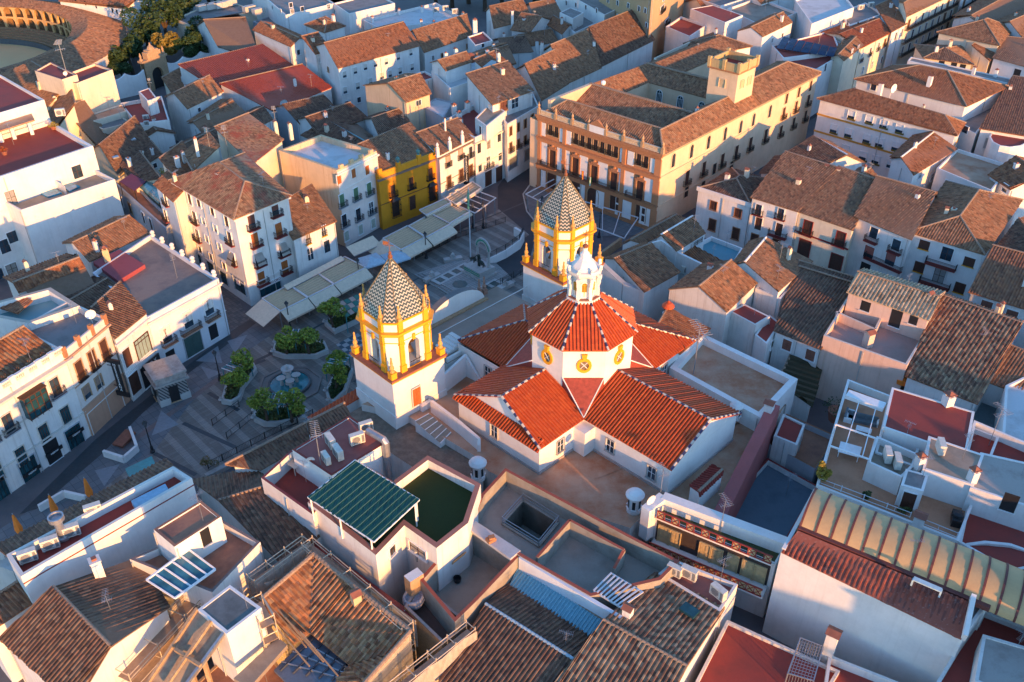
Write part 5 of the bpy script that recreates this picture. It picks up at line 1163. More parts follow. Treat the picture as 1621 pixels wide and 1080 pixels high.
rt,q=H('corner_building','five storey white corner building with hipped tile roof and many balconies',HP,15.6,'hip',WHITE,RUSTP,pitch=24,over=.5,bnd=([0,1],[(3.6,.2,.12),(15.2,.3,.3)],WHITE),wins=[(1,c6([(660,480),(910,340)]),None,'B',1.3,2.3,{'bal':1,'bd':.8}),(1,c6([(695,670),(950,560)]),None,'s',1.3,2.2,{'bal':1,'bd':.8}),(1,c6([(735,880),(990,770)]),None,'d',1.3,2.2,{'bal':1,'bd':.8}),(1,c6([(765,1080),(1015,960)]),None,'s',1.3,2.2,{'bal':1,'bd':.8}),(0,c6([(400,470),(245,350),(100,260),(5,230)]),None,'g',1.1,2.0,{'mats':(WPAINT,IRON,WOODD)}),(0,c6([(280,550),(155,470)]),None,'b',1.1,1.3),(0,c6([(435,650),(60,430)]),None,'d',1.2,2.1,{'bal':1}),(0,c6([(325,745),(190,660)]),None,'b',1.1,1.3),(0,c6([(470,870),(90,620)]),None,'d',1.2,2.1,{'bal':1}),(0,c6([(375,950),(235,855),(120,780)]),None,'w',1,1.3),(0,[(335,425),(355,440),(315,410)],None,'c',2.2,2.4),(0,[(380,452)],None,'c',3.4,2.6),(1,[(428,458)],None,'c',4,2.6)])
for x,y in((735,860),(990,750),(455,860)):
 h_=wall_hit(q,1 if x>500 else 0,300+x/6.75,280+y/6.75);an=edge_frame(q,1 if x>500 else 0)[4];b=MB()
 for k in range(4):b.raw([(-.75,-.05-k*.22,.9-k*.5),(.75,-.05-k*.22,.9-k*.5),(.75,-.27-k*.22,.4-k*.5),(-.75,-.27-k*.22,.4-k*.5)],[(0,1,2,3),(3,2,1,0)])
 o=bpy.data.objects.new('sun_blind',b.mesh('sun_blind',[BLIND]));COL.objects.link(o);o.parent=rt;o.location=Vector(h_)-rt.location;o.rotation_euler=(0,0,an)
def sign(rt,q,e,px,py,w,h,col,txt,tcol,size,vertical=False,proud=.12,name='sign'):
 hp=wall_hit(q,e,px,py);an=edge_frame(q,e)[4];nn=edge_frame(q,e)[3]
 b=MB();b.box((hp[0]+nn.x*proud,hp[1]+nn.y*proud,hp[2]-h/2),(w,.12,h),an);s=part(name,b,col,rt)
 text(rt,txt,(hp[0]+nn.x*(proud+.075),hp[1]+nn.y*(proud+.075),hp[2]),an,size,tcol,vertical,s)
def text(rt,txt,p,an,size,mat,vertical=False,under=None,name='lettering'):
 tc=bpy.data.curves.new(name,'FONT');tc.body='\n'.join(txt)if vertical else txt;tc.size=size;tc.align_x='CENTER';tc.align_y='CENTER';tc.extrude=.015;tc.space_line=.78 if vertical else.9
 o=bpy.data.objects.new(name,tc);me=bpy.data.meshes.new_from_object(o);bpy.data.objects.remove(o);me.materials.clear();me.materials.append(mat)
 o=bpy.data.objects.new(name,me);COL.objects.link(o);par=under or rt;o.parent=par
 base=Vector((0,0,0));r=par
 while r:base+=r.location;r=r.parent
 o.location=Vector(p)-base;o.rotation_euler=(R(90),0,an);return o
sign(rt,q,1,428,447,4.2,.8,WPAINT,'COMPRO ORO',REDP,.55)
sign(rt,q,0,378,446,1.0,.9,WPAINT,'O',REDP,.7)
H('hotel_side_wing','white four storey street wing with red tiled roof beside the corner building',[(247,293),(275,318),(297,303),(266,282)],14.5,'shed2',WHITE,WARM,rh=1,wins=[(0,[(263,315),(263,340)],None,'d',1.1,1.9,{'bal':1})])
H('town_house','cream house with red tiled lean-to roof behind the corner building',[(258,262),(281,285),(312,265),(290,238)],13.5,'shed3',CREAM,WARM,rh=1.2)
H('stair_house','cream gabled attic box above the corner building',[(290,233),(305,258),(345,232),(330,213)],16.5,'shed0',CREAM,OLD,rh=-1.2,z0=10)
H('town_house','cream house with brick red tiled roof behind the corner building',[(345,215),(400,258),(446,222),(395,194)],15,'shed3',CREAM,RUSTP,rh=1.5,ck=2,chim=[(460,208),(437,205)])
aerial(TOWNS[-1][0],360,237,14.5,s=1.4);aerial(TOWNS[-1][0],437,200,15,s=1.2)
rt,q=H('town_house','low white two storey house with grey brown roof beside the corner building',[(465,379),(530,351),(490,313),(440,335)][:0]or[(440,345),(465,379),(530,351),(495,313)],9.0,'shed3',WHITE,OLD,rh=2.0,over=.3,wins=[(1,[(487,378),(512,365)],None,'d',.9,1.8,{'bal':1,'slab':GOLD,'bd':.3,'bw':.2}),(1,[(491,402),(517,390)],None,'d',1.2,2.2)])
rt,q=H('town_house','tall pale four storey house with peeling ochre side wall',[(441,238),(533,270),(596,239),(508,213)],14.5,'flat',PEEL,floor=WHITEF,par=1.0,pt=.5,copem=OCHRE)
w=MB();a,d,L,n,an=edge_frame(q,1);m=a+d*(L/2)+n*.06;w.box((m.x,m.y,0),(L,.12,14.2),an);part('front_wall',w,plaster('rosy_white_plaster',(.78,.68,.62),.3,dcol=(.45,.32,.25)),rt)
q2=offset(q,[0,.125,0,0]);z6=lambda l:[(360+x/6.75,270+y/6.75)for x,y in l]
openings(rt,q2,[(1,z6([(1190,95),(1345,30),(1490,-5)]),None,'W',1.1,1.7,{'mats':(WPAINT,WOODR,WOODD)}),(1,z6([(1220,320),(1370,250),(1510,195)]),None,'g',1.2,2.3,{'bal':1,'slab':GREYP}),(1,z6([(1245,535),(1395,470),(1535,400)]),None,'d',1.2,2.3,{'bal':1,'slab':GREYP}),(1,z6([(1270,700),(1420,630),(1555,565)]),None,'g',1.1,1.8,{'mats':(WPAINT,GLASS,flat('pale_green',(.42,.46,.38)))})])
bands(rt,q2,[1],[(10.6,.15,.1),(13.6,.3,.25),(7.2,.12,.08)],WHITE)
for i in range(4):a,d,L,n,an=edge_frame(q,1);v=a+d*(L*(i+.5)/4);b=MB();b.box((v.x-n.x*.2,v.y-n.y*.2,14.5),(.8,.5,.6),an);part('parapet_block',b,OCHRE,rt)
rt,q=H('town_house','mustard yellow two storey house with wrought iron oriel windows',[(560,250),(599,279),(694,243.5),(650,212)],10.6,'shed3',YELL,OLD,rh=2.0,over=.1,bnd=([1],[(9.6,.25,.3),(9.9,.15,.45)],flat('grey_brown_cornice',(.22,.15,.12))))
y6=lambda l:[(580+x/6.75,180+y/6.75)for x,y in l]
par_=MB();a,d,L,n,an=edge_frame(q,1);m=a+d*(L/2);par_.box((m.x,m.y,10.0),(L,.4,1.2),an)
for u in(.02,.32,.66,.97):v=a+d*(L*u)+n*.05;par_.box((v.x,v.y,10.0),(.8,.5,1.9),an)
part('parapet',par_,YELL,rt)
for u in(.32,.66):v=a+d*(L*u);b=MB();b.lathe((v.x,v.y,11.9),[(.3,0),(.15,.15),(.4,.5),(.35,.8),(.1,.95),(.05,1.2)],8);part('roof_urn',b,flat('verdigris',(.10,.22,.20)),rt)
q2=offset(q,[0,.02,0,0])
openings(rt,q2,[(1,y6([(280,820),(475,740),(680,640)]),None,'d',1.1,2.2,{'mats':(YELL,WOODD,WOODD),'bal':1,'bd':.5,'slab':IRON}),(1,y6([(490,950)]),None,'p',1.5,2.8,{'mats':(YELL,WOODD,WOODD)}),(1,y6([(310,1010),(700,850)]),None,'p',1.7,3.2,{'mats':(YELL,IRON,WOODD)})])
bands(rt,q2,[1],[(4.9,.12,.06)],WOODD)
for X,Y in((310,1010),(700,850)):
 h_=wall_hit(q2,1,580+X/6.75,180+Y/6.75);b=MB();n_=9
 for k in range(n_):
  for(zz)in(0,):x=-.95+1.9*k/(n_-1);b.beam((x,-.55,-1.6),(x,-.55,1.6),.05)
 for z in(-1.6,-.5,.6,1.6):b.beam((-1,-.55,z),(1,-.55,z),.07);b.beam((-1,-.55,z),(-1,0,z),.06);b.beam((1,-.55,z),(1,0,z),.06)
 b.raw([(-1,-.6,1.65),(1,-.6,1.65),(1,0,1.65),(-1,0,1.65),(-.5,-.2,2.2),(.5,-.2,2.2),(.5,0,2.2),(-.5,0,2.2)],[(0,1,5,4),(1,2,6,5),(2,3,7,6),(3,0,4,7),(4,5,6,7)])
 o=bpy.data.objects.new('iron_oriel',b.mesh('iron_oriel',[IRON]));COL.objects.link(o);o.parent=rt;o.location=Vector(h_)-rt.location;o.rotation_euler=(0,0,an)
rt,q=H('town_house','white house with vertical black sign and dark roof beside the mustard house',[(660,222),(695.5,246.5),(752,218),(725,198)],11.0,'shed3',WHITE,OLD,rh=1.3,over=.1,bnd=([1],[(10.4,.25,.35),(5.3,.12,.08)],flat('brown_cornice',(.26,.18,.14))),ck=2,ch=2.6,cw=.3,chim=[(705,210)])
q2=offset(q,[0,.02,0,0])
openings(rt,q2,[(1,y6([(870,510),(1005,430)]),None,'B',1.1,2.0,{'mats':(STONE,GLASS,flat('rosy_blind',(.55,.36,.28))),'bal':1,'bd':.4,'slab':GREYP}),(1,y6([(1110,410)]),None,'d',1.1,2.2,{'bal':1,'bd':.4,'slab':GREYP}),(1,y6([(880,730),(1010,655),(1112,610)]),None,'p',1.2,2.4,{'mats':(STONE,WOODD,WOODD),'bal':1,'bd':.5,'slab':GREYP})])
for X,Y in((760,410),(890,330),(1025,270)):
 v=Vector(wall_hit(q,1,580+X/6.75,180+Y/6.75));b=MB();b.box((v.x,v.y,10.9),(.55,.55,1.7),.5);b.lathe((v.x,v.y,12.6),[(.3,0),(.35,.15),(.15,.3),(.3,.6),(.2,.85),(.04,1.1)],8);part('parapet_urn',b,WHITE,rt)
hp=wall_hit(q2,1,580+1040/6.75,180+590/6.75);nn=edge_frame(q2,1)[3];an=edge_frame(q2,1)[4];dd=edge_frame(q2,1)[1]
sg=root('vertical_sign',(hp[0],hp[1],hp[2]-3),'tall black vertical shop sign with white letters beside the mustard house','sign')
b=MB();b.box((hp[0]+nn.x*.75,hp[1]+nn.y*.75,hp[2]-2.7),(.16,.9,5.6),an);b.box((hp[0]+nn.x*.75,hp[1]+nn.y*.75,hp[2]-3.1),(.3,1.9,.5),an);part('sign_board',b,IRON,sg)
for s_ in(-2,2):b=MB();b.beam((hp[0],hp[1],hp[2]+s_),(hp[0]+nn.x*.5,hp[1]+nn.y*.5,hp[2]+s_),.06);part('bracket',b,IRON,sg)
o=text(sg,'ELBANDOLERO',(hp[0]+nn.x*.75-dd.x*.1,hp[1]+nn.y*.75-dd.y*.1,hp[2]+.1),an-math.pi/2,.6,WPAINT,True)
rt,q=H('town_house','white house with panelled parapet and red roof terrace near the palace street',[(700,192),(752,218),(802,195),(760,160)],11.4,'flat',WHITE,floor=REDF,par=.9,bnd=([1],[(10.1,.25,.4),(5.4,.12,.08)],CREAM),wins=[(1,y6([(1200,365),(1300,320),(1415,245)]),None,'d',1.1,2.2),(1,y6([(1300,520)]),None,'d',1.2,2.4,{'bal':1,'slab':GREYP,'bw':1.5}),(1,y6([(1210,580),(1425,460)]),None,'W',1.1,1.6),(1,y6([(1300,690),(1415,640)]),None,'p',2.2,3.2)])
H('rooftop_room','white rooftop room with tan slab roof on the red roof terrace',[(752,187),(770,200),(800,176),(777,162)],13.6,'flat',WHITE,floor=TANF,par=.15,z0=10.4,wins=[(0,[.5],[10.8],'d',.9,2.0)])
for x,y in((727,190),(740,174),(719,178)):chimney(rt,P(x,y,11),.4,1.4,.9)
rt,q=H('town_house','white corner house with dark framed windows at the start of the palace street',[(782,172),(803,197),(853,168),(843,145)],12.2,'flat',WHITE,floor=GREYF,par=.4,wins=[(1,[(808,208),(820,202),(831,196),(842,188)],None,'d',.9,1.9,{'mats':(STONE,WOODD,WOODD)}),(1,[(808,233),(820,228),(831,222),(842,213)],None,'d',.9,1.9,{'mats':(STONE,WOODD,WOODD),'bal':1,'slab':GREYP}),(1,[(812,258),(836,244)],None,'h',3.2,2.4)])
rt,q=H('attic_house','set back attic with tile roof and glazed front over the corner house',[(740,132),(780,166),(843,144),(803,112)],15.0,'shed3',WHITE,OLD,rh=1.8,over=.3,wins=[(1,[(797,168),(815,163)],None,'w',2.0,2.0)])
rt,q=H('town_house','ochre house with stained end wall and drainpipes in the upper centre',[(578,136),(643,162),(680,149),(640,119)],13.5,'gable1',PEEL,OLD,pitch=20,rs=.62,wins=[(1,[(662,163)],None,'W',1.4,1.1)],ck=1,chim=[(628,133)])
H('annex','grey flat roofed annex with blue render behind the white row',[(668,168),(702,186),(717,162),(690,155)],11,'flat',GREYP,floor=WHITEF,par=.2)
H('town_house','low dark roofed house between ochre house and mustard house',[(577,190),(607,228),(657,212),(616,175)],8.5,'gable1',WHITE,DARK)
H('town_house','dark tiled roof with blue ridge left of the mustard house',[(480,215),(545,240),(608,232),(560,195)],8.0,'gable0',WHITE,DARK,capm=TEALF)
H('town_house','narrow brown roof with chimneys behind the mustard house',[(672,220),(690,228),(740,206),(722,195)],10,'gable1',WHITE,OLD,ck=0,chim=[(730,200)])
H('town_house','low dark roof beside the cream house in the upper left centre',[(430,172),(475,196),(535,178),(490,160)],8,'gable1',GREYP,DARK)
H('town_house','dark roofed house with green net behind the peeling house',[(470,190),(505,214),(580,188),(530,170)],8.5,'gable1',WHITE,DARK)
rt,q=H('town_house','long white four storey block with rust red roof in the upper centre',[(496,74),(536,108),(663,73),(610,42)],13.4,'gable1',WHITE,WARM,pitch=20,rs=.55,wins=[(1,[(545,118),(562,112),(578,106),(594,101),(611,97),(630,90),(650,83)],None,'b',1.0,1.4),(1,[(546,143),(566,136),(586,129),(604,120),(617,117),(633,112),(652,106)],None,'b',1.1,1.5),(1,[(549,164),(568,158),(600,148)],None,'w',1,1.2),(0,[(507,95),(520,110),(507,120)],None,'w',.8,1.0)],ck=0,chim=[(552,72)])
rt,q=H('town_house','white house with brown roof and chimneys right of the long white block',[(640,56),(672,83),(746,57),(730,30)],11.5,'gable1',WHITE,OLD,rs=.5,wins=[(1,[(685,92),(700,88),(722,82),(740,73)],None,'w',.9,1.1)],chim=[(667,42),(687,44),(733,30)])
rt,q=H('town_house','white rooftop block with tall chimney and red parapet in the upper centre',[(740,58),(752,72),(780,64),(765,50)],13,'flat',WHITE,floor=REDF,par=.3,chim=[(752,52)],ch=3,cw=1.0,wins=[(1,[(764,72)],None,'w',.9,.9)])
rt,q=H('town_house','white flat roofs crowded with air handlers behind the long block',[(575,32),(602,46),(735,30),(690,4)],11,'flat',WHITE,floor=WHITEF,par=.7,chim=[(632,24),(590,36),(668,20)])
H('town_house','small white tower house with little red hipped roof in the upper centre',[(484,40),(514,52),(545,42),(515,28)],13.5,'hip',WHITE,WARM,wins=[(0,[(498,60)],None,'w',.9,1)])
H('town_house','white gabled house with rust roof right of the long dark hall',[(402,48),(461,74),(491,64),(432,38)],12,'gable0',WHITE,WARM,rs=.45,wins=[(1,[(472,83)],None,'w',1,1.2)])
H('town_house','narrow rust roofed white house between tower house and long block',[(482,76),(500,86),(522,80),(505,70)],13,'shed3',WHITE,WARM,ck=1)
H('apartment_block','white apartment block with small windows at the top edge left of the tree',[(395,-25),(452,24),(560,-2),(500,-45)],13,'flat',CLEAN,floor=GREYF,par=.4,wins=[(0,[(432,12),(445,18)],None,'B',1,1.2),(1,[(462,18),(478,14),(520,10),(460,8)],None,'w',1,1.1)])
H('apartment_block','white block at the top edge right of the small tree',[(505,-10),(552,22),(625,5),(560,-30)],13,'flat',WHITE,floor=GREYF,par=.4,wins=[(0,[(517,12),(530,18)],None,'w',1,1.1)])
H('town_house','low slate blue flat roof below the apartment block',[(400,34),(438,48),(497,32),(455,18)],8,'flat',GREYP,floor=GREYF,par=.2)
H('hall','grey roofed hall with pale curved ducts by the trees',[(277,30),(300,40),(405,16),(350,-2)],9,'flat',CREAM,floor=GREYF,par=.3)
rt=TOWNS[-1][0]
for i,(x,y)in enumerate(((322,16),(335,14),(350,12),(365,8),(395,18),(410,22))):
 b=MB();v=P(x,y,9.2);b.box(v,(3.4,1.7,1.5),.8);part('duct_box',b,flat('cream_duct',(.55,.52,.46)),rt)
H('hall','long dark tiled hall behind the red roofed cloister',[(312,42),(347,75),(408,88),(376,24)],9,'gable1',WHITE,DARK)
H('town_house','white building with rust roof and slit windows at the top edge above the trees',[(95,2),(200,14),(240,2),(150,-30)],11,'gable0',CLEAN,WARM,wins=[(0,[(120,2),(135,5),(152,10),(178,17),(185,19)],None,'o',.5,1.2)])
for i,(lab,pts,hi)in enumerate((('rear',[(287,118),(350,146),(482,117),(418,86)],3),('front',[(352,146),(434,176),(524,139),(480,115)],3))):
 H('cloister_range','%s range of the cloister with smooth bright red roof'%lab,pts,8.2 if i==0 else 8.0,'shed3',WHITE,tiles('new_red_tiles',[(.40,.06,.022),(.43,.07,.025),(.36,.052,.02)],None,0,.7,ext=False),rh=2.2 if i==0 else 1.8,over=.2,tp=.5)
H('town_house','white yard wall with dark roof and satellite dish under the red cloister',[(368,158),(430,178),(475,160),(440,150)],7,'flat',WHITE,floor=GREYF,par=.5);dish(TOWNS[-1][0],450,172,7.5,s=2.2)
H('town_house','white house with pergola and tiled attic above the white row',[(655,128),(705,148),(800,112),(735,85)][:0]or[(683,112),(712,140),(802,110),(760,88)],13.5,'flat',CLEAN,floor=WHITEF,par=1.0)
H('attic_house','small tiled attic with round tank beside the white pergola',[(684,100),(706,112),(746,98),(728,87)],15.5,'gable1',CLEAN,OLD,z0=10)
b=MB();v=P(745,98,14.5);b.lathe(v,[(1.0,0),(1.0,1.6),(.2,2.0)],12);part('water_tank',b,TERCAP,TOWNS[-1][0])
rt,q=H('attic_house','rooftop room with solar panels and red roof above the white row',[(752,103),(778,118),(806,102),(782,90)],15,'shed3',CLEAN,WARM,z0=12,rh=1)
p=[P(x,y,16.0)for x,y in((764,106),(782,112),(797,100),(778,95))];b=MB();b.raw(p+[k-Vector((0,0,.1))for k in p],[(0,1,2,3),(7,6,5,4),(0,4,5,1),(1,5,6,2),(2,6,7,3),(3,7,4,0)]);part('solar_panel',b,glass('solar_glass',(.02,.025,.05),.15),rt)
H('town_house','white walled house left of the pergola house with red parapet',[(650,118),(665,130),(690,122),(672,112)],12,'flat',WHITE,floor=REDF,par=.4)
H('town_house','big brown roofed house with one white chimney on the palace street',[(815,113),(858,158),(898,133),(862,92)],12,'gable1',WHITE,OLD,rs=.4,chim=[(877,112)])
H('town_house','brown roofed house with two chimneys on the palace street',[(857,84),(898,132),(950,108),(917,58)],12,'gable1',WHITE,OLD,rs=.4,chim=[(858,78),(893,82)])
H('town_house','dark roofed house with a ruined roof light on the palace street',[(916,54),(950,106),(1034,64),(960,38)],11.5,'gable1',WHITE,DARK,chim=[(940,76)])
H('town_house','dark low roof under the white gable above the palace street',[(780,66),(800,85),(842,82),(815,60)],9.5,'gable1',WHITE,DARK)
H('town_house','rust brown roof between two white gables in the upper centre',[(745,90),(760,108),(815,100),(790,70)],11.5,'gable1',WHITE,OLD)
H('town_house','white gabled house with grey chimney in the upper centre',[(770,18),(783,45),(840,30),(812,10)],11,'gable1',WHITE,OLD,ck=1,chim=[(811,32)],ch=2.2)
H('town_house','white gabled house with patched roof in the upper centre',[(810,48),(838,52),(874,33),(843,26)],11,'gable0',WHITE,OLD)
H('town_house','small white gabled house with brown roof in the upper centre',[(868,40),(890,54),(912,44),(885,30)],10.5,'gable0',WHITE,WARM)
H('town_house','low white house with brown lean-to roofs in the upper centre',[(810,60),(835,74),(882,66),(860,50)],9,'gable1',WHITE,OLD,chim=[(850,75)])
H('town_house','cluster of brown roofs at the top edge right of the dark trees',[(830,12),(848,32),(890,26),(860,4)],11,'gable1',WHITE,OLD)
H('town_house','white cubic house with blank stair tower at the top edge',[(878,26),(910,52),(966,26),(925,14)],11,'flat',CLEAN,floor=GREYF,par=.5)
H('stair_house','tall blank white stair tower on the cubic house',[(886,20),(907,30),(924,20),(903,12)],13.5,'flat',CLEAN,par=.1,z0=8)
H('apartment_block','pale blue white block with brown windows at the top edge centre',[(880,-20),(957,24),(990,8),(930,-30)],14,'flat',CLEAN,floor=GREYF,par=.4,wins=[(0,[(897,5),(912,8),(928,12),(945,17)],None,'B',.9,1.2)])
rt,q=H('apartment_block','large tan brick apartment block with loggias at the top edge',[(952,-75),(1034,-32),(1092,-85),(1010,-110)],26,'flat',plaster('tan_brick',(.50,.33,.18),.2),floor=GREYF,par=.5,wins=[(0,[(978,5),(995,9),(1012,14),(978,27),(995,31),(1010,37),(1022,17),(1024,40),(963,1),(963,22)],None,'W',1.2,1.2),(1,[(1048,14),(1055,35)],None,'w',4,1.6,{'bal':1,'slab':STONE}),(1,[(1052,-6)],None,'w',4,1.6)])
#row on the left of the square
r4=lambda l:[(x/3,360+y/3)for x,y in l]
r9=lambda l:[(x/6.75,540+y/6.75)for x,y in l]
r0=lambda l:[(x/5.4,640+y/5.4)for x,y in l]
STF=(flat('pale_window_stone',(.62,.56,.48)),TGLASS,WOODD)
rt,q=H('street_house','white bank building with balustrade, glazed bay and sunlit tiled roof at the left edge',[(-150,650),(-80,668),(100,557),(42,530)],13.4,'flat',WHITE,floor=GREYF,par=1.2,bnd=([1],[(11.9,.3,.5),(12.2,.15,.7),(8.0,.15,.12),(3.9,.12,.2)],plaster('cornice_lime',(.62,.58,.52),.6)),wins=[(1,r9([(590,490),(85,880),(-120,1010)]),None,'w',1.25,2.6,{'mats':(STF[0],GLASS,WOODD),'bal':1,'slab':GREYP,'bd':.5}),(1,r9([(700,790),(470,980)])+r0([(180,440),(-20,590)]),None,'c',1.3,2.5,{'mats':STF}),(1,r0([(655,330),(295,670)]),None,'c',2.3,3.1),(1,r0([(480,480)]),None,'o',2.0,3.2),(1,r0([(60,880)]),None,'c',2.0,3.0)])
for X,Y in((640,245),(455,400),(265,570)):sign(rt,q,1,X/5.4,640+Y/5.4,2.4,.5,IRON,'cajasur',WPAINT,.42,proud=.2)
a,d,L,n,an=edge_frame(q,1)
for k in range(6):
 u=.30+k*.118;b=MB();v=a+d*(L*u)-n*.0;b.box((v.x,v.y,13.38),(.7,.4,.95),an);part('balustrade_pier',b,WHITE,rt)
 for j in range(6):b=MB();w_=a+d*(L*(u+.118*(j+1.2)/7.2));b.lathe((w_.x,w_.y,13.38),[(.12,0),(.17,.2),(.08,.35),(.14,.6),(.1,.7)],6);part('baluster',b,STF[0],rt)
b=MB();b.beam((*(a+d*L*.28),14.15),(*(a+d*L),14.15),.42,.18);part('handrail',b,WHITE,rt)
hp=wall_hit(q,1,350/6.75,540+640/6.75);b=MB()
b.raw([(-1.5,-.9,-1.6),(1.5,-.9,-1.6),(1.5,0,-1.6),(-1.5,0,-1.6),(-1.5,-.9,1.5),(1.5,-.9,1.5),(1.5,0,1.5),(-1.5,0,1.5)],[(0,1,5,4),(1,2,6,5),(3,0,4,7),(3,2,1,0)],1)
b.raw([(-1.65,-1.05,1.5),(1.65,-1.05,1.5),(1.65,0,1.5),(-1.65,0,1.5),(-1.65,-1.05,1.65),(1.65,-1.05,1.65),(1.65,0,1.65),(-1.65,0,1.65)],[(0,1,5,4),(1,2,6,5),(2,3,7,6),(3,0,4,7),(4,5,6,7)],0)
for x in(-1.5,-.75,0,.75,1.5):b.beam((x,-.93,-1.6),(x,-.93,1.5),.1)
for z in(-1.6,-.6,.8):b.beam((-1.55,-.93,z),(1.55,-.93,z),.1)
for x in(-1.2,-.4,.4,1.2):
 b.beam((x,-.6,-1.6),(x,-.5,-2.2),.05)
o=bpy.data.objects.new('glazed_bay',b.mesh('glazed_bay',[WOODD,TGLASS]));COL.objects.link(o);o.parent=rt;o.location=Vector(hp)-rt.location;o.rotation_euler=(0,0,an)
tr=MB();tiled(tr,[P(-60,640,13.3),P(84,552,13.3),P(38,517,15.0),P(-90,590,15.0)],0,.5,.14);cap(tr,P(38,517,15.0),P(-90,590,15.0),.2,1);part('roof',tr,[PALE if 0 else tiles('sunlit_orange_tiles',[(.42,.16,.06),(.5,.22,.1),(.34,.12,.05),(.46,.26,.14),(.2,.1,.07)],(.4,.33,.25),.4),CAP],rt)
rt,q=H('street_house','white house with brick piers and dark grilled windows left of the narrow passage of signs',[(28,520),(100,557),(167,503),(108,476)],13.5,'flat',plaster('rosy_lime',(.72,.64,.58),.4),floor=GREYF,par=1.0,bnd=([1],[(12.2,.25,.3),(7.9,.12,.1),(4.4,.2,.15)],BRICK if 0 else plaster('salmon_band',(.50,.30,.20),.4)),wins=[(1,r9([(850,310),(985,200),(1110,85)]),None,'p',1.25,2.7,{'mats':(STONE,WOODD,WOODD),'bal':1,'slab':IRON,'bd':.45,'bw':.3}),(1,r9([(925,545),(1055,440)]),None,'B',1.2,1.9,{'mats':(STONE,GLASS,flat('brown_slats',(.3,.2,.15)))}),(1,[(168,650)],None,'h',6.4,3.4,{'mats':(WHITE,flat('blue_grey_shutter',(.40,.46,.52)),flat('blue_grey_shutter',(.40,.46,.52)))})])
a,d,L,n,an=edge_frame(q,1)
for k in range(4):b=MB();v=a+d*(L*(.02+k*.32));b.box((v.x-n.x*.1,v.y-n.y*.1,12.6),(.5,.55,1.5),an);part('parapet_pier',b,BRICK,rt)
w=MB();v=a+d*(L/2)+n*.05;w.box((v.x,v.y,0),(L,.08,4.4),an);part('salmon_base',w,plaster('salmon_wall',(.55,.30,.19),.4),rt)
dish(rt,145,505,13.2,s=1.6)
hp=wall_hit(q,1,1180/6.75,540+370/6.75);sg=root('vertical_sign',Vector(hp),'long black hanging shop sign with white letters on the white house with brick piers','sign')
b=MB();c_=Vector(hp)+Vector((n.x,n.y,0))*1.2;b.box((c_.x,c_.y,c_.z-2.5),(.18,1.0,5.0),an);b.box((c_.x,c_.y,c_.z-3.1),(.25,2.0,.7),an);b.box((c_.x,c_.y,c_.z+2.3),(.25,1.9,.6),an);part('sign_board',b,IRON,sg)
for s_ in(-1.5,1.8):b=MB();b.beam((hp[0],hp[1],hp[2]+s_),(c_.x,c_.y,hp[2]+s_),.07);part('bracket',b,IRON,sg)
text(sg,'MESSESSANA',(c_.x-d.x*.11,c_.y-d.y*.11,c_.z),an-math.pi/2,.58,WPAINT,True)
H('patio_house','white patio house with small red tiled roof and teal court behind the balustraded bank',[(-60,492),(45,512),(126,484),(80,455)],13.6,'flat',WHITE,floor=TEALF,par=1.6,pt=.6,copem=plaster('stone_cope',(.5,.42,.34),.6))
tr=MB();tiled(tr,[P(0,488,12.9),P(28,497,12.9),P(52,476,13.3),P(33,467,13.3)],0,.4,.1);part('tiled_lean_to',tr,[WARM],TOWNS[-1][0])
H('town_house','narrow white two storey house with a glass bay beside the tapas bar',[(150,505),(182,537),(231,497),(195,464)],10.4,'shed3',WHITE,DARK,rh=1.6,over=.1,bnd=([1],[(9.4,.3,.35),(4.6,.15,.15)],WHITE),wins=[(1,[(201,566)],None,'p',1.5,2.8),(1,[(213,606)],None,'p',2.0,3.2),(1,[(226,548)],None,'c',2.8,3.0,{'mats':(WOODD,flat('pale_green_glass',(.30,.42,.38),.2),WOODD)}),(1,[(238,590)],None,'o',3.4,3.4)])
rt,q=TOWNS[-1][0],TOWNS[-1][1];sign(rt,q,1,236,574,3.6,1.1,IRON,'K O X',WPAINT,.8,proud=.35)
rt,q=H('tapas_bar','long white two storey tapas bar with lettered panels and flat brown roof',[(146,432),(233,503),(346,441),(238,371)],9.8,'flat',plaster('blue_white_plaster',(.70,.72,.75),.25),floor=stained('brown_roof_screed',(.28,.21,.17),(.17,.13,.12),.42,.66,.3),par=.7,bnd=([1],[(8.9,.15,.35),(8.6,.3,.2),(4.2,.12,.1)],WHITE),wins=[(1,[(263,530),(297,506),(330,486)],None,'b',1.6,2.6,{'mats':(WPAINT,GLASS,WHITE)}),(1,[(271,566),(338,525)],None,'o',1.5,2.4),(1,[(306,545)],None,'p',3.0,3.4,{'mats':(GREYP,WOODD,flat('dark_green_door',(.05,.10,.09)))}),(0,[(190,500)],None,'o',1,1)])
a,d,L,n,an=edge_frame(q,1)
for(px,py,w_)in((268,549,2.4),(302,528,3.4),(335,505,2.4)):h_=wall_hit(q,1,px,py);balcony(rt,(h_[0],h_[1],4.35),an,w_,.8,BROWNF)
for px,py,t_ in((262,530,'MESON'),(296,507,'VINOS'),(329,485,'TAPAS')):h_=wall_hit(q,1,px,py);text(rt,t_,(h_[0]+n.x*.1,h_[1]+n.y*.1,h_[2]),an,.5,IRON,True)
for k in range(7):v=q[2]+(q[3]-q[2])*(.06+k*.15);b=MB();b.lathe((v.x,v.y,9.8),[(.35,0),(.4,.2),(.2,.35),(.38,.6),(.3,.85),(.05,1.0)],8);part('parapet_urn',b,WHITE,rt)
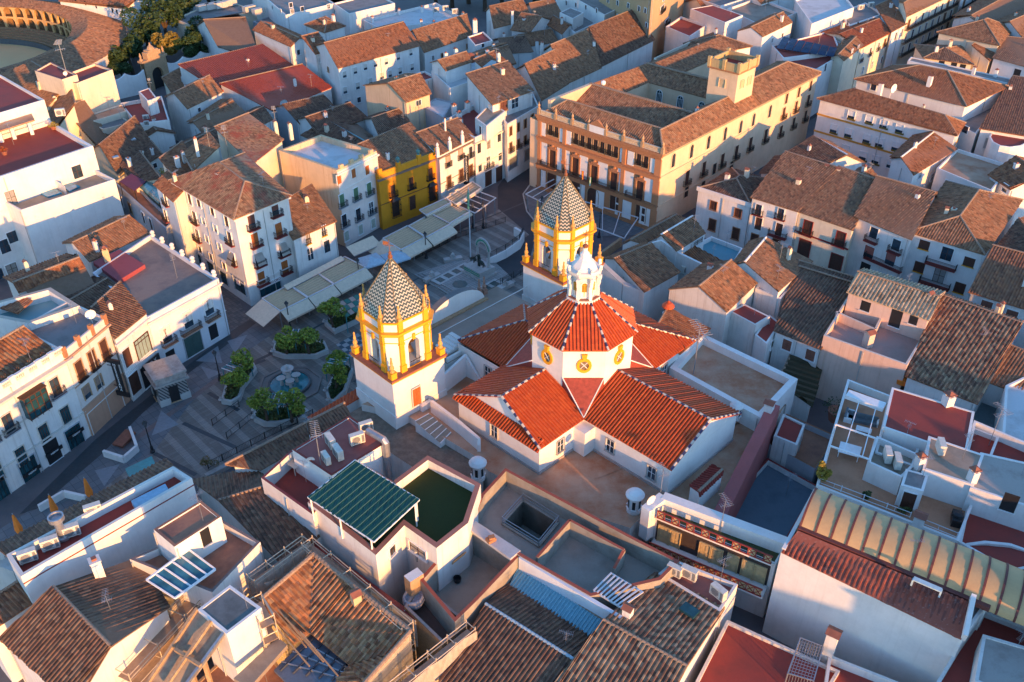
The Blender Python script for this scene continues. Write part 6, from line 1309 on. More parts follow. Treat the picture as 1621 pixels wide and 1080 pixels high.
b=MB();b.prism([P(x,y,9.4).to_2d()for x,y in((148,418),(188,448),(230,422),(190,398))],9.1,9.75,0);part('pink_roof_patch',b,stained('pink_roof_paint',(.34,.07,.08),(.25,.05,.05)),rt);chimney(rt,P(171,415,9.5),.5,2.2,.9,0,OCHRE)
H('town_house','long dark tiled roof with a rough plastered wall top below the big hotel',[(10,440),(32,462),(130,424),(104,405)],11,'gable1',DIRTY,WARM,rs=.8)
H('town_house','dark brown steep tiled roof between patio house and tapas bar',[(38,460),(60,480),(148,455),(120,415)],9.8,'gable1',GREYP,DARK,rs=.25,rh=1.8)
H('town_house','low slate dark roof behind the narrow house with glass bay',[(95,478),(125,495),(190,462),(150,440)],9.2,'gable1',GREYP,DARK,rs=.5,rh=.8)
H('town_house','brown roofed house with white chimney behind the tapas bar',[(103,386),(143,413),(234,370),(180,347)],9.4,'gable1',WHITE,OLD,rs=.5,chim=[(153,395)])
#bottom left
rt,q=H('roof_terrace_house','long sunlit white house with narrow roof terrace full of air conditioners',[(10,878),(33,913),(304,757),(274,738)],12.2,'flat',CLEAN,floor=REDF,par=1.1,pt=.35,copem=plaster('lime_cope',(.72,.68,.62),.4),bnd=([1],[(11.2,.12,.05)],REDP))
b=MB();tiled(b,[P(-10,865,10.8),P(10,880,11.9),P(276,739,11.9),P(264,726,10.8)],0,.45,.12);part('eaves_tiles',b,[DARK],rt)
b=MB();b.prism([P(x,y,11.7).to_2d()for x,y in((208,795),(215,806),(268,778),(262,768))],11.2,11.9);part('plastic_cover',b,flat('pale_blue_tarp',(.30,.45,.58),.5),rt)
H('roof_house','white house with broken terracotta roof terrace in the lower left',[(243,838),(276,866),(350,818),(318,792)],13.4,'flat',CLEAN,floor=TERR,par=.15,z0=0,copem=TERR,wins=[(1,[(326,850)],None,'o',1.0,2.1)])
rt,q=H('roof_house','white house with terracotta floored terraces beside the glass roof',[(205,885),(336,938),(412,858),(350,822)],10.8,'flat',WHITE,floor=TERR,par=.9,copem=flat('grey_brown_cope',(.22,.15,.13)))
gr=root('glass_roof',P(285,905,8.0),'blue glass lean-to roof with white bars over a terracotta terrace','glass roof')
p=[P(232,919,11.6),P(277,948,11.2),P(341,902,11.4),P(298,870,11.9)];b=MB();b.raw(p+[k-Vector((0,0,.05))for k in p],[(0,1,2,3),(7,6,5,4),(0,4,5,1),(1,5,6,2),(2,6,7,3),(3,7,4,0)]);part('pane',b,glass('blue_roof_glass',(.03,.13,.19),.15),gr)
for k in range(6):
 u=k/5;b=MB();b.beam(p[0].lerp(p[3],u)+Vector((0,0,.06)),p[1].lerp(p[2],u)+Vector((0,0,.06)),.14);part('glazing_bar',b,WPAINT,gr)
for a_,c_ in((p[0],p[3]),(p[1],p[2])):b=MB();b.beam(a_+Vector((0,0,.05)),c_+Vector((0,0,.05)),.18);part('edge_bar',b,WPAINT,gr)
H('tiled_house','house with broad dark brown tiled roof in the bottom left corner',[(8,1012),(120,1112),(263,962),(215,890)],9.6,'gable0',WHITE,DARK,rh=2.2,rs=.42,tp=.42)
TOWNS[-1][0];chimney(TOWNS[-1][0],P(157,908,11.0),.6,1.8,.9,1)
H('boundary_wall','white plastered yard wall with tiled coping at the bottom left',[(-40,975),(-20,1000),(92,925),(70,905)],8.0,'shed3',CLEAN,WARM,rh=.3,cat='wall')
H('tiled_house','house with dark tiled roof below the long white wall of the canopy house',[(310,762),(448,890),(500,850),(400,745)],7.6,'gable1',WHITE,DARK,rs=.35,rh=1.0,tp=.45)
cz=lambda l:[(380+x/4.5,640+y/4.5)for x,y in l]
H('canopy_house','white house with pink roof terrace of air conditioners beside the gravel roof',cz([(372,325),(650,510),(1050,270),(780,80)]),12.2,'flat',CLEAN,floor=stained('pink_red_roof',(.36,.11,.09),(.27,.07,.06)),par=.12,copem=REDF)
rt=TOWNS[-1][0];aerial(rt,507,732,12.4,s=1.6);dish(rt,490,738,11.4,s=1.5)
b=MB()
for a_,c_ in(((598,684),(600,720)),((603,688),(605,722))):pass
p0,p1,p2=P(582,682,13),P(608,697,13),P(610,700,12.8);b.tube([p0,p1,p2,(p2.x,p2.y,5)],.42,8);part('air_duct',b,METAL,rt)
H('canopy_house','white house with deep red sunken terrace next to the green canopy',cz([(150,525),(520,790),(690,560),(370,320)]),11.0,'flat',WHITE,floor=REDF,par=2.0,copem=REDP)
H('tiled_house','long low tiled roof strip between square railing and pink roof terrace',[(372,742),(412,742),(552,662),(545,652)],8.4,'shed3',WHITE,DARK,rh=.8)
rt,q=H('lawn_house','white house with green artificial lawn terrace and terracotta parapet',[(487,795),(595,879),(640,832),(691,868),(741,828),(761,766),(677,721),(622,762),(560,726)],11.4,'flat',WHITE,floor=flat('artificial_grass',(.028,.042,.004),.95,var=.3,scale=8),par=1.2,pt=.55,copem=stained('terracotta_cope',(.42,.17,.12),(.34,.13,.09)),wins=[(1,cz([(1080,1040)]),None,'w',.9,1.2),(2,cz([(1270,1040)]),None,'w',2.4,1.3)])
cn=root('metal_canopy',P(575,800,8),'dark green corrugated metal canopy on white posts above the lawn terrace','canopy')
p=[P(487,787,13.2),P(592,858,12.6),P(664,791,13.4),P(562,728,14.1)]
b=MB();tiled(b,p,0,.5,.05,under=True,umat=0,thick=.08);part('roof_sheet',b,[flat('dark_green_metal',(.012,.085,.075),.35,.3,var=.25,scale=1)],cn)
for a_,c_ in((0,1),(1,2),(2,3),(3,0)):b=MB();b.beam(p[a_]+Vector((0,0,-.05)),p[c_]+Vector((0,0,-.05)),.1,.12);part('edge_beam',b,WPAINT,cn)
for k in range(13):u=(k+.5)/13;b=MB();b.beam(p[0].lerp(p[1],u)+Vector((0,0,.12)),p[3].lerp(p[2],u)+Vector((0,0,.1)),.05,.04);part('seam',b,flat('pale_seam',(.07,.16,.13)),cn)
for v in(p[1].lerp(p[0],.04),p[1].lerp(p[0],.5),p[0].lerp(p[1],.05),p[2].lerp(p[3],.05),p[2].lerp(p[1],.1)):b=MB();b.beam((v.x,v.y,10.2),v,.14);part('post',b,WPAINT,cn)
gv=MB();gv.prism([P(x,y,5.0).to_2d()for x,y in((552,655),(612,712),(676,755),(765,760),(760,700),(690,640),(640,600))],0,4.95,1,topmat=0);single('gravel_roof',gv,[GRAV,WHITE],'brown gravel flat roof at the foot of the near bell tower','building',loc=tuple(P(650,700,0)))
wallthing('parapet_wall','white parapet wall between gravel roof and brown church terrace',[P(683,634,7.8),P(728,668,7.8),P(758,694,7.8),P(758,705,7)],4.5,.4,CLEAN)
wallthing('parapet_wall','white wall stepping along a stair beside the near bell tower',[P(701,594,8.8),P(737,561,9.4),P(760,600,6.6)],5.5,.35,CLEAN)
w_=wallthing('tile_coped_wall','low white wall with red tiled coping left of the near bell tower',[P(492,668,4.2),P(572,621,5.6)],0,.4,CLEAN)
b=MB();c0,c1=P(490,668,4.3),P(573,620,5.7);sd_=(c1-c0).cross(Vector((0,0,1))).normalized()*.7;tiled(b,[c0+sd_+Vector((0,0,-.1)),c1+sd_+Vector((0,0,-.1)),c1-sd_+Vector((0,0,.25)),c0-sd_+Vector((0,0,.25))],0,.42,.12);part('coping_tiles',b,[CHUR],w_)
sk=root('skylight',P(685,680,5),'sloping glazed skylight strip with white bars below the near bell tower','skylight')
p=[P(657,667,6.6),P(697,702,5.7),P(714,684,6.2),P(679,655,7.0)];b=MB();b.raw(p+[Vector((k.x,k.y,4.9))for k in p],[(0,1,5,4),(1,2,6,5),(2,3,7,6),(3,0,4,7)],1);b.raw(p,[(0,1,2,3)],0);part('glazing',b,[flat('dusty_glass',(.28,.24,.18),.4),CLEAN],sk)
for k in range(6):u=k/5;b=MB();b.beam(p[0].lerp(p[1],u),p[3].lerp(p[2],u),.1);part('glazing_bar',b,WPAINT,sk)
bx_=MB();v=P(668,642,6.0);bx_.box((v.x,v.y,5.0),(2.2,1.6,1.9),R(-46.5));single('door_plinth',bx_,[CLEAN],'small white plinth below the wooden door of the near bell tower','plinth',loc=tuple(P(668,642,5)))
def lantern_vent(px,py,z,label,s=1.0,roofm=None,red=False):
 c=P(px,py,z);rt=root('roof_vent',c,label,'roof vent','round lanterns on the church terraces');b=MB();b.lathe(c,[(.8*s,0),(.8*s,.35),(.68*s,.36),(.68*s,2.2*s),(.95*s,2.25*s)],14);part('drum',b,CLEAN,rt)
 b=MB()
 if red:b.lathe(c,[(1.25*s,2.15*s),(1.2*s,2.35*s),(.7*s,2.9*s),(.15,3.1*s)],16);b.lathe(c,[(.15,3.1*s),(.25,3.2*s),(.1,3.4*s)],8)
 else:b.lathe(c,[(1.0*s,2.2*s),(1.05*s,2.4*s),(.75*s,2.75*s),(.3*s,2.95*s),(.05,3.0*s)],16)
 part('cap',b,roofm or CLEAN,rt)
 for k in range(6):a_=k*math.pi/3+.3;opening(rt,'window','o',c+Vector((math.cos(a_)*.7*s,math.sin(a_)*.7*s,.7*s)),a_+math.pi/2,.34,1.1*s,(WPAINT,IRON,IRON),'vent_slot')
lantern_vent(757,757,5.5,'round white roof lantern at the end of the gravel roof')
lantern_vent(1003,808,6,'round white roof lantern on the church terrace near the balcony house')
lantern_vent(1163,662,7,'round white roof lantern peeking out behind the long church roof',.8)
lantern_vent(1056,500,9,'round white lantern with red tiled cap behind the church',.72,CHUR,True)
H('hatch_house','small white hatch with sloping red tiled lid at the end of the church',[(1093,770),(1107,786),(1143,752),(1128,738)],8.2,'gable1',CLEAN,flat('hatch_red',(.25,.03,.02)),z0=6,rs=.85,rh=.5,over=.1)
#bottom centre
def hollow(name,label,ring,z,zf,rooms=()):
 return house(name,label,ring,z,'flat',CONC,floor=stained('dusty_screed',(.36,.31,.26),(.28,.23,.19),.45,.65,.3),par=z-zf,pt=.35,copem=stained('brick_course',(.40,.09,.05),(.30,.07,.05)))
rt,q=hollow('unfinished_building','unfinished bare concrete roof enclosure with brick red wall tops behind the church',[(742,826),(823,880),(935,944),(1046,918),(1076,888),(993,845),(800,741),(762,782)],9.2,6.8)
sq=[P(x,y,6.85).to_2d()for x,y in((795,830),(853,866),(884,828),(828,793))];out=[Vector((*p,6.8))for p in offset(q,-.35)];hole=[Vector((*p,6.8))for p in sq]
from mathutils.geometry import tessellate_polygon
fl_=[k for k in bpy.data.objects if k.parent==rt and k.name.startswith('roof_terrace')][0];mats_=fl_.data.materials[0];bpy.data.objects.remove(fl_)
b=MB();vs_=out+hole;b.raw(vs_,[f if(vs_[f[1]]-vs_[f[0]]).cross(vs_[f[2]]-vs_[f[1]]).z>0 else f[::-1]for f in tessellate_polygon([out,hole])]);part('roof_terrace',b,mats_,rt)
b=MB()
for k in range(4):j=(k+1)%4;b.raw([(*sq[k],3.2),(*sq[j],3.2),(*sq[j],6.95),(*sq[k],6.95)],[(0,1,2,3),(3,2,1,0)]);b.beam((*sq[k],6.95),(*sq[j],6.95),.25,.15)
b.add([(*p,3.2)for p in sq]);part('shaft',b,CONC,rt)
sh=root('guard_rail',Vector((*sq[0],6.9)),'thin metal guard rail round the open shaft in the concrete enclosure','railing')
for k in range(4):
 j=(k+1)%4;b=MB()
 for z in(7.4,7.9):b.beam((*sq[k],z),(*sq[j],z),.06)
 b.beam((*sq[k],6.9),(*sq[k],8.0),.08);part('rail',b,METAL,sh)
wallthing('concrete_wall','bare concrete partition with broken brick top in the concrete enclosure',[P(850,882,9.0),P(902,823,9.0),P(988,870,9.0),P(972,900,8.4)],6.7,.3,CONC,stained('brick_course',(.40,.09,.05),(.30,.07,.05)))
rt,q=hollow('unfinished_building','unfinished concrete room with plywood board left of the open shaft',[(664,917),(720,985),(756,950),(824,878),(742,828)],9.0,5.2)
b=MB();v=P(722,900,5.3);b.beam(P(714,900,5.3),P(728,882,8.0),1.8,.08);part('plywood_board',b,flat('plywood',(.50,.26,.07)),rt)
b=MB();b.prism([P(x,y,9.2).to_2d()for x,y in((743,838),(808,885),(824,872),(752,825))],8.9,9.25);part('wall_slab',b,stained('pale_cement',(.52,.50,.50),(.38,.36,.35)),rt)
b=MB();v=P(777,856,9.3);b.box(v,(.9,.7,.35),.6);b.box((v.x+.1,v.y,v.z+.35),(.6,.5,.25),.3);single('brick_pile',b,[BRICK],'small pile of orange bricks on the pale wall slab','bricks',loc=tuple(v))
b=MB();v=P(724,920,5.3);b.lathe(v,[(.35,0),(.42,.5),(.38,.5),(.32,.05)],12);single('bucket',b,[IRON],'black bucket on the floor of the unfinished concrete room','bucket',loc=tuple(v))
lv=root('slatted_pergola',P(980,925,8),'white louvred pergola grid at the edge of the concrete enclosure','pergola')
p=[P(940,935,9.2),P(983,961,9.2),P(1018,937,9.2),P(968,907,9.2)]
for k in range(9):u=k/8;b=MB();b.beam(p[0].lerp(p[1],u),p[3].lerp(p[2],u),.16,.12);part('slat',b,WMETAL,lv)
for a_,c_ in((0,1),(3,2)):b=MB();b.beam(p[a_]-Vector((0,0,.1)),p[c_]-Vector((0,0,.1)),.14);part('rail',b,WMETAL,lv)
H('annex','white wall with translucent blue strip roof below the concrete enclosure',[(806,928),(940,1018),(956,992),(822,905)],6.6,'shed2',CLEAN,flat('blue_translucent_sheet',(.20,.42,.50),.25,var=.2),rh=.8,tp=.35,over=0)
w_=wallthing('party_wall','tall blue white party wall under the concrete enclosure',[P(823,881,9.1),P(985,978,9.1)],4,.4,plaster('blue_white_plaster',(.70,.72,.75),.25))
H('tiled_house','large dark mottled tiled roof in the bottom centre',[(700,1082),(880,1200),(948,1020),(806,930)],6.6,'gable0',WHITE,DARK,rs=.66,rh=1.5,tp=.42,capm=flat('blue_ridge_flashing',(.30,.42,.50)))
H('tiled_house','large pale and brown tiled roof right of the blue flashing',[(868,1105),(1010,1190),(1140,966),(1038,912)],7.6,'gable0',WHITE,tiles('mottled_big_tiles',[(.36,.22,.14),(.48,.33,.22),(.24,.11,.07),(.55,.40,.28),(.30,.13,.08),(.20,.09,.06)],(.42,.36,.28),.35),rs=.5,rh=1.5,tp=.45,ck=2,ch=1.2,cw=.8,chim=[(993,978,8.6)])
rt=TOWNS[-1][0];b=MB();v=P(1091,968,8.6);b.box(v,(1.6,1.1,.3),-.75);part('skylight',b,TGLASS,rt)
H('roof_terrace_house','small salmon roof terrace with air conditioners below the balcony house',[(1042,908),(1140,968),(1168,925),(1068,886)],8.0,'flat',WHITE,floor=stained('salmon_floor',(.36,.12,.09),(.27,.08,.07)),par=.5)
rt,q=H('balcony_house','white house with two red and cream timber galleries facing the lower left',[(1036,815),(1228,893),(1248,858),(1052,783)],8.2,'flat',WHITE,floor=flat('green_moss_floor',(.05,.055,.015)),par=.12,pt=.2)
wallthing('parapet_wall','thick white parapet along the back of the balcony house',[P(1022,806,9.4),P(1050,784,9.6),P(1250,858,9.6)],5,1.1,CLEAN)
a,d,L,n,an=edge_frame(q,0);LB=flat('gallery_red',(.27,.04,.03),.6);CRM=flat('gallery_cream',(.50,.38,.20),.7)
for(z,pr_,nm)in((7.9,.25,'upper'),(4.5,1.7,'lower')):
 b=MB();m=a+d*(L*.5)+n*(pr_/2);b.box((m.x,m.y,z),(L*.96,pr_,.3),an);part('gallery_floor',b,WHITE,rt)
 b=MB();m=a+d*(L*.5)+n*.02;b.box((m.x,m.y,z+.3),(L*.94,.04,.1 if z>5 else 2.9),an);part('gallery_shade_sheet',b,flat('painted_deep_shade',(.05,.035,.03)),rt)  # dark sheet on the flat wall, gallery shade put into its colour
 g_=MB();cp_=MB();nb=15
 for k in range(nb):
  u0,u1=L*(.03+.94*k/nb),L*(.03+.94*(k+1)/nb);A_=lambda u,zz:Vector((*(a+d*u+n*(pr_+.02)),z+zz))
  g_.beam(A_(u0,.3),A_(u0,1.35),.08);g_.beam(A_(u0,1.35),A_(u1,1.35),.12);g_.beam(A_(u0,.35),A_(u1,.35),.12)
  if nm=='lower' or k%2==0:
   g_.beam(A_(u0,.4),A_(u1,1.3),.06);g_.beam(A_(u0,1.3),A_(u1,.4),.06)
   v=a+d*((u0+u1)/2)+n*(pr_-.03);cp_.box((v.x,v.y,z+.4),(u1-u0-.15,.04,.9),an)
 part('gallery_rail',g_,LB,rt);part('gallery_panels',cp_,CRM,rt)
openings(rt,offset(q,.05),[(0,[.1,.2,.45,.55,.68,.8,.9],[4.85],'p',1.1,2.3,{'mats':(CRM,CRM,CRM)})])
aerial(rt,1045,785,9,s=1.3);dish(rt,1028,798,9.6,s=1.4);aerial(rt,1142,830,9.2,s=1.2)
rt,q=H('vault_house','tall white blank house with red brown tiled slope and yellow ribbed vault',[(1237,872),(1524,1011),(1600,905),(1287,781)],12.0,'flat',CLEAN,floor=GREYF,par=.1)
tr=MB();tiled(tr,[P(1237,874,12.05),P(1522,1012,12.05),P(1534,953,13.3),P(1263,840,13.3)],0,.45,.13);part('tiled_slope',tr,[tiles('mossy_red_tiles',[(.34,.08,.05),(.20,.07,.06),(.42,.10,.06),(.15,.07,.07),(.36,.11,.08)],(.40,.30,.26),.45)],rt)
A0,A1=P(1263,839,12.9),P(1700,1022,12.9);B0=P(1290,781,12.6);B1=A1+(B0-A0);n_=10;vt=MB();rb=[]
def vp(u,k):a_=math.pi*k/n_*.98;m=A0.lerp(A1,u).lerp(B0.lerp(B1,u),.5-.5*math.cos(a_));return Vector((m.x,m.y,12.7+1.9*math.sin(a_)))
vt.raw([vp(i/16,k)for i in range(17)for k in range(n_+1)],[(i*(n_+1)+k,(i+1)*(n_+1)+k,(i+1)*(n_+1)+k+1,i*(n_+1)+k+1)for i in range(16)for k in range(n_)]);vt.add([vp(0,k)for k in range(n_,-1,-1)],0);part('vault',vt,stained('yellow_fibre_sheet',(.60,.39,.18),(.50,.32,.15),.4,.7,.4,.55),rt,smooth=True)
for i in range(17):
 u=i/16*.985+.005;b=MB()
 for k in range(n_):b.beam(vp(u,k),vp(u,k+1),.2,.14)
 part('vault_rib',b,flat('rust_brown_rib',(.16,.045,.035)),rt)
b=MB();b.beam(A0+Vector((0,0,.2)),A0.lerp(A1,.72)+Vector((0,0,.2)),.5,.5);part('gutter_beam',b,flat('rust_brown_rib',(.16,.045,.035)),rt)
b=MB();b.beam(P(1240,872,12.1),P(1290,779,13.0),.35,.7);part('gable_coping',b,CLEAN,rt)
b=MB();b.beam(P(1526,1010,12.3),P(1540,945,13.6),.4,1.2);part('end_parapet',b,CLEAN,rt)
bn=root('roof_bench',P(1467,930,13.8),'small blue white metal bracket on the gutter of the vault house','bracket');b=MB()
v=P(1468,926,14.3);b.box(v,(2.4,.5,.12),-.6)
for s in(-1,1):b.box((v.x+s*1.0,v.y-s*.65,v.z-.7),(.15,.4,.7),-.6)
part('bracket_body',b,flat('pale_blue_metal',(.45,.6,.65)),bn)
H('roof_terrace_house','deep red roof terrace below the tall white blank wall',[(1085,1110),(1252,1190),(1330,1062),(1151,981)],5.8,'flat',DIRTY,floor=REDF,par=.35)
H('roof_terrace_house','white parapeted red terrace at the bottom right beside the wire cage',[(1312,1036),(1300,1120),(1440,1180),(1500,1110)],6.2,'flat',WHITE,floor=REDF,par=.9)
chimney(TOWNS[-1][0],P(1311,1032,6.2),-.6,2.6,1.0,2)
H('roof_terrace_house','dark red roof terrace at the right edge beside the vault house',[(1476,1090),(1600,1140),(1680,1015),(1552,965)],9.4,'flat',WHITE,floor=REDF,par=.5)
chimney(TOWNS[-1][0],P(1541,982,9.4),-.6,2.4,1.1,2);H('rooftop_room','grey slab roofed room on the dark red terrace at the right edge',[(1543,1078),(1640,1120),(1680,1040),(1556,1004)],11.4,'flat',WHITE,floor=stained('weathered_slab',(.40,.36,.32),(.25,.20,.17)),par=.12,z0=8)
cg=root('wire_cage',P(1272,1045,5),'open wire cage over a light well at the foot of the tall white wall','cage')
p=[P(1247,1066,7.6),P(1288,1078,7.6),P(1303,1024,7.6),P(1267,1010,7.6)]
for k in range(4):
 b=MB();a_,c_=p[k],p[(k+1)%4];b.beam(a_,c_,.1);b.beam(a_,(a_.x,a_.y,5.5),.1)
 for i in range(1,9):m=a_.lerp(c_,i/9);b.beam(m,(m.x,m.y,5.5),.04)
 part('cage_side',b,METAL,cg)
b=MB()
for i in range(1,8):b.beam(p[0].lerp(p[1],i/8),p[3].lerp(p[2],i/8),.04)
for i in range(1,12):b.beam(p[0].lerp(p[3],i/12),p[1].lerp(p[2],i/12),.04)
part('cage_top',b,METAL,cg)
rt=root('repaired_house',P(530,1000,0),'house with sunlit hipped tile roof under repair and grey roof lights','building')
s5=lambda x,y,z:P(340+x/4.503,860+y/4.503,z)
A_,B_,C_,D_=s5(706,80,10),s5(320,410,10),s5(680,640,7.8),s5(1395,630,10)
def onp(x,y,p0,p1,p2):
 n_=(p1-p0).cross(p2-p0);o_=Vector((0,0,CAM_H));r_=s5(x,y,0)-o_;return o_+r_*(n_.dot(p0-o_)/n_.dot(r_))
E_,F_=onp(960,870,A_,C_,D_),onp(1290,785,A_,C_,D_);G_=onp(560,720,A_,B_,C_);H1,H2=s5(1060,1010,9.6),s5(860,990,7.6)
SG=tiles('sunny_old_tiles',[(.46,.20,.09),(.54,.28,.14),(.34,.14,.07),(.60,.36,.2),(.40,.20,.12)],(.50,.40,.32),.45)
r=MB();tiled(r,[A_,B_,G_,C_],0,.5,.18);tiled(r,[A_,C_,E_,F_,D_],0,.5,.18)
tiled(r,[E_,F_,H1],0,.5,.18);tiled(r,[E_,H1,H2],0,.5,.18);cap(r,A_,C_,.12,1,lift=0)
for a_,c_ in((A_,B_),(A_,D_),(D_,H1)):cap(r,a_,c_,.24,1)
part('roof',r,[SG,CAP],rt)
w=MB()
for a_,c_ in((B_,A_),(A_,D_),(D_,H1)):w.add([(a_.x,a_.y,0),(c_.x,c_.y,0),(c_.x,c_.y,c_.z),(a_.x,a_.y,a_.z)]);w.add([(c_.x,c_.y,0),(a_.x,a_.y,0),(a_.x,a_.y,a_.z),(c_.x,c_.y,c_.z)])
part('wall',w,CREAM,rt)
g=MB();gp=[s5(x,y,7.3)for x,y in((680,650),(420,900),(600,1080),(880,990),(975,870))];g.prism([k.to_2d()for k in gp],6.9,7.2,0);part('roof_light',g,flat('zinc_glass_roof',(.16,.19,.23),.35,.2),rt)
for i in range(5):u=(i+.5)/5;b=MB();b.beam(gp[0].lerp(gp[4],u),gp[1].lerp(gp[3],u),.14,.2);part('roof_light_bar',b,flat('dark_lead',(.06,.07,.09)),rt)
for i in range(3):u=(i+.7)/3.4;b=MB();b.beam(gp[0].lerp(gp[1],u),gp[4].lerp(gp[3],u),.1,.2);part('roof_light_bar',b,METAL,rt)
chimney(rt,s5(1010,420,9.6),.6,1.0,.8,2,OCHRE)
H('building_site','grey slab roofed block with brilliant sunlit white end wall on the building site',[(313,965),(359,1004),(414,962),(364,926)],12.0,'flat',CLEAN,floor=stained('wet_cement',(.17,.19,.19),(.10,.11,.11),.4,.6,.3),par=.08,z0=0)
rt=root('site_ramp',P(290,1040,6),'bare concrete sloping slab on posts at the building site','slab')
p=[P(233,1085,9),P(313,965,11.6),P(356,1003,11.6),P(322,1050,10.2),P(292,1090,9)]
b=MB();b.raw([*p,*[k-Vector((0,0,.35))for k in p]],[(4,3,2,1,0)[::-1],(5,6,7,8,9)[::-1]]+[(i,(i+1)%5,5+(i+1)%5,5+i)[::-1]for i in range(5)],0);part('slab',b,stained('site_concrete',(.40,.30,.20),(.26,.18,.12),.45,.6,.8),rt)
for a_,c_ in((p[0],p[1]),(p[4],p[2]),(P(262,1090,9.3),P(335,985,11.8)),(P(278,1030,10.4),P(318,1056,10.4))):b=MB();b.beam(a_+Vector((0,0,.15)),c_+Vector((0,0,.15)),.28,.3);part('upstand',b,STONE if a_!=p[4]else METAL,rt)
for x,y in((305,1068),(330,1070)):v=P(x,y,6);b=MB();b.beam((v.x,v.y,4),(v.x,v.y,9.6),.35);part('post',b,STONE,rt)
b=MB();b.prism([P(x,y,8.0).to_2d()for x,y in((370,1075),(395,1090),(455,1022),(440,1010))],7.6,8.1);single('site_deck',b,[TANF],'rough plank deck between the bright wall and the grey roof lights','deck',loc=tuple(P(410,1050,8)))
H('site_yard','terracotta floored yard under the building site ramp',[(300,1090),(330,1150),(470,1090),(400,1000)],4.5,'flat',STONE,floor=TERR,par=.1)
NET=bpy.data.materials.new('debris_netting');NET.use_nodes=True;_t=NET.node_tree;_b=_t.nodes['Principled BSDF'];_b.inputs['Base Color'].default_value=(.55,.46,.38,1);_b.inputs['Roughness'].default_value=.8
_n=noise(_t,posn(_t,1,1,.3),2.2,5,.6);_t.links.new(ramp(_t,_n,[(.3,(.5,.5,.5)),(.7,(.85,.85,.85))]),_b.inputs['Alpha'])
TUBE=flat('scaffold_tube',(.62,.50,.36),.5,.3)
def scaffold(label,a,c,z0,z1,depth,bays,lifts,net=None,deck=True,side=1,cols=True):
 a,c=Vector(a).to_2d(),Vector(c).to_2d();rt=root('scaffold',(a.x,a.y,z0),label,'scaffold');d_=(c-a).normalized();nn_=Vector((d_.y,-d_.x))*side
 for i in range(bays+1):
  for k in(0,depth):v=a.lerp(c,i/bays)+nn_*k;b=MB();b.tube([(v.x,v.y,z0),(v.x,v.y,z1+.3)],.055,6);part('standard',b,TUBE,rt)
  for z in[z0+(z1-z0)*j/lifts for j in range(1,lifts+1)]:v=a.lerp(c,i/bays);w_=v+nn_*depth;b=MB();b.tube([(v.x,v.y,z),(w_.x,w_.y,z)],.05,6);part('transom',b,TUBE,rt)
 for j in range(1,lifts+1):
  z=z0+(z1-z0)*j/lifts
  for k in(0,depth):
   for dz in(0,-.5)if j==lifts else(0,):v,w_=a+nn_*k,c+nn_*k;b=MB();b.tube([(v.x,v.y,z+dz),(w_.x,w_.y,z+dz)],.05,6);part('ledger',b,TUBE,rt)
  if deck and j<lifts+1:
   m=(a+c)/2+nn_*depth/2;b=MB();b.box((m.x,m.y,z-1.05),((c-a).length,depth*.85,.06),math.atan2(d_.y,d_.x));part('deck_boards',b,flat('scaffold_boards',(.34,.24,.17)),rt)
 if net is not None:
  b=MB();v,w_=a+nn_*net,c+nn_*net;n_=10
  for i in range(n_):
   for j in range(6):
    f=lambda x,y:(*(v.lerp(w_,x)+nn_*(.12*math.sin(x*23+y*4))),z0+(z1-z0)*y+.1*math.sin(x*31))
    b.add([f(i/n_,j/6),f((i+1)/n_,j/6),f((i+1)/n_,(j+1)/6),f(i/n_,(j+1)/6)])
  part('debris_net',b,NET,rt)
 return rt
scaffold('scaffold with netting and sunlit plank decks left of the building site slab',P(178,1060,8.5),P(308,925,8.5),1,8.8,2.0,3,4,-.1)
scaffold('tall netted scaffold running down to the bottom edge right of the tiled roof under repair',P(540,1140,9.0),P(738,984,9.0),0,9.0,1.2,6,4,1.35)
scaffold('scaffold walkway along the long white wall above the tiled roof under repair',P(497,866,8.6),P(655,1000,8.6),4,10.0,1.3,5,2,None,side=1)
scaffold('low scaffold with torn white netting above the tile roof ridge',P(405,930,9.0),P(492,866,9.0),4,9.8,1.2,3,2,0,side=-1)
wallthing('site_wall','low brown kerb wall running beside the scaffold walkway',[P(470,840,7.0),P(660,980,7.0)],3,.5,WHITE,REDP)
H('site_annex','cream walled narrow light well with rubble bags below the white lawn house',[(640,960),(700,1018),(742,985),(664,922)],7.4,'flat',STONE,floor=flat('rubble_floor',(.14,.07,.05)),par=1.4,copem=flat('rosy_cope',(.45,.33,.28)))
b=MB();v=P(655,955,6.4);b.lathe(v,[(.9,0),(1.1,.5),(1.0,1.0),(.85,1.1),(.7,.8)],10);single('rubble_bag',b,[flat('woven_bag',(.45,.45,.5),.8,var=.5,scale=6)],'white woven rubble bag in the light well','bag',loc=tuple(v))
wallthing('brick_stub','short cream pier with a white slab top beside the netted scaffold',[P(650,905,9.5),P(660,915,9.5)],4,1.6,STONE,CLEAN)
for k,(x,y)in enumerate(((425,955),(440,965),(452,978),(475,1000),(430,985))):
 a_,c_=P(x,y,9.4),P(x+60,y+70,8.6);b=MB();b.beam(a_,c_,.12,.1);single('timber_pole',b,[flat('raw_timber',(.40,.25,.13))],'long timber pole lying on the roof under repair, %s from the left'%('first','third','fourth','last','second')[k],'pole','timber poles on the roof under repair',loc=tuple(a_))
sl_=root('sheeting',P(430,930,9),'torn pale plastic sheeting hung on the scaffold above the building site','sheeting');b=MB()
A_,B_,C_,D_=P(418,925,10.2),P(492,872,10.6),P(497,884,8.2),P(425,945,8.0)
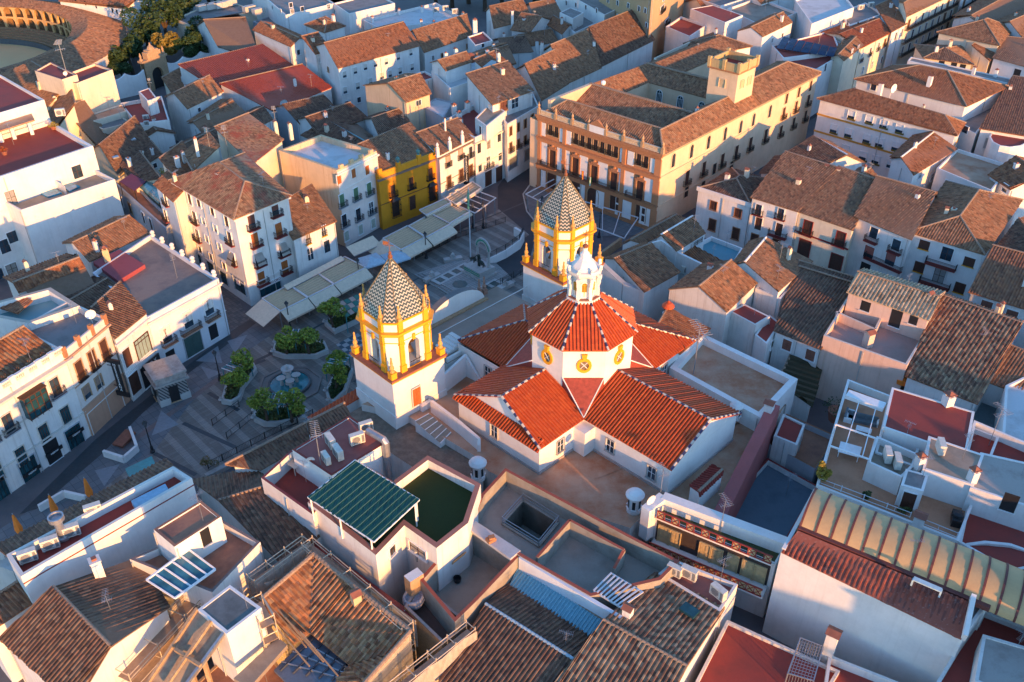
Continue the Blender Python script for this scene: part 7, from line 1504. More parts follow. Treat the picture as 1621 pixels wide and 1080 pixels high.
for i in range(8):
 for j in range(4):f=lambda u,v:A_.lerp(B_,u).lerp(D_.lerp(C_,u),v)+Vector((.15*math.sin(9*u+5*v),.15*math.cos(7*u),-.5*math.sin(math.pi*u)));b.add([f(i/8,j/4),f((i+1)/8,j/4),f((i+1)/8,(j+1)/4),f(i/8,(j+1)/4)])
part('sheet',b,NET,sl_)
scaffold('short scaffold tower beside the bright end wall of the building site',P(420,968,9),P(440,1002,9),5,11.5,1.4,1,3,None)
wallthing('theatre_wall','long salmon pink wall wedge between church terrace and blue court',[P(1226,640,9.0),P(1140,812,7.0)],0,1.4,plaster('salmon_pink_wall',(.42,.12,.11),.3,dcol=(.28,.08,.07)))
chimney(TOWNS[-1][0],P(1216,652,8.6),-.6,1.2,1.0,2)
rt,q=H('terrace_annex','walled flat roof with rust stained slab right of the church',[(1060,582),(1205,662),(1263,600),(1110,527)],8.4,'flat',CLEAN,floor=BROWNF,par=1.1,pt=.8);aerial(rt,1098,590,7.5,s=2.4)
H('terrace_annex','low tiled roof between the church and the walled flat roof',[(1042,528),(1076,558),(1119,522),(1058,500)],9.4,'shed3',CLEAN,WARM,rh=.8)
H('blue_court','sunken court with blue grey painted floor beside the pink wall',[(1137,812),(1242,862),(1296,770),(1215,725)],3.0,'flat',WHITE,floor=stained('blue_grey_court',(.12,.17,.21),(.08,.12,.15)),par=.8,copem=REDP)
H('yard_house','small red floored yard with tile coped wall behind the blue court',[(1213,700),(1290,742),(1325,690),(1245,655)],4.2,'flat',GREYP,floor=TERR,par=.8,copem=WARM)
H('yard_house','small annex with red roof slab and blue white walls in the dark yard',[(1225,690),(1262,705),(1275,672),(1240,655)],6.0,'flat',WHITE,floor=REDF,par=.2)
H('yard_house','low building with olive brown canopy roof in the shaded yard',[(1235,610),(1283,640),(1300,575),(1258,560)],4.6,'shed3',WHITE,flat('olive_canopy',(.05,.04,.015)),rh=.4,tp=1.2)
#right side
x54=lambda ox,oy,l:[(ox+x/5.4,oy+y/5.4)for x,y in l]
SH={'mats':(flat('brown_frame',(.35,.18,.10)),WOODD,WOODD)}
rt,q=H('town_house','blue white two storey house with hipped roof beside the palace side street',[(1106,298),(1188,324),(1213,283),(1158,266)],9.0,'hip',WHITE,DARK,over=-.2,rh=1.3,bnd=([0,1],[(8.6,.7,.25)],WHITE),wins=[(0,x54(1100,330,[(160,-25),(370,40)]),None,'w',1.3,1.6,SH),(0,x54(1100,330,[(150,140),(350,215)]),None,'w',1.3,2.2,SH)])
rt,q=H('town_house','blue white three storey house with red balconies under a big brown roof',[(1191,313),(1263,335),(1334,276),(1252,250)],10.6,'gable0',WHITE,OLD,rs=.8,rh=2.4,over=.3,wins=[(0,x54(1100,330,[(545,10),(735,45)]),None,'d',1.1,1.9,{'bal':1,'bd':.5}),(0,x54(1100,330,[(545,130),(720,180)]),None,'d',1.2,2.3,{'mats':(WPAINT,WOODD,WOODD)}),(0,x54(1100,330,[(512,255),(695,300)]),None,'w',1.3,1.6,SH)])
h_=wall_hit(q,0,1100+720/5.4,330+180/5.4);balcony(rt,(h_[0],h_[1],h_[2]-1.2),edge_frame(q,0)[4],3.2,.8)
rt,q=H('town_house','cream house with dark red window surrounds and air conditioners in the right centre',[(1264,335),(1349,364),(1384,297),(1334,278)],10.5,'gable0',CREAM,OLD,rs=.85,rh=2.4,over=.3,bnd=([0],[(6.9,.25,.12)],REDP),ck=2,chim=[(1307,275),(1325,280)],wins=[(0,x54(1100,330,[(965,165),(1245,260)]),None,'p',1.5,2.4,{'mats':(REDP,WOODD,WOODD),'bal':1,'bd':.6}),(0,x54(1100,330,[(935,345),(1205,470)]),None,'p',2.0,3.2,{'mats':(REDP,WOODD,WOODD)})])
rt,q=H('town_house','white house with brick red blinds and long balcony in the right centre',[(1355,343),(1441,378),(1480,313),(1392,290)],11.4,'gable0',WHITE,OLD,rs=.8,rh=2.2,over=.35,ck=2,chim=[(1450,320)],wins=[(0,x54(1100,330,[(1530,210)])+[(1419,388)],None,'W',1.4,1.9),(0,x54(1100,330,[(1490,375)])+[(1410,410)],None,'B',1.7,2.2,{'mats':(WPAINT,GLASS,flat('brick_blind',(.30,.11,.09)))}),(0,x54(1100,330,[(1455,510)]),None,'o',1.7,1.8)])
for px,py,w_ in((1399,418,6.5),(1380,382,2.2),(1417,399,2.2)):h_=wall_hit(q,0,px,py);balcony(rt,h_,edge_frame(q,0)[4],w_,.8)
rt,q=H('town_house','cream white house with arched yellow window trims and red balconies at the right',[(1442,368),(1556,402),(1614,318),(1500,290)],11.0,'hip',CLEAN,OLD,pitch=21,over=.4,ck=2,wins=[(0,[(1463,388),(1534,415)],None,'o',1.6,1.5,{'mats':(GOLD,WOODD,WOODD)}),(0,[(1499,402)],None,'d',1.7,2.2),(0,[(1455,423),(1519,456)],None,'o',1.6,1.8,{'mats':(GOLD,WOODD,WOODD)}),(0,[(1487,436)],None,'d',1.7,2.6)])
for px,py in((1490,420),(1480,450)):h_=wall_hit(q,0,px,py);balcony(rt,h_,edge_frame(q,0)[4],4.6,1.0,REDF)
H('town_house','dark brown roofed house behind the hipped white house',[(1215,285),(1240,300),(1330,255),(1290,240)][:0]or[(1205,275),(1235,292),(1262,262),(1228,250)],8.5,'gable1',WHITE,DARK)
H('town_house','dark roofed house with white verge lines below the block with ochre bands',[(1240,247),(1290,268),(1365,258),(1316,226)],10.5,'gable0',WHITE,DARK,rs=.6,capm=CLEAN)
H('town_house','small white stepped gables between brown roofs in the right centre',[(1335,288),(1362,300),(1388,282),(1362,268)],11,'gable1',WHITE,OLD,chim=[(1366,276)])
rt,q=H('apartment_block','long white apartment block with two ochre bands and rust roof',[(1299,157),(1512,214),(1524,196),(1354,142)],12.6,'hip',CLEAN,WARM,over=.5,pitch=24,bnd=([0,1],[(9.3,.35,.12),(5.7,.35,.12)],GOLD if 0 else flat('ochre_band',(.60,.30,.05))),wins=[(0,[(1348,182),(1376,190),(1399,197),(1424,204),(1320,204),(1343,211),(1372,220),(1392,226),(1418,232),(1338,236),(1366,247),(1386,253),(1410,260)],None,'b',1.5,1.7,{'mats':(WPAINT,GLASS,WPAINT)})])
for i,p_ in enumerate(((1348,189),(1376,196),(1399,203),(1424,211),(1320,211),(1343,218),(1372,227),(1392,233),(1418,239),(1366,254),(1386,260))):
 h_=wall_hit(q,0,*p_);b=MB();b.box((h_[0]+edge_frame(q,0)[3].x*.15,h_[1]+edge_frame(q,0)[3].y*.15,h_[2]-.15),(1.7,.3,.3),edge_frame(q,0)[4]);part('window_box',b,flat('mossy_box',(.16,.12,.02)),rt)
rt,q=H('apartment_block','higher white block with rust hipped roof and tall chimneys behind the banded block',[(1357,126),(1528,168),(1592,138),(1414,106)],14.2,'hip',CLEAN,WARM,over=.5,pitch=20,wins=[(0,[(1383,138)],None,'w',1.2,1.3)],ck=2,ch=2.4,cw=.8,chim=[(1391,152,14.2),(1469,140,15)])
dish(rt,1411,148,14.5,s=2.2)
H('apartment_block','narrow white wing with rust roof right of the higher white block',[(1508,175),(1528,205),(1560,190),(1592,140)][:0]or[(1500,190),(1545,212),(1592,150),(1560,140)],11.0,'flat',CLEAN,floor=GREYF,par=.3,wins=[(0,[(1528,205)],None,'B',1.6,1.4)])
H('boundary_wall','long white party wall with chimneys behind the higher white block',[(1437,96),(1640,142),(1645,134),(1442,90)],14.0,'flat',CLEAN,par=.2,chim=[(1540,118),(1575,122)],cat='wall')
rt,q=H('town_house','white house with large rust striped roof at the right edge',[(1553,204),(1680,225),(1700,160),(1598,143)],12.0,'shed2',CLEAN,WARM,rh=2.8,chim=[(1597,148)],wins=[(0,[(1566,228)],None,'h',1.6,2.0)])
H('round_house','white house with half round red parapeted roof room at the right edge',[P(1600+34*math.cos(a),216+17*math.sin(a),11.5)for a in[-(k*math.pi/6)for k in range(12)]],11.5,'flat',CLEAN,floor=REDF,par=.15,copem=CLEAN)
H('town_house','white house with red hipped roof below the banded block',[(1412,252),(1446,276),(1512,236),(1450,214)],10.4,'gable1',CLEAN,WARM,rs=.4,capm=CLEAN,wins=[(1,[(1456,277),(1475,280)],None,'w',1.2,1.4)])
H('town_house','white house with wide rosy flat roof behind parapets at the right',[(1483,266),(1570,302),(1600,262),(1515,235)],10.0,'flat',CLEAN,floor=BROWNF,par=.6,wins=[(0,[(1500,290)],None,'w',1,1)])
H('town_house','white house with red stepped roofs at the right edge',[(1567,278),(1600,300),(1680,290),(1640,256)],10.0,'gable0',CLEAN,WARM,rs=.5,wins=[(0,[(1592,298)],None,'b',1.3,1.4)])
H('town_house','dark brown roofs at the right edge below the red stepped roofs',[(1573,402),(1600,425),(1680,400),(1640,340)],9,'gable0',WHITE,DARK)
rt,q=H('town_house','blue white house with brown shutters under a wide rust brown roof at the right edge',[(1537,463),(1650,497),(1680,440),(1567,410)],10.2,'gable1' if 0 else 'shed2',WHITE,WARM,rh=2,wins=[(0,[(1561,485),(1601,500)],None,'g',1.5,1.8,{'mats':(WPAINT,WOODD,flat('brown_shutter',(.22,.09,.06)))})])
H('town_house','brown roofed house between pink terrace house and blue white house',[(1478,492),(1596,545),(1618,510),(1493,468)],9.6,'gable0',GREYP,OLD,rs=.5,rh=1.2,over=.2)
H('tiled_house','house with very large striped brown roof right of the pink house',[(1437,596),(1545,638),(1603,543),(1478,498)],8.8,'shed2',WHITE,tiles('striped_brown_tiles',[(.33,.17,.10),(.42,.26,.16),(.22,.10,.065),(.50,.34,.22),(.28,.12,.07)],(.40,.33,.26),.45),rh=3.0,over=.3,tp=.5)
H('tiled_house','small brown roof slope at the right edge below the striped roof',[(1549,598),(1660,640),(1680,600),(1580,560)],8.6,'shed2',WHITE,OLD,rh=1.5)
H('teal_yard','low teal painted flat roof behind the white terraces at the right',[(1440,606),(1545,672),(1600,700),(1640,690),(1650,640),(1545,620),(1480,590)],5.5,'flat',GREYP,floor=flat('teal_grey_floor',(.12,.17,.18)),par=.2)
H('town_house','bright white wall house at the right edge beside the teal flat roof',[(1592,610),(1585,720),(1700,760),(1700,560)],9.5,'flat',CLEAN,floor=WHITEF,par=.5)
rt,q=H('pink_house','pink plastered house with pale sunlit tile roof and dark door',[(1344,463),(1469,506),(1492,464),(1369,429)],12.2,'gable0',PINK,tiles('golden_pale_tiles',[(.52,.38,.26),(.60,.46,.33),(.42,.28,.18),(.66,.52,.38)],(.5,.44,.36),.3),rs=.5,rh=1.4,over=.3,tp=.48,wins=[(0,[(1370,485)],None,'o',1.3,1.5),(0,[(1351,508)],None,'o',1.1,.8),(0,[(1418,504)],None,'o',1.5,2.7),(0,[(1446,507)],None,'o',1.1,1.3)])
chimney(rt,P(1470,475,12.8),.5,.9,.7,2,PINK)
H('pink_terrace','high pink walled roof terrace with chimney in front of the pink house',[(1304,531),(1436,578),(1478,508),(1345,464)],10.0,'flat',PINK,floor=stained('pinkish_floor',(.40,.28,.24),(.32,.22,.18)),par=1.3,copem=plaster('cream_cope',(.72,.60,.50),.2))
chimney(TOWNS[-1][0],P(1373,545,9.0),.45,1.7,1.0,2,PINK)
v0,v1=P(1352,500,10.0),P(1389,515,10.0);wallthing('terrace_wall','inner parapet wall dividing the pink roof terrace',[P(1324,493,10.0),P(1386,521,10.0),P(1400,492,10.0)],8.7,.3,PINK,plaster('cream_cope',(.72,.60,.50),.2))
rt,q=H('tiled_house','large dark brown tiled roof left of the pink terrace',[(1228,524),(1298,552),(1345,466),(1262,440)],8.0,'shed2',WHITE,DARK,rh=2.6,over=.3,tp=.45,wins=[(0,[(1246,546),(1283,562)],None,'g',1.3,1.7,{'mats':(WPAINT,WOODD,flat('brown_shutter',(.22,.09,.06)))})])
H('tiled_house','narrow dark roof slope behind the large dark roof',[(1262,440),(1345,466),(1356,450),(1285,420)],8.6,'shed0',WHITE,DARK,rh=1.9,over=.1)
rt,q=H('white_gable_house','white house with brown gabled roof and rough blank gable behind the church',[(1062,462),(1151,495),(1200,452),(1160,418)][:0]or[(1060,459),(1150,494),(1196,450),(1112,420)],9.6,'gable1',DIRTY,OLD,rs=.5,pitch=26,over=.15)
H('white_gable_house','taller white house with brown roofs and mauve lean-to behind the church',[(1160,420),(1232,462),(1286,414),(1186,384)],10.2,'gable1',WHITE,OLD,rs=.25,rh=1.5,over=.1,capm=CLEAN)
H('annex','mauve glazed flat lean-to on the white house behind the church',[(1196,456),(1236,473),(1252,454),(1214,438)],9.2,'flat',WHITE,floor=flat('mauve_tiles',(.22,.05,.07),.35),par=.05)
H('annex','white annex with dark red flat roof behind the church terrace',[(1155,493),(1196,515),(1219,501),(1178,481)],8.6,'flat',DIRTY,floor=REDF,par=.05)
H('annex','low red roofed white annex beside the shaded yard',[(1195,530),(1214,545),(1236,512),(1218,498)],7.4,'flat',WHITE,floor=REDF,par=.05,wins=[(1,[(1221,545)],None,'g',1.1,1.2)])
H('teal_terrace','white house with bright teal roof terrace right of the palace',[(1082,396),(1160,420),(1176,393),(1126,374)],6.0,'flat',CLEAN,floor=stained('bright_teal_floor',(.13,.32,.38),(.10,.26,.31)),par=.7)
H('white_gable_house','small white gabled house with warm brown roof beside the teal terrace',[(1040,378),(1071,398),(1116,370),(1090,348)],8.4,'gable1',CLEAN,OLD,rs=.2,rh=1.0,over=.1,capm=CLEAN,wins=[(1,[(1104,383)],None,'w',2.8,1.1)])
H('white_gable_house','grey brown tiled house between the teal terrace and palace railing',[(986,388),(1018,387),(1092,350),(1055,346)],7.0,'shed2' if 0 else 'gable1',WHITE,OLD,rs=.4,rh=.8,over=.1)
H('tiled_house','brown tiled house directly right of the far bell tower',[(958,410),(1020,462),(1074,432),(1015,388)],7.6,'gable1',WHITE,OLD,rs=.25,rh=1.3,over=.2)
wallthing('party_wall','sloping white wall descending right of the far bell tower',[P(948,412,8.8),P(988,448,7.5),P(1016,458,7.2)],0,.8,CLEAN,GREYP)
wallthing('party_wall','ragged white party wall beside the small gabled house',[P(1017,388,8.0),P(1047,380,9.2),P(1075,400,8.2),P(1112,418,7.8)],0,.4,DIRTY,CLEAN)
H('tiled_house','low tile strip in front of the teal terrace',[(1070,404),(1110,424),(1158,422),(1092,392)],6.6,'shed2' if 0 else 'shed3',WHITE,WARM,rh=.5,over=.05)
wallthing('stone_wall','low sandstone boundary wall near the palace corner',[P(948,402,1.6),P(983,377,1.6)],0,.5,STONE)
DK=stained('deck_boards',(.52,.25,.14),(.42,.19,.10),.45,.65,.4)
rt,q=H('deck_house','white house with wooden roof deck, pergola and garden furniture',[(1292,768),(1518,857),(1582,692),(1342,600)],10.4,'flat',CLEAN,floor=DK,par=1.0)
H('rooftop_room','white rooftop room with stepped red flat roofs on the deck house',[(1397,676),(1530,722),(1543,652),(1412,613)],12.6,'flat',CLEAN,floor=REDF,par=.06,z0=9)
H('rooftop_room','white rooftop room with brown gravel roof and air conditioner on the deck house',[(1461,742),(1541,768),(1558,720),(1470,690)],12.8,'flat',CLEAN,floor=TANF,par=.06,z0=9)
H('rooftop_room','low white plant room with sunken air conditioners on the deck house',[(1373,731),(1428,756),(1462,722),(1388,690)],12.0,'flat',CLEAN,floor=TANF,par=.8,z0=9)
H('rooftop_room','small white doorway box with grey slab roof on the deck house',[(1426,768),(1462,778),(1470,752),(1434,742)],12.2,'flat',CLEAN,floor=GREYF,par=.05,z0=9,wins=[(0,[(1438,792)],None,'p',1.3,2.2)])
H('roof_terrace_house','white house with bright red roof terrace and half round wall right of the deck house',[(1518,858),(1600,905),(1720,880),(1700,790),(1542,752)],9.8,'flat',CLEAN,floor=REDF,par=.5)
H('rooftop_room','weathered slab roofed white room with door on the bright red terrace',[(1536,772),(1640,806),(1660,740),(1552,716)],12.6,'flat',CLEAN,floor=stained('weathered_slab',(.40,.36,.32),(.25,.20,.17)),par=.08,z0=9,wins=[(0,[(1598,796)],None,'o',1.4,2.3)])
H('roof_terrace_house','deep red terrace behind a long white parapet at the right edge',[(1530,715),(1640,748),(1660,715),(1542,665)],11.0,'flat',CLEAN,floor=REDF,par=1.2,z0=0)
H('rooftop_room','small white sunken yard walls between the red flat roofs and the plant room',[(1385,716),(1446,738),(1462,690),(1398,668)],11.4,'flat',CLEAN,floor=GREYF,par=1.0,z0=9)
H('rooftop_room','lower dark red slab roof step in front of the red flat roofs',[(1396,676),(1452,694),(1462,662),(1408,644)],12.0,'flat',CLEAN,floor=REDF,par=.3,z0=9)
wallthing('curved_wall','white half round wall below the bright red terrace',[P(1517,870,8.8),P(1530,862,9.3),P(1560,858,9.6),P(1600,862,9.6),P(1650,880,9.3)],4,.35,CLEAN)
chimney(rt,P(1499,640,12.6),.3,1.2,1.0,0,CLEAN);chimney(rt,P(1453,740,12),.3,1.4,.8,0,CLEAN);chimney(rt,P(1538,760,12.8),.3,1.2,.8,0,CLEAN);chimney(rt,P(1450,838,9.4),-.6,1.8,1.0,2,CLEAN)
aerial(TOWNS[-1][0],1570,692,11,s=1.4)
pg=root('white_pergola',P(1350,680,9.4),'slender white steel pergola frame over the roof deck seating','pergola')
pl=[P(1341,624,12.2),P(1323,672,12.2),P(1314,706,12.2)];pr2=[P(1400,645,12.2),P(1386,694,12.2),P(1378,728,12.2)]
for a_,c_ in zip(pl,pr2):b=MB();b.beam(a_,c_,.16);part('crossbeam',b,WPAINT,pg)
for s_ in(.35,.8):b=MB();b.beam(pl[0].lerp(pr2[0],s_),pl[2].lerp(pr2[2],s_),.1);part('rafter',b,WPAINT,pg)
for v in pl[1:]+pr2[1:]:b=MB();b.beam((v.x,v.y,9.4),v,.14);part('post',b,WPAINT,pg)
b=MB();b.beam(pl[0],pr2[0],1.3,.5);part('fascia_box',b,WPAINT,pg)
rt,q=H('town_house','white street house with pink roof terrace at the end of the palace',[(1240,96),(1293,110),(1350,76),(1320,62)],11.6,'flat',WHITE,floor=REDF,par=.4,wins=[(1,[(1330,96),(1342,90),(1318,132),(1330,126),(1341,120)],None,'d',1.0,2.0),(1,[(1306,107)],None,'d',1,1.8)])
rt,q=H('town_house','street house with row of solar panels on its red roof',[(1222,72),(1240,92),(1330,80),(1318,48)],12.2,'flat',CLEAN,floor=REDF,par=.3)
for k in range(7):
 u0,u1=k/7+.006,(k+1)/7-.006;A_,B_,C_,D_=P(1228,76,12.6),P(1320,90,12.6),P(1326,76,13.8),P(1240,58,13.8)
 p=[A_.lerp(B_,u0),A_.lerp(B_,u1),D_.lerp(C_,u1),D_.lerp(C_,u0)];b=MB();b.raw(p+[k_-Vector((0,0,.1))for k_ in p],[(0,1,2,3),(7,6,5,4),(0,4,5,1),(1,5,6,2),(2,6,7,3),(3,7,4,0)]);part('solar_panel',b,glass('solar_blue',(.015,.03,.07),.15),rt)
H('town_house','golden brown roofed street house right of the solar panels',[(1316,90),(1335,96),(1365,72),(1342,58)],12,'gable1',CREAM,OLD,rs=.5,rh=.8,wins=[(1,[(1348,84),(1358,78)],None,'d',.9,1.8)])
rt,q=H('town_house','street house with long smooth rust red roof in the upper right',[(1300,52),(1363,76),(1409,52),(1373,28)],11.8,'gable1',CREAM,REDT,rs=.45,rh=1.2,wins=[(1,[(1363,92),(1377,82),(1390,74),(1400,68)],None,'d',1.0,2.0,{'bal':1,'bd':.4,'slab':GREYP}),(1,[(1365,112),(1380,103),(1395,95)],None,'d',1.0,1.8)])
H('town_house','white gabled street house with orange striped roof in the upper right',[(1386,18),(1412,50),(1434,38),(1407,8)],12.5,'shed3',CLEAN,WARM,rh=1.2,wins=[(1,[(1417,58),(1427,52)],None,'d',1.0,2.0)])
rt,q=H('apartment_block','four storey street block with full length balconies in the upper right',[(1424,4),(1436,26),(1518,-14),(1480,-40)],14.5,'gable1',CREAM,OLD,rs=.5,rh=1.6,wins=[(1,8,[11,7.6,4.2],'d',1.3,2.3,{'long':(.01,.99),'bd':.9,'slab':STONE})])
H('apartment_block','farther street block with balconies at the very top right',[(1510,-20),(1522,-4),(1600,-50),(1570,-70)],13,'gable1',WHITE,OLD,rs=.5,wins=[(1,6,[9.5,6,2.8],'d',1.3,2.3,{'long':(.01,.99),'bd':.9,'slab':STONE})])
H('town_house','white box house with flat raspberry red roof behind the palace',[(1093,14),(1148,36),(1176,24),(1128,8)],15.5,'flat',CLEAN,floor=REDF,par=.1)
H('town_house','white house with brown roof and dish behind the palace tower',[(1084,70),(1136,84),(1188,74),(1128,54)],13.0,'hip',CLEAN,OLD,wins=[(0,[(1117,93)],None,'w',1.1,1.2)]);dish(TOWNS[-1][0],1124,72,14,s=1.6)
rt,q=H('town_house','white gabled house with golden roof behind the palace tower',[(1168,50),(1207,59),(1254,36),(1222,24)],14.0,'gable1',CLEAN,OLD,rs=.5,rh=1.6,over=.1,wins=[(1,[(1222,64),(1238,56)],None,'w',.9,1.0)],ck=1,chim=[(1237,34)])
H('town_house','white roof terraces with red floors behind the palace',[(1035,92),(1060,112),(1140,92),(1105,60)],13.6,'flat',CREAM,floor=REDF,par=1.0)
H('town_house','raspberry red terrace house beside the tan apartment block',[(1054,42),(1092,58),(1118,40),(1078,26)],13,'flat',CLEAN,floor=REDF,par=.5)
H('town_house','white terraced house with brown roof edge behind the raspberry red roof',[(1150,14),(1208,42),(1262,20),(1200,-4)],13,'flat',CLEAN,floor=TANF,par=.6)
H('town_house','tall white blank wall house at the top edge right of centre',[(1258,0),(1285,38),(1352,12),(1320,-30)],15,'flat',CLEAN,floor=WHITEF,par=.5)
rt,q=H('town_house','white house with rooftop air conditioners in the upper right',[(1328,20),(1345,40),(1398,22),(1370,4)],13,'flat',CLEAN,floor=GREYF,par=.4,wins=[(0,[(1342,36)],None,'o',1.0,1.1),(1,[(1358,38)],None,'o',.7,1.0)])
H('town_house','white house with brown roofs at the top edge left of the blank wall',[(1150,-14),(1205,6),(1260,-10),(1210,-40)],13,'gable1',CLEAN,OLD)
H('town_house','white house with flat grey roof at the top edge above the raspberry roof',[(1080,-10),(1140,10),(1190,-6),(1130,-40)],13,'flat',CLEAN,floor=GREYF,par=.6)
H('town_house','rust roofed house at the top edge near the tan apartment block',[(1085,4),(1118,20),(1150,6),(1110,-10)],11,'gable1',CLEAN,WARM)
rt,q=H('town_house','long brown roofed house with chimneys on the far right street',[(1487,52),(1580,72),(1602,46),(1548,34)],12,'gable1' if 0 else 'hip',CREAM,OLD,over=.5,chim=[(1545,36)])
rt,q=H('town_house','brown roofed house with covered gallery on the far right street',[(1450,72),(1463,88),(1537,100),(1545,80)][:0]or[(1450,72),(1464,92),(1538,102),(1520,74)],9.8,'hip',CREAM,OLD,over=.5,rh=1.2,wins=[(1,[(1491,98),(1510,103),(1524,106)],None,'o',1.3,1.2)])
H('town_house','white house with teal tarpaulin balcony under brown roofs at the far right',[(1538,82),(1566,96),(1592,76),(1560,62)],9.8,'shed3',CREAM,WARM,rh=1.4)
H('town_house','white house with brown door and striped brown roof at the right edge',[(1573,92),(1640,110),(1680,80),(1592,70)],10.5,'shed2',CLEAN,OLD,rh=1.6,wins=[(0,[(1610,116)],None,'o',1.6,1.8)])
H('town_house','very long brown roof running to the top right corner',[(1510,30),(1560,45),(1720,-30),(1650,-60)],12,'gable1',WHITE,OLD,rs=.5,chim=[(1532,22),(1600,0)])
H('town_house','golden brown roofed house at the right edge near the top',[(1570,40),(1620,62),(1700,30),(1640,6)],12,'gable1',CLEAN,OLD,rs=.5)
def outside(v):
 d=v-Vector((0,0,CAM_H));w=d.y*_ct-d.z*_st
 return w<5 or abs(FOC*d.x/w)>830 or 540-FOC*(d.y*_st+d.z*_ct)/w>1095
for x in range(-7,125,15):
 for y in range(4,110,15):
  z_=(18.5 if x<20 else 14.5)if y<60 else 9+rnd.random()*5;ring=[Vector((x+a_,y+b_))+Vector((1,0))*0 for a_,b_ in((-7,0),(0,-7),(7,0),(0,7))]
  if all(outside(Vector((*p,k)))for p in offset(ring,.6)for k in(0,z_+3))and(y>30 or x>60)and x-y<75:
   H('town_house','plain white tiled house in the streets beyond the lower right edge',ring,z_,'gable0',WHITE,OLD,group='houses beyond the lower right edge',tp=.7)  # unseen houses, added and given heights to block the low sun
gw=root('stone_gateway',P(255,135),'baroque sandstone gateway with pediment in a scalloped white wall','gateway');L_,R_=P(236,146),P(270,133);dx=(R_-L_);an=math.atan2(dx.y,dx.x);m=(L_+R_)/2;SQ=math_;Lw=dx.length
d_=dx.normalized();nn=Vector((d_.y,-d_.x,0));b=MB();a2,c2=(m-d_*Lw/2+nn*.4).to_2d(),(m+d_*Lw/2+nn*.4).to_2d();archwall(b,a2,c2,0,7.2,3.4,3.6,1.4);part('arch',b,STONE,gw)
b=MB();c3_=m+nn*-.3
for z,w,h in((7.2,Lw+.9,.5),(7.7,Lw*.6,1.6),(9.3,Lw*.42,.4)):b.box((c3_.x,c3_.y,z),(w,1.7,h),an)
b.lathe((c3_.x,c3_.y,9.7),[(1.0,0),(.7,.6),(.25,1.0),(.1,1.6)],8)
for s in(-1,1):v=c3_+d_*(Lw/2*s);b.lathe((v.x,v.y,7.7),[(.4,0),(.45,.3),(.2,.6),(.3,1.1),(.05,1.9)],8)
part('pediment',b,STONE,gw);b=MB();v=m-nn*.4;b.box((v.x,v.y,0),(3.4,.1,5.2),an);part('gate',b,IRON,gw)
def scallop(label,p0,p1,z,n,amp=1.0):
 a,c=P(*p0),P(*p1);rt=root('scalloped_wall',a,label,'wall');b=MB();N_=n*6;d=(c-a).normalized();s=Vector((-d.y,d.x,0))*.6
 for k in range(N_):
  u0,u1=k/N_,(k+1)/N_;z0,z1=[z-amp*math.sin(math.pi*((u*n)%1.0))if(u*n)%1.0 else z for u in(u0,u1)];p,q=a.lerp(c,u0),a.lerp(c,u1)
  f=lambda v,zz,o:(v.x+o.x,v.y+o.y,zz);O=Vector((0,0,0));b.add([f(p,0,O),f(q,0,O),f(q,z1,O),f(p,z0,O)]);b.add([f(q,0,s),f(p,0,s),f(p,z0,s),f(q,z1,s)]);b.add([f(p,z0,O),f(q,z1,O),f(q,z1,s),f(p,z0,s)])
 part('wall_body',b,CLEAN,rt)
scallop('scalloped white wall left of the stone gateway',(178,160),(236,146),5.6,2);scallop('scalloped white wall right of the stone gateway',(270,133),(352,108),5.6,3)
a_,b_,c_=[P(x,y,10.0).to_2d()for x,y in((138,44),(62,2),(20,105))]
def circ(a,b,c):
 d=2*(a.x*(b.y-c.y)+b.x*(c.y-a.y)+c.x*(a.y-b.y));s=lambda v:v.x*v.x+v.y*v.y
 return Vector(((s(a)*(b.y-c.y)+s(b)*(c.y-a.y)+s(c)*(a.y-b.y))/d,(s(a)*(c.x-b.x)+s(b)*(a.x-c.x)+s(c)*(b.x-a.x))/d))
O=circ(a_,b_,c_);RR=(a_-O).length;br=root('bullring',(O.x,O.y,0),'round stone bullring with two tiers of arcades and tiled ring roof','arena');n=64
pt=lambda r,k,z:Vector((O.x+r*math.cos(2*math.pi*k/n),O.y+r*math.sin(2*math.pi*k/n),z));r_=MB();w=MB()
for k in range(n):
 for r0,z0,r1,z1 in((RR+9,7.4,RR,10.0),(RR,10.0,RR-4.2,8.9)):
  p=[pt(r0,k,z0),pt(r0,k+1,z0),pt(r1,k+1,z1),pt(r1,k,z1)];tiled(r_,p,0,.6,.13,under=False)
 w.add([pt(RR+8.6,k,0),pt(RR+8.6,k+1,0),pt(RR+8.6,k+1,7.3),pt(RR+8.6,k,7.3)])
part('roof',r_,OLD,br);part('outer_wall',w,WHITE,br)
GOLDS=flat('golden_sandstone',(.62,.38,.16),.85,var=.35);ar=MB()
for k in range(n):
 for z0,z1 in((6.1,8.8),(3.3,5.9)):
  p,q=pt(RR-4.2,k+1,0),pt(RR-4.2,k,0);archwall(ar,p,q,z0,z1,(q-p).length*.78,z1-1.3,.5)
 ar.add([pt(RR-4.3,k+1,5.8),pt(RR-4.3,k,5.8),pt(RR-4.3,k,6.3),pt(RR-4.3,k+1,6.3)])
part('arcade',ar,GOLDS,br);bk=MB()
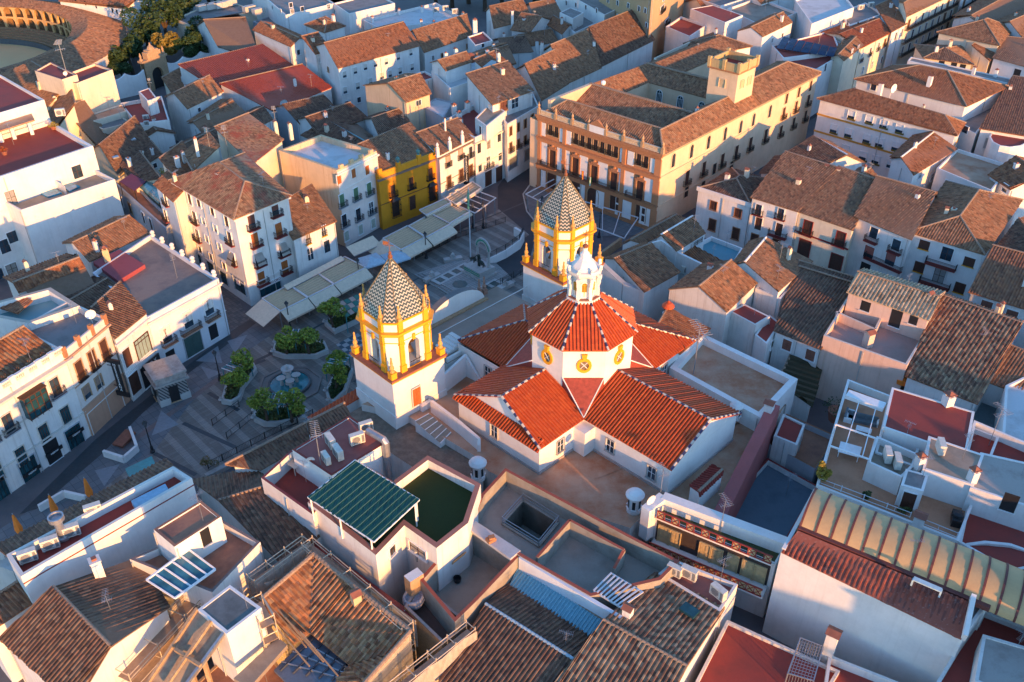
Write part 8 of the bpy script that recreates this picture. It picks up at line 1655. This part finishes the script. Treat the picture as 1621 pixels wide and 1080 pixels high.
for k in range(n):
 bk.add([pt(RR-.5,k+1,1.6),pt(RR-.5,k,1.6),pt(RR-.5,k,9.3),pt(RR-.5,k+1,9.3)]);bk.add([pt(RR-4,k,6),pt(RR-4,k+1,6),pt(RR-.5,k+1,6),pt(RR-.5,k,6)])
 for i in range(5):r0=RR-4.0-i*.95;bk.add([pt(r0-.9,k,3.3-i*.45),pt(r0-.9,k+1,3.3-i*.45),pt(r0,k+1,3.3-i*.45),pt(r0,k,3.3-i*.45)]);bk.add([pt(r0-.9,k+1,2.85-i*.45),pt(r0-.9,k,2.85-i*.45),pt(r0-.9,k,3.3-i*.45),pt(r0-.9,k+1,3.3-i*.45)])
part('seating',bk,flat('brown_sandstone',(.34,.20,.10),.85,var=.4),br)
bf=MB();bf.lathe((O.x,O.y,0),[(RR-9.6,0),(RR-9.6,1.4),(RR-9.9,1.4)][:2],48);bf=MB()
for k in range(n):bf.add([pt(RR-9.4,k+1,0),pt(RR-9.4,k,0),pt(RR-9.4,k,1.5),pt(RR-9.4,k+1,1.5)])
part('barrier',bf,flat('blue_grey_barrier',(.12,.13,.13)),br);sd_=MB();sd_.add([pt(RR-8,k,.03)for k in range(n)]);part('sand',sd_,stained('sand',(.85,.50,.22),(.76,.42,.18),.4,.7,.1),br)
TR=[(178,105,8,5,0),(205,95,9,6,0),(232,75,13,7,0),(262,60,15,8,0),(240,20,14,9,0),(290,40,13,8,1),(320,70,10,6,1),(300,88,9,6,0),(342,78,8,5,0),(190,112,6,4,1),(285,8,12,9,0),(330,4,11,9,0),(262,92,10,5,2)]
WH=['low round dark tree nearest the bullring roof','dark tree between bullring and gateway','tall dark tree just left of the gateway','tallest dark tree behind the gateway','dark tree high behind the park','dark tree before the pale ducts','dark bushy tree right of the gateway','dark tree above the scalloped wall','small dark tree at the right end of the scalloped wall','low green tree in front of the bullring roof','dark tree at the top edge left of the ducts','dark tree at the top edge above the grey hall','yellowing thin tree directly behind the gateway']
LAUT=leafmat('autumn_leaves',(.10,.08,.01),(.28,.20,.03))
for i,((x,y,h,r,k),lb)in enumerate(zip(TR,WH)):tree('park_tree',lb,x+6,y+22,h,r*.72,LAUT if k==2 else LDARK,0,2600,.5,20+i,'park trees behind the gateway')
tree('conifer','small dark green tree beside the white apartment block at the top',492,28,9,3.2,LMID,0,1500,.4,60)
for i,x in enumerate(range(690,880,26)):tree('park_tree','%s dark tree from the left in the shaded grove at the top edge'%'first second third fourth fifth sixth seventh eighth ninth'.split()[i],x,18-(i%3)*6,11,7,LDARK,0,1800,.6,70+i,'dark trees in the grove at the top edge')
tree('potted_conifer','small golden lit cypress on the corner of the wooden roof deck',1297,770,3.4,.9,LGOLD,9.4,1200,.16,90)
def shrub(label,px,py,z,r,h,leaf=LMID,seed=3,pot=True,cat='plant'):
 c=P(px,py,z);rt=root('potted_plant' if pot else 'shrub',c,label,cat)
 if pot:b=MB();b.lathe(c,[(r*.4,0),(r*.55,r*.7),(r*.45,r*.7)],10);part('pot',b,TERCAP,rt)
 b=MB();crown(b,(c.x,c.y,c.z+h*.65),r,r,h*.5,350,.14,seed,5);part('foliage',b,leaf,rt)
shrub('round clipped plant on the wooden roof deck near the white parapet',1368,790,9.4,.6,1.0,LMID,4);shrub('small shrub by the parapet at the far end of the wooden deck',1430,812,9.4,.7,.8,LMID,5);shrub('green plant on the curved white court house ledge behind the corner building',262,282,10,1.2,1.6,LGOLD,6)
shrub('red flowered plants on the left hotel terrace',8,245,16,.9,1.4,leafmat('red_flowers',(.05,.10,.02),(.5,.03,.02)),7);shrub('orange flowered shrub by the hotel penthouse wall',85,205,16,.9,1.2,LGOLD,8);shrub('palm like plant in the shaded yard right of the pink wall',1322,665,3,2.2,3.4,LDARK,9);shrub('weeds growing by the white wall near the long railing',333,740,.5,1.1,1.6,leafmat('dry_weeds',(.10,.07,.02),(.22,.16,.06)),10,False)
fb=MB();rr=random.Random(5)
for k in range(1800):u,v=rr.random(),rr.random();p=P(0+52*u,985-38*u+22*v,4.6+rr.random()*.5);a=Vector((rr.gauss(0,1),rr.gauss(0,1),rr.gauss(0,1))).normalized()*.22;d=a.cross(Vector((rr.gauss(0,1),1,rr.gauss(0,1)))).normalized()*.12;fb.add([p-a,p+d,p+a,p-d])
single('flower_bed',fb,[leafmat('yellow_flower_leaves',(.06,.09,.015),(.34,.30,.04))],'bed of yellow flowering ground cover at the bottom left edge','flower bed',kind='stuff',loc=tuple(P(20,975,4.6)))
def ac_mb():
 b=MB();b.box((0,0,.1),(1.25,.5,.95),0,0)
 for k in range(5):b.box((-.15,-.26,.25+k*.15),(.75,.03,.03),0,1)
 b.box((.45,-.255,.2),(.22,.02,.75),0,1);n=14;b.raw([(-.15+.34*math.cos(2*math.pi*k/n),-.256,.58+.34*math.sin(2*math.pi*k/n))for k in range(n)],[tuple(range(n))],1)
 for s in(-.5,.5):b.box((s,0,0),(.1,.5,.1),0,1)
 return b
ACM=shared('casing',ac_mb,[flat('cream_casing',(.66,.62,.54),.5),flat('grey_grille',(.20,.20,.20),.6)])
for px,py,z,a,s,lb in((150,815,11.2,.5,2.4,'air conditioner with sunlit yellow side, middle of the long roof terrace'),(82,868,11.2,.5,2.2,'air conditioner with yellow grille, left on the long roof terrace'),(47,888,11.2,.5,1.8,'blue grey air conditioner at the left end of the long roof terrace'),(115,848,11.2,.5,1.8,'grey duct unit between chimney and yellow grille unit on the long roof terrace'),(524,706,12.1,-1.0,1.4,'tall cream air conditioner left of the blue covers on the pink terrace'),(536,724,12.1,-1.0,1.3,'cream air conditioner in front of the blue covers on the pink terrace'),(517,732,12.1,-1.0,1.1,'small grey cooling box at the edge of the pink terrace'),(566,702,12.1,.5,2.2,'largest ochre sided cooling tower on the pink terrace'),(580,682,12.1,.5,1.2,'pale duct box at the corner of the pink terrace'),(1067,910,8,-.6,1.2,'white air conditioner at the left corner of the salmon terrace'),(1090,915,8,-.6,1.3,'bent white air conditioner frame on the salmon terrace'),(1136,945,8,-.9,1.6,'tall white air conditioner at the right end of the salmon terrace'),(670,884,7.4,.2,1.3,'air conditioner on the wall of the lawn house light well'),(1403,728,11.4,1.4,1.7,'left white air conditioner in the sunken plant room'),(1418,738,11.4,1.4,1.5,'right white air conditioner in the sunken plant room'),(1487,715,12.9,1.4,1.8,'white air conditioner on the brown gravel roof'),(1297,404,3.2,.4,1.3,'upper air conditioner on the cream house with red trim'),(1302,418,2.0,.4,1.4,'lower air conditioner on the cream house with red trim'),(97,184,18.2,.3,1.4,'air conditioner on the hotel penthouse roof'),(1085,432,5,.6,1.6,'grey cooling unit in the yard behind the teal terrace'),(232,190,9,.3,1.0,'air conditioner beside the white stair box'),(690,20,11,.4,1.6,'left cooling unit on the crowded white roofs at the top'),(705,17,11,.4,1.6,'middle cooling unit on the crowded white roofs at the top'),(720,22,11,.4,1.4,'right cooling unit on the crowded white roofs at the top'),(1362,16,13,.3,1.6,'left rooftop cooling unit in the upper right'),(1378,12,13,.3,1.6,'right rooftop cooling unit in the upper right')):
 c=P(px,py,z);rt=root('air_conditioner',c,lb,'air conditioner','rooftop air conditioners');o=bpy.data.objects.new('casing',ACM);COL.objects.link(o);o.parent=rt;s=min(s,1.3);o.scale=(s,s,s);o.rotation_euler=(0,0,a)
c=P(101,852,11.2);rt=root('steel_flue',c,'tall steel flue with cap on the long roof terrace','chimney');b=MB();b.lathe(c,[(.6,0),(.6,.3),(.4,.4),(.4,2.4),(.75,2.5),(.75,3.0),(.6,3.0),(.55,2.7)],14);part('flue',b,METAL,rt)
def table(label,px,py,z,w,d,a,mat,h=.75):
 c=P(px,py,z);rt=root('table',c,label,'table');b=MB();b.box((c.x,c.y,z+h),(w,d,.07),a);part('table_top',b,mat,rt)
 for sx in(-1,1):
  for sy in(-1,1):x,y=sx*w*.45,sy*d*.45;b=MB();b.box((c.x+x*math.cos(a)-y*math.sin(a),c.y+x*math.sin(a)+y*math.cos(a),z),(.09,.09,h),a);part('leg',b,mat,rt)
table('white dining table on the wooden roof deck',1343,720,9.4,2.3,1.9,-.45,WPAINT);table('low white coffee table before the grey sofa on the roof deck',1366,685,9.4,1.7,.9,-.45,WPAINT,.45);table('white washing shelf on the red sunken terrace',465,745,9.1,1.8,.9,-.7,flat('stained_shelf',(.5,.45,.38)),1.0);table('pale metal table under the green canopy',585,845,10.3,3.2,1.6,.6,METAL)
def sofa(label,px,py,z,w,a):
 c=P(px,py,z);rt=root('sofa',c,label,'sofa');co,si=math.cos(a),math.sin(a);G_=flat('grey_cushion',(.13,.16,.18),.9);pos=lambda x,y:(c.x+x*co-y*si,c.y+x*si+y*co)
 b=MB();b.box((*pos(0,0),z),(w,.9,.4),a);part('seat',b,G_,rt);b=MB();b.box((*pos(0,.38),z+.4),(w,.2,.5),a);part('backrest',b,G_,rt)
 for s in(-1,1):b=MB();b.box((*pos(s*w/2,0),z),(.2,.9,.65),a);part('armrest',b,WPAINT,rt)
sofa('long grey sofa under the white wall of the roof deck',1364,668,9.4,3.4,-.4);sofa('short grey sofa at the left end of the roof deck seating',1343,662,9.4,1.8,1.1)
b=MB();c=P(1512,826,9.4);b.box(c,(.9,1.8,.9),-.4);b.lathe((c.x,c.y,c.z+.9),[(.6,0),(.55,.3),(.2,.45)],10);single('covered_barbecue',b,[IRON],'black covered barbecue in the corner of the wooden deck','barbecue',loc=tuple(c))
railing('deck_railing','low white metal railing on the long parapet of the wooden deck',[P(1296,765,10.4),P(1440,820,10.4)],mat=WMETAL,H=.7,gap=3);railing('deck_railing','low white metal railing on the parapet right of the brick chimney',[P(1455,828,10.4),P(1514,852,10.4)],mat=WMETAL,H=.7,gap=3)
b=MB();c=P(1427,608,6.5);b.lathe(c,[(.4,0),(.9,.3),(.95,.9),(.3,1.2)],12);single('orange_canister',b,[ORANGE],'round orange canister on the pink house corner','canister',loc=tuple(c))
b=MB();c=P(1567,795,9.3);b.lathe(c,[(.3,0),(.55,.5),(.5,1.0),(.2,1.3),(.28,1.5)],12);single('amphora',b,[STONE],'brown amphora on the bright red terrace','amphora',loc=tuple(c))
#small things every roof and wall has
rd=random.Random(11)
def pipe_mb():
 b=MB();b.tube([(0,-.12,-1),(0,-.12,0)],.06,5);return b
for i,(rt,q,z)in enumerate(TOWNS):
 if len(q)!=4 or rt.get('group')or rt['category']!='building':continue
 a,d,L,n,an=edge_frame(q,0);ctr=sum(q,Vector((0,0)))/4;names=[k.name.split('.')[0]for k in bpy.data.objects if k.parent==rt]
 if 'roof' in names and 'chimney' not in names and L>5 and 'tiled_house' not in rt.name and ctr.y>90:
  for k in range(rd.choice((1,1,2))):
   p=ctr.lerp(q[rd.randrange(4)],rd.uniform(.2,.5));chimney(rt,(p.x,p.y,z+1.0),an,rd.choice((1.0,1.4)),rd.choice((.5,.7)),rd.choice((0,1,2)),rd.choice((WHITE,WHITE,CREAM)))
 if 'aerial' not in names and rd.random()<.55:
  p=ctr.lerp(q[2],rd.uniform(.1,.6));me=shared('aerial',aerial_mb,[METAL]);o=bpy.data.objects.new('aerial',me);COL.objects.link(o);o.parent=rt
  s=rd.uniform(.7,1.0);o.location=Vector((p.x,p.y,z+.6))-rt.location;o.rotation_euler=(0,0,rd.uniform(0,6));o.scale=(s,s,s)
 for e in(0,1):
  if rd.random()<.6:
   a,d,L,n,an=edge_frame(q,e);p=a+d*(L*rd.choice((.03,.97,.5)))+n*.0;H_=z-.3-rt.location.z
   if H_<3:continue
   me=shared(('downpipe',round(H_)),lambda:pipe_mb(),[flat('pipe_grey',(.45,.44,.42))]);o=bpy.data.objects.new('downpipe',me);COL.objects.link(o);o.parent=rt
   o.location=Vector((p.x,p.y,z-.3))-rt.location;o.rotation_euler=(0,0,an);o.scale=(1,1,H_)
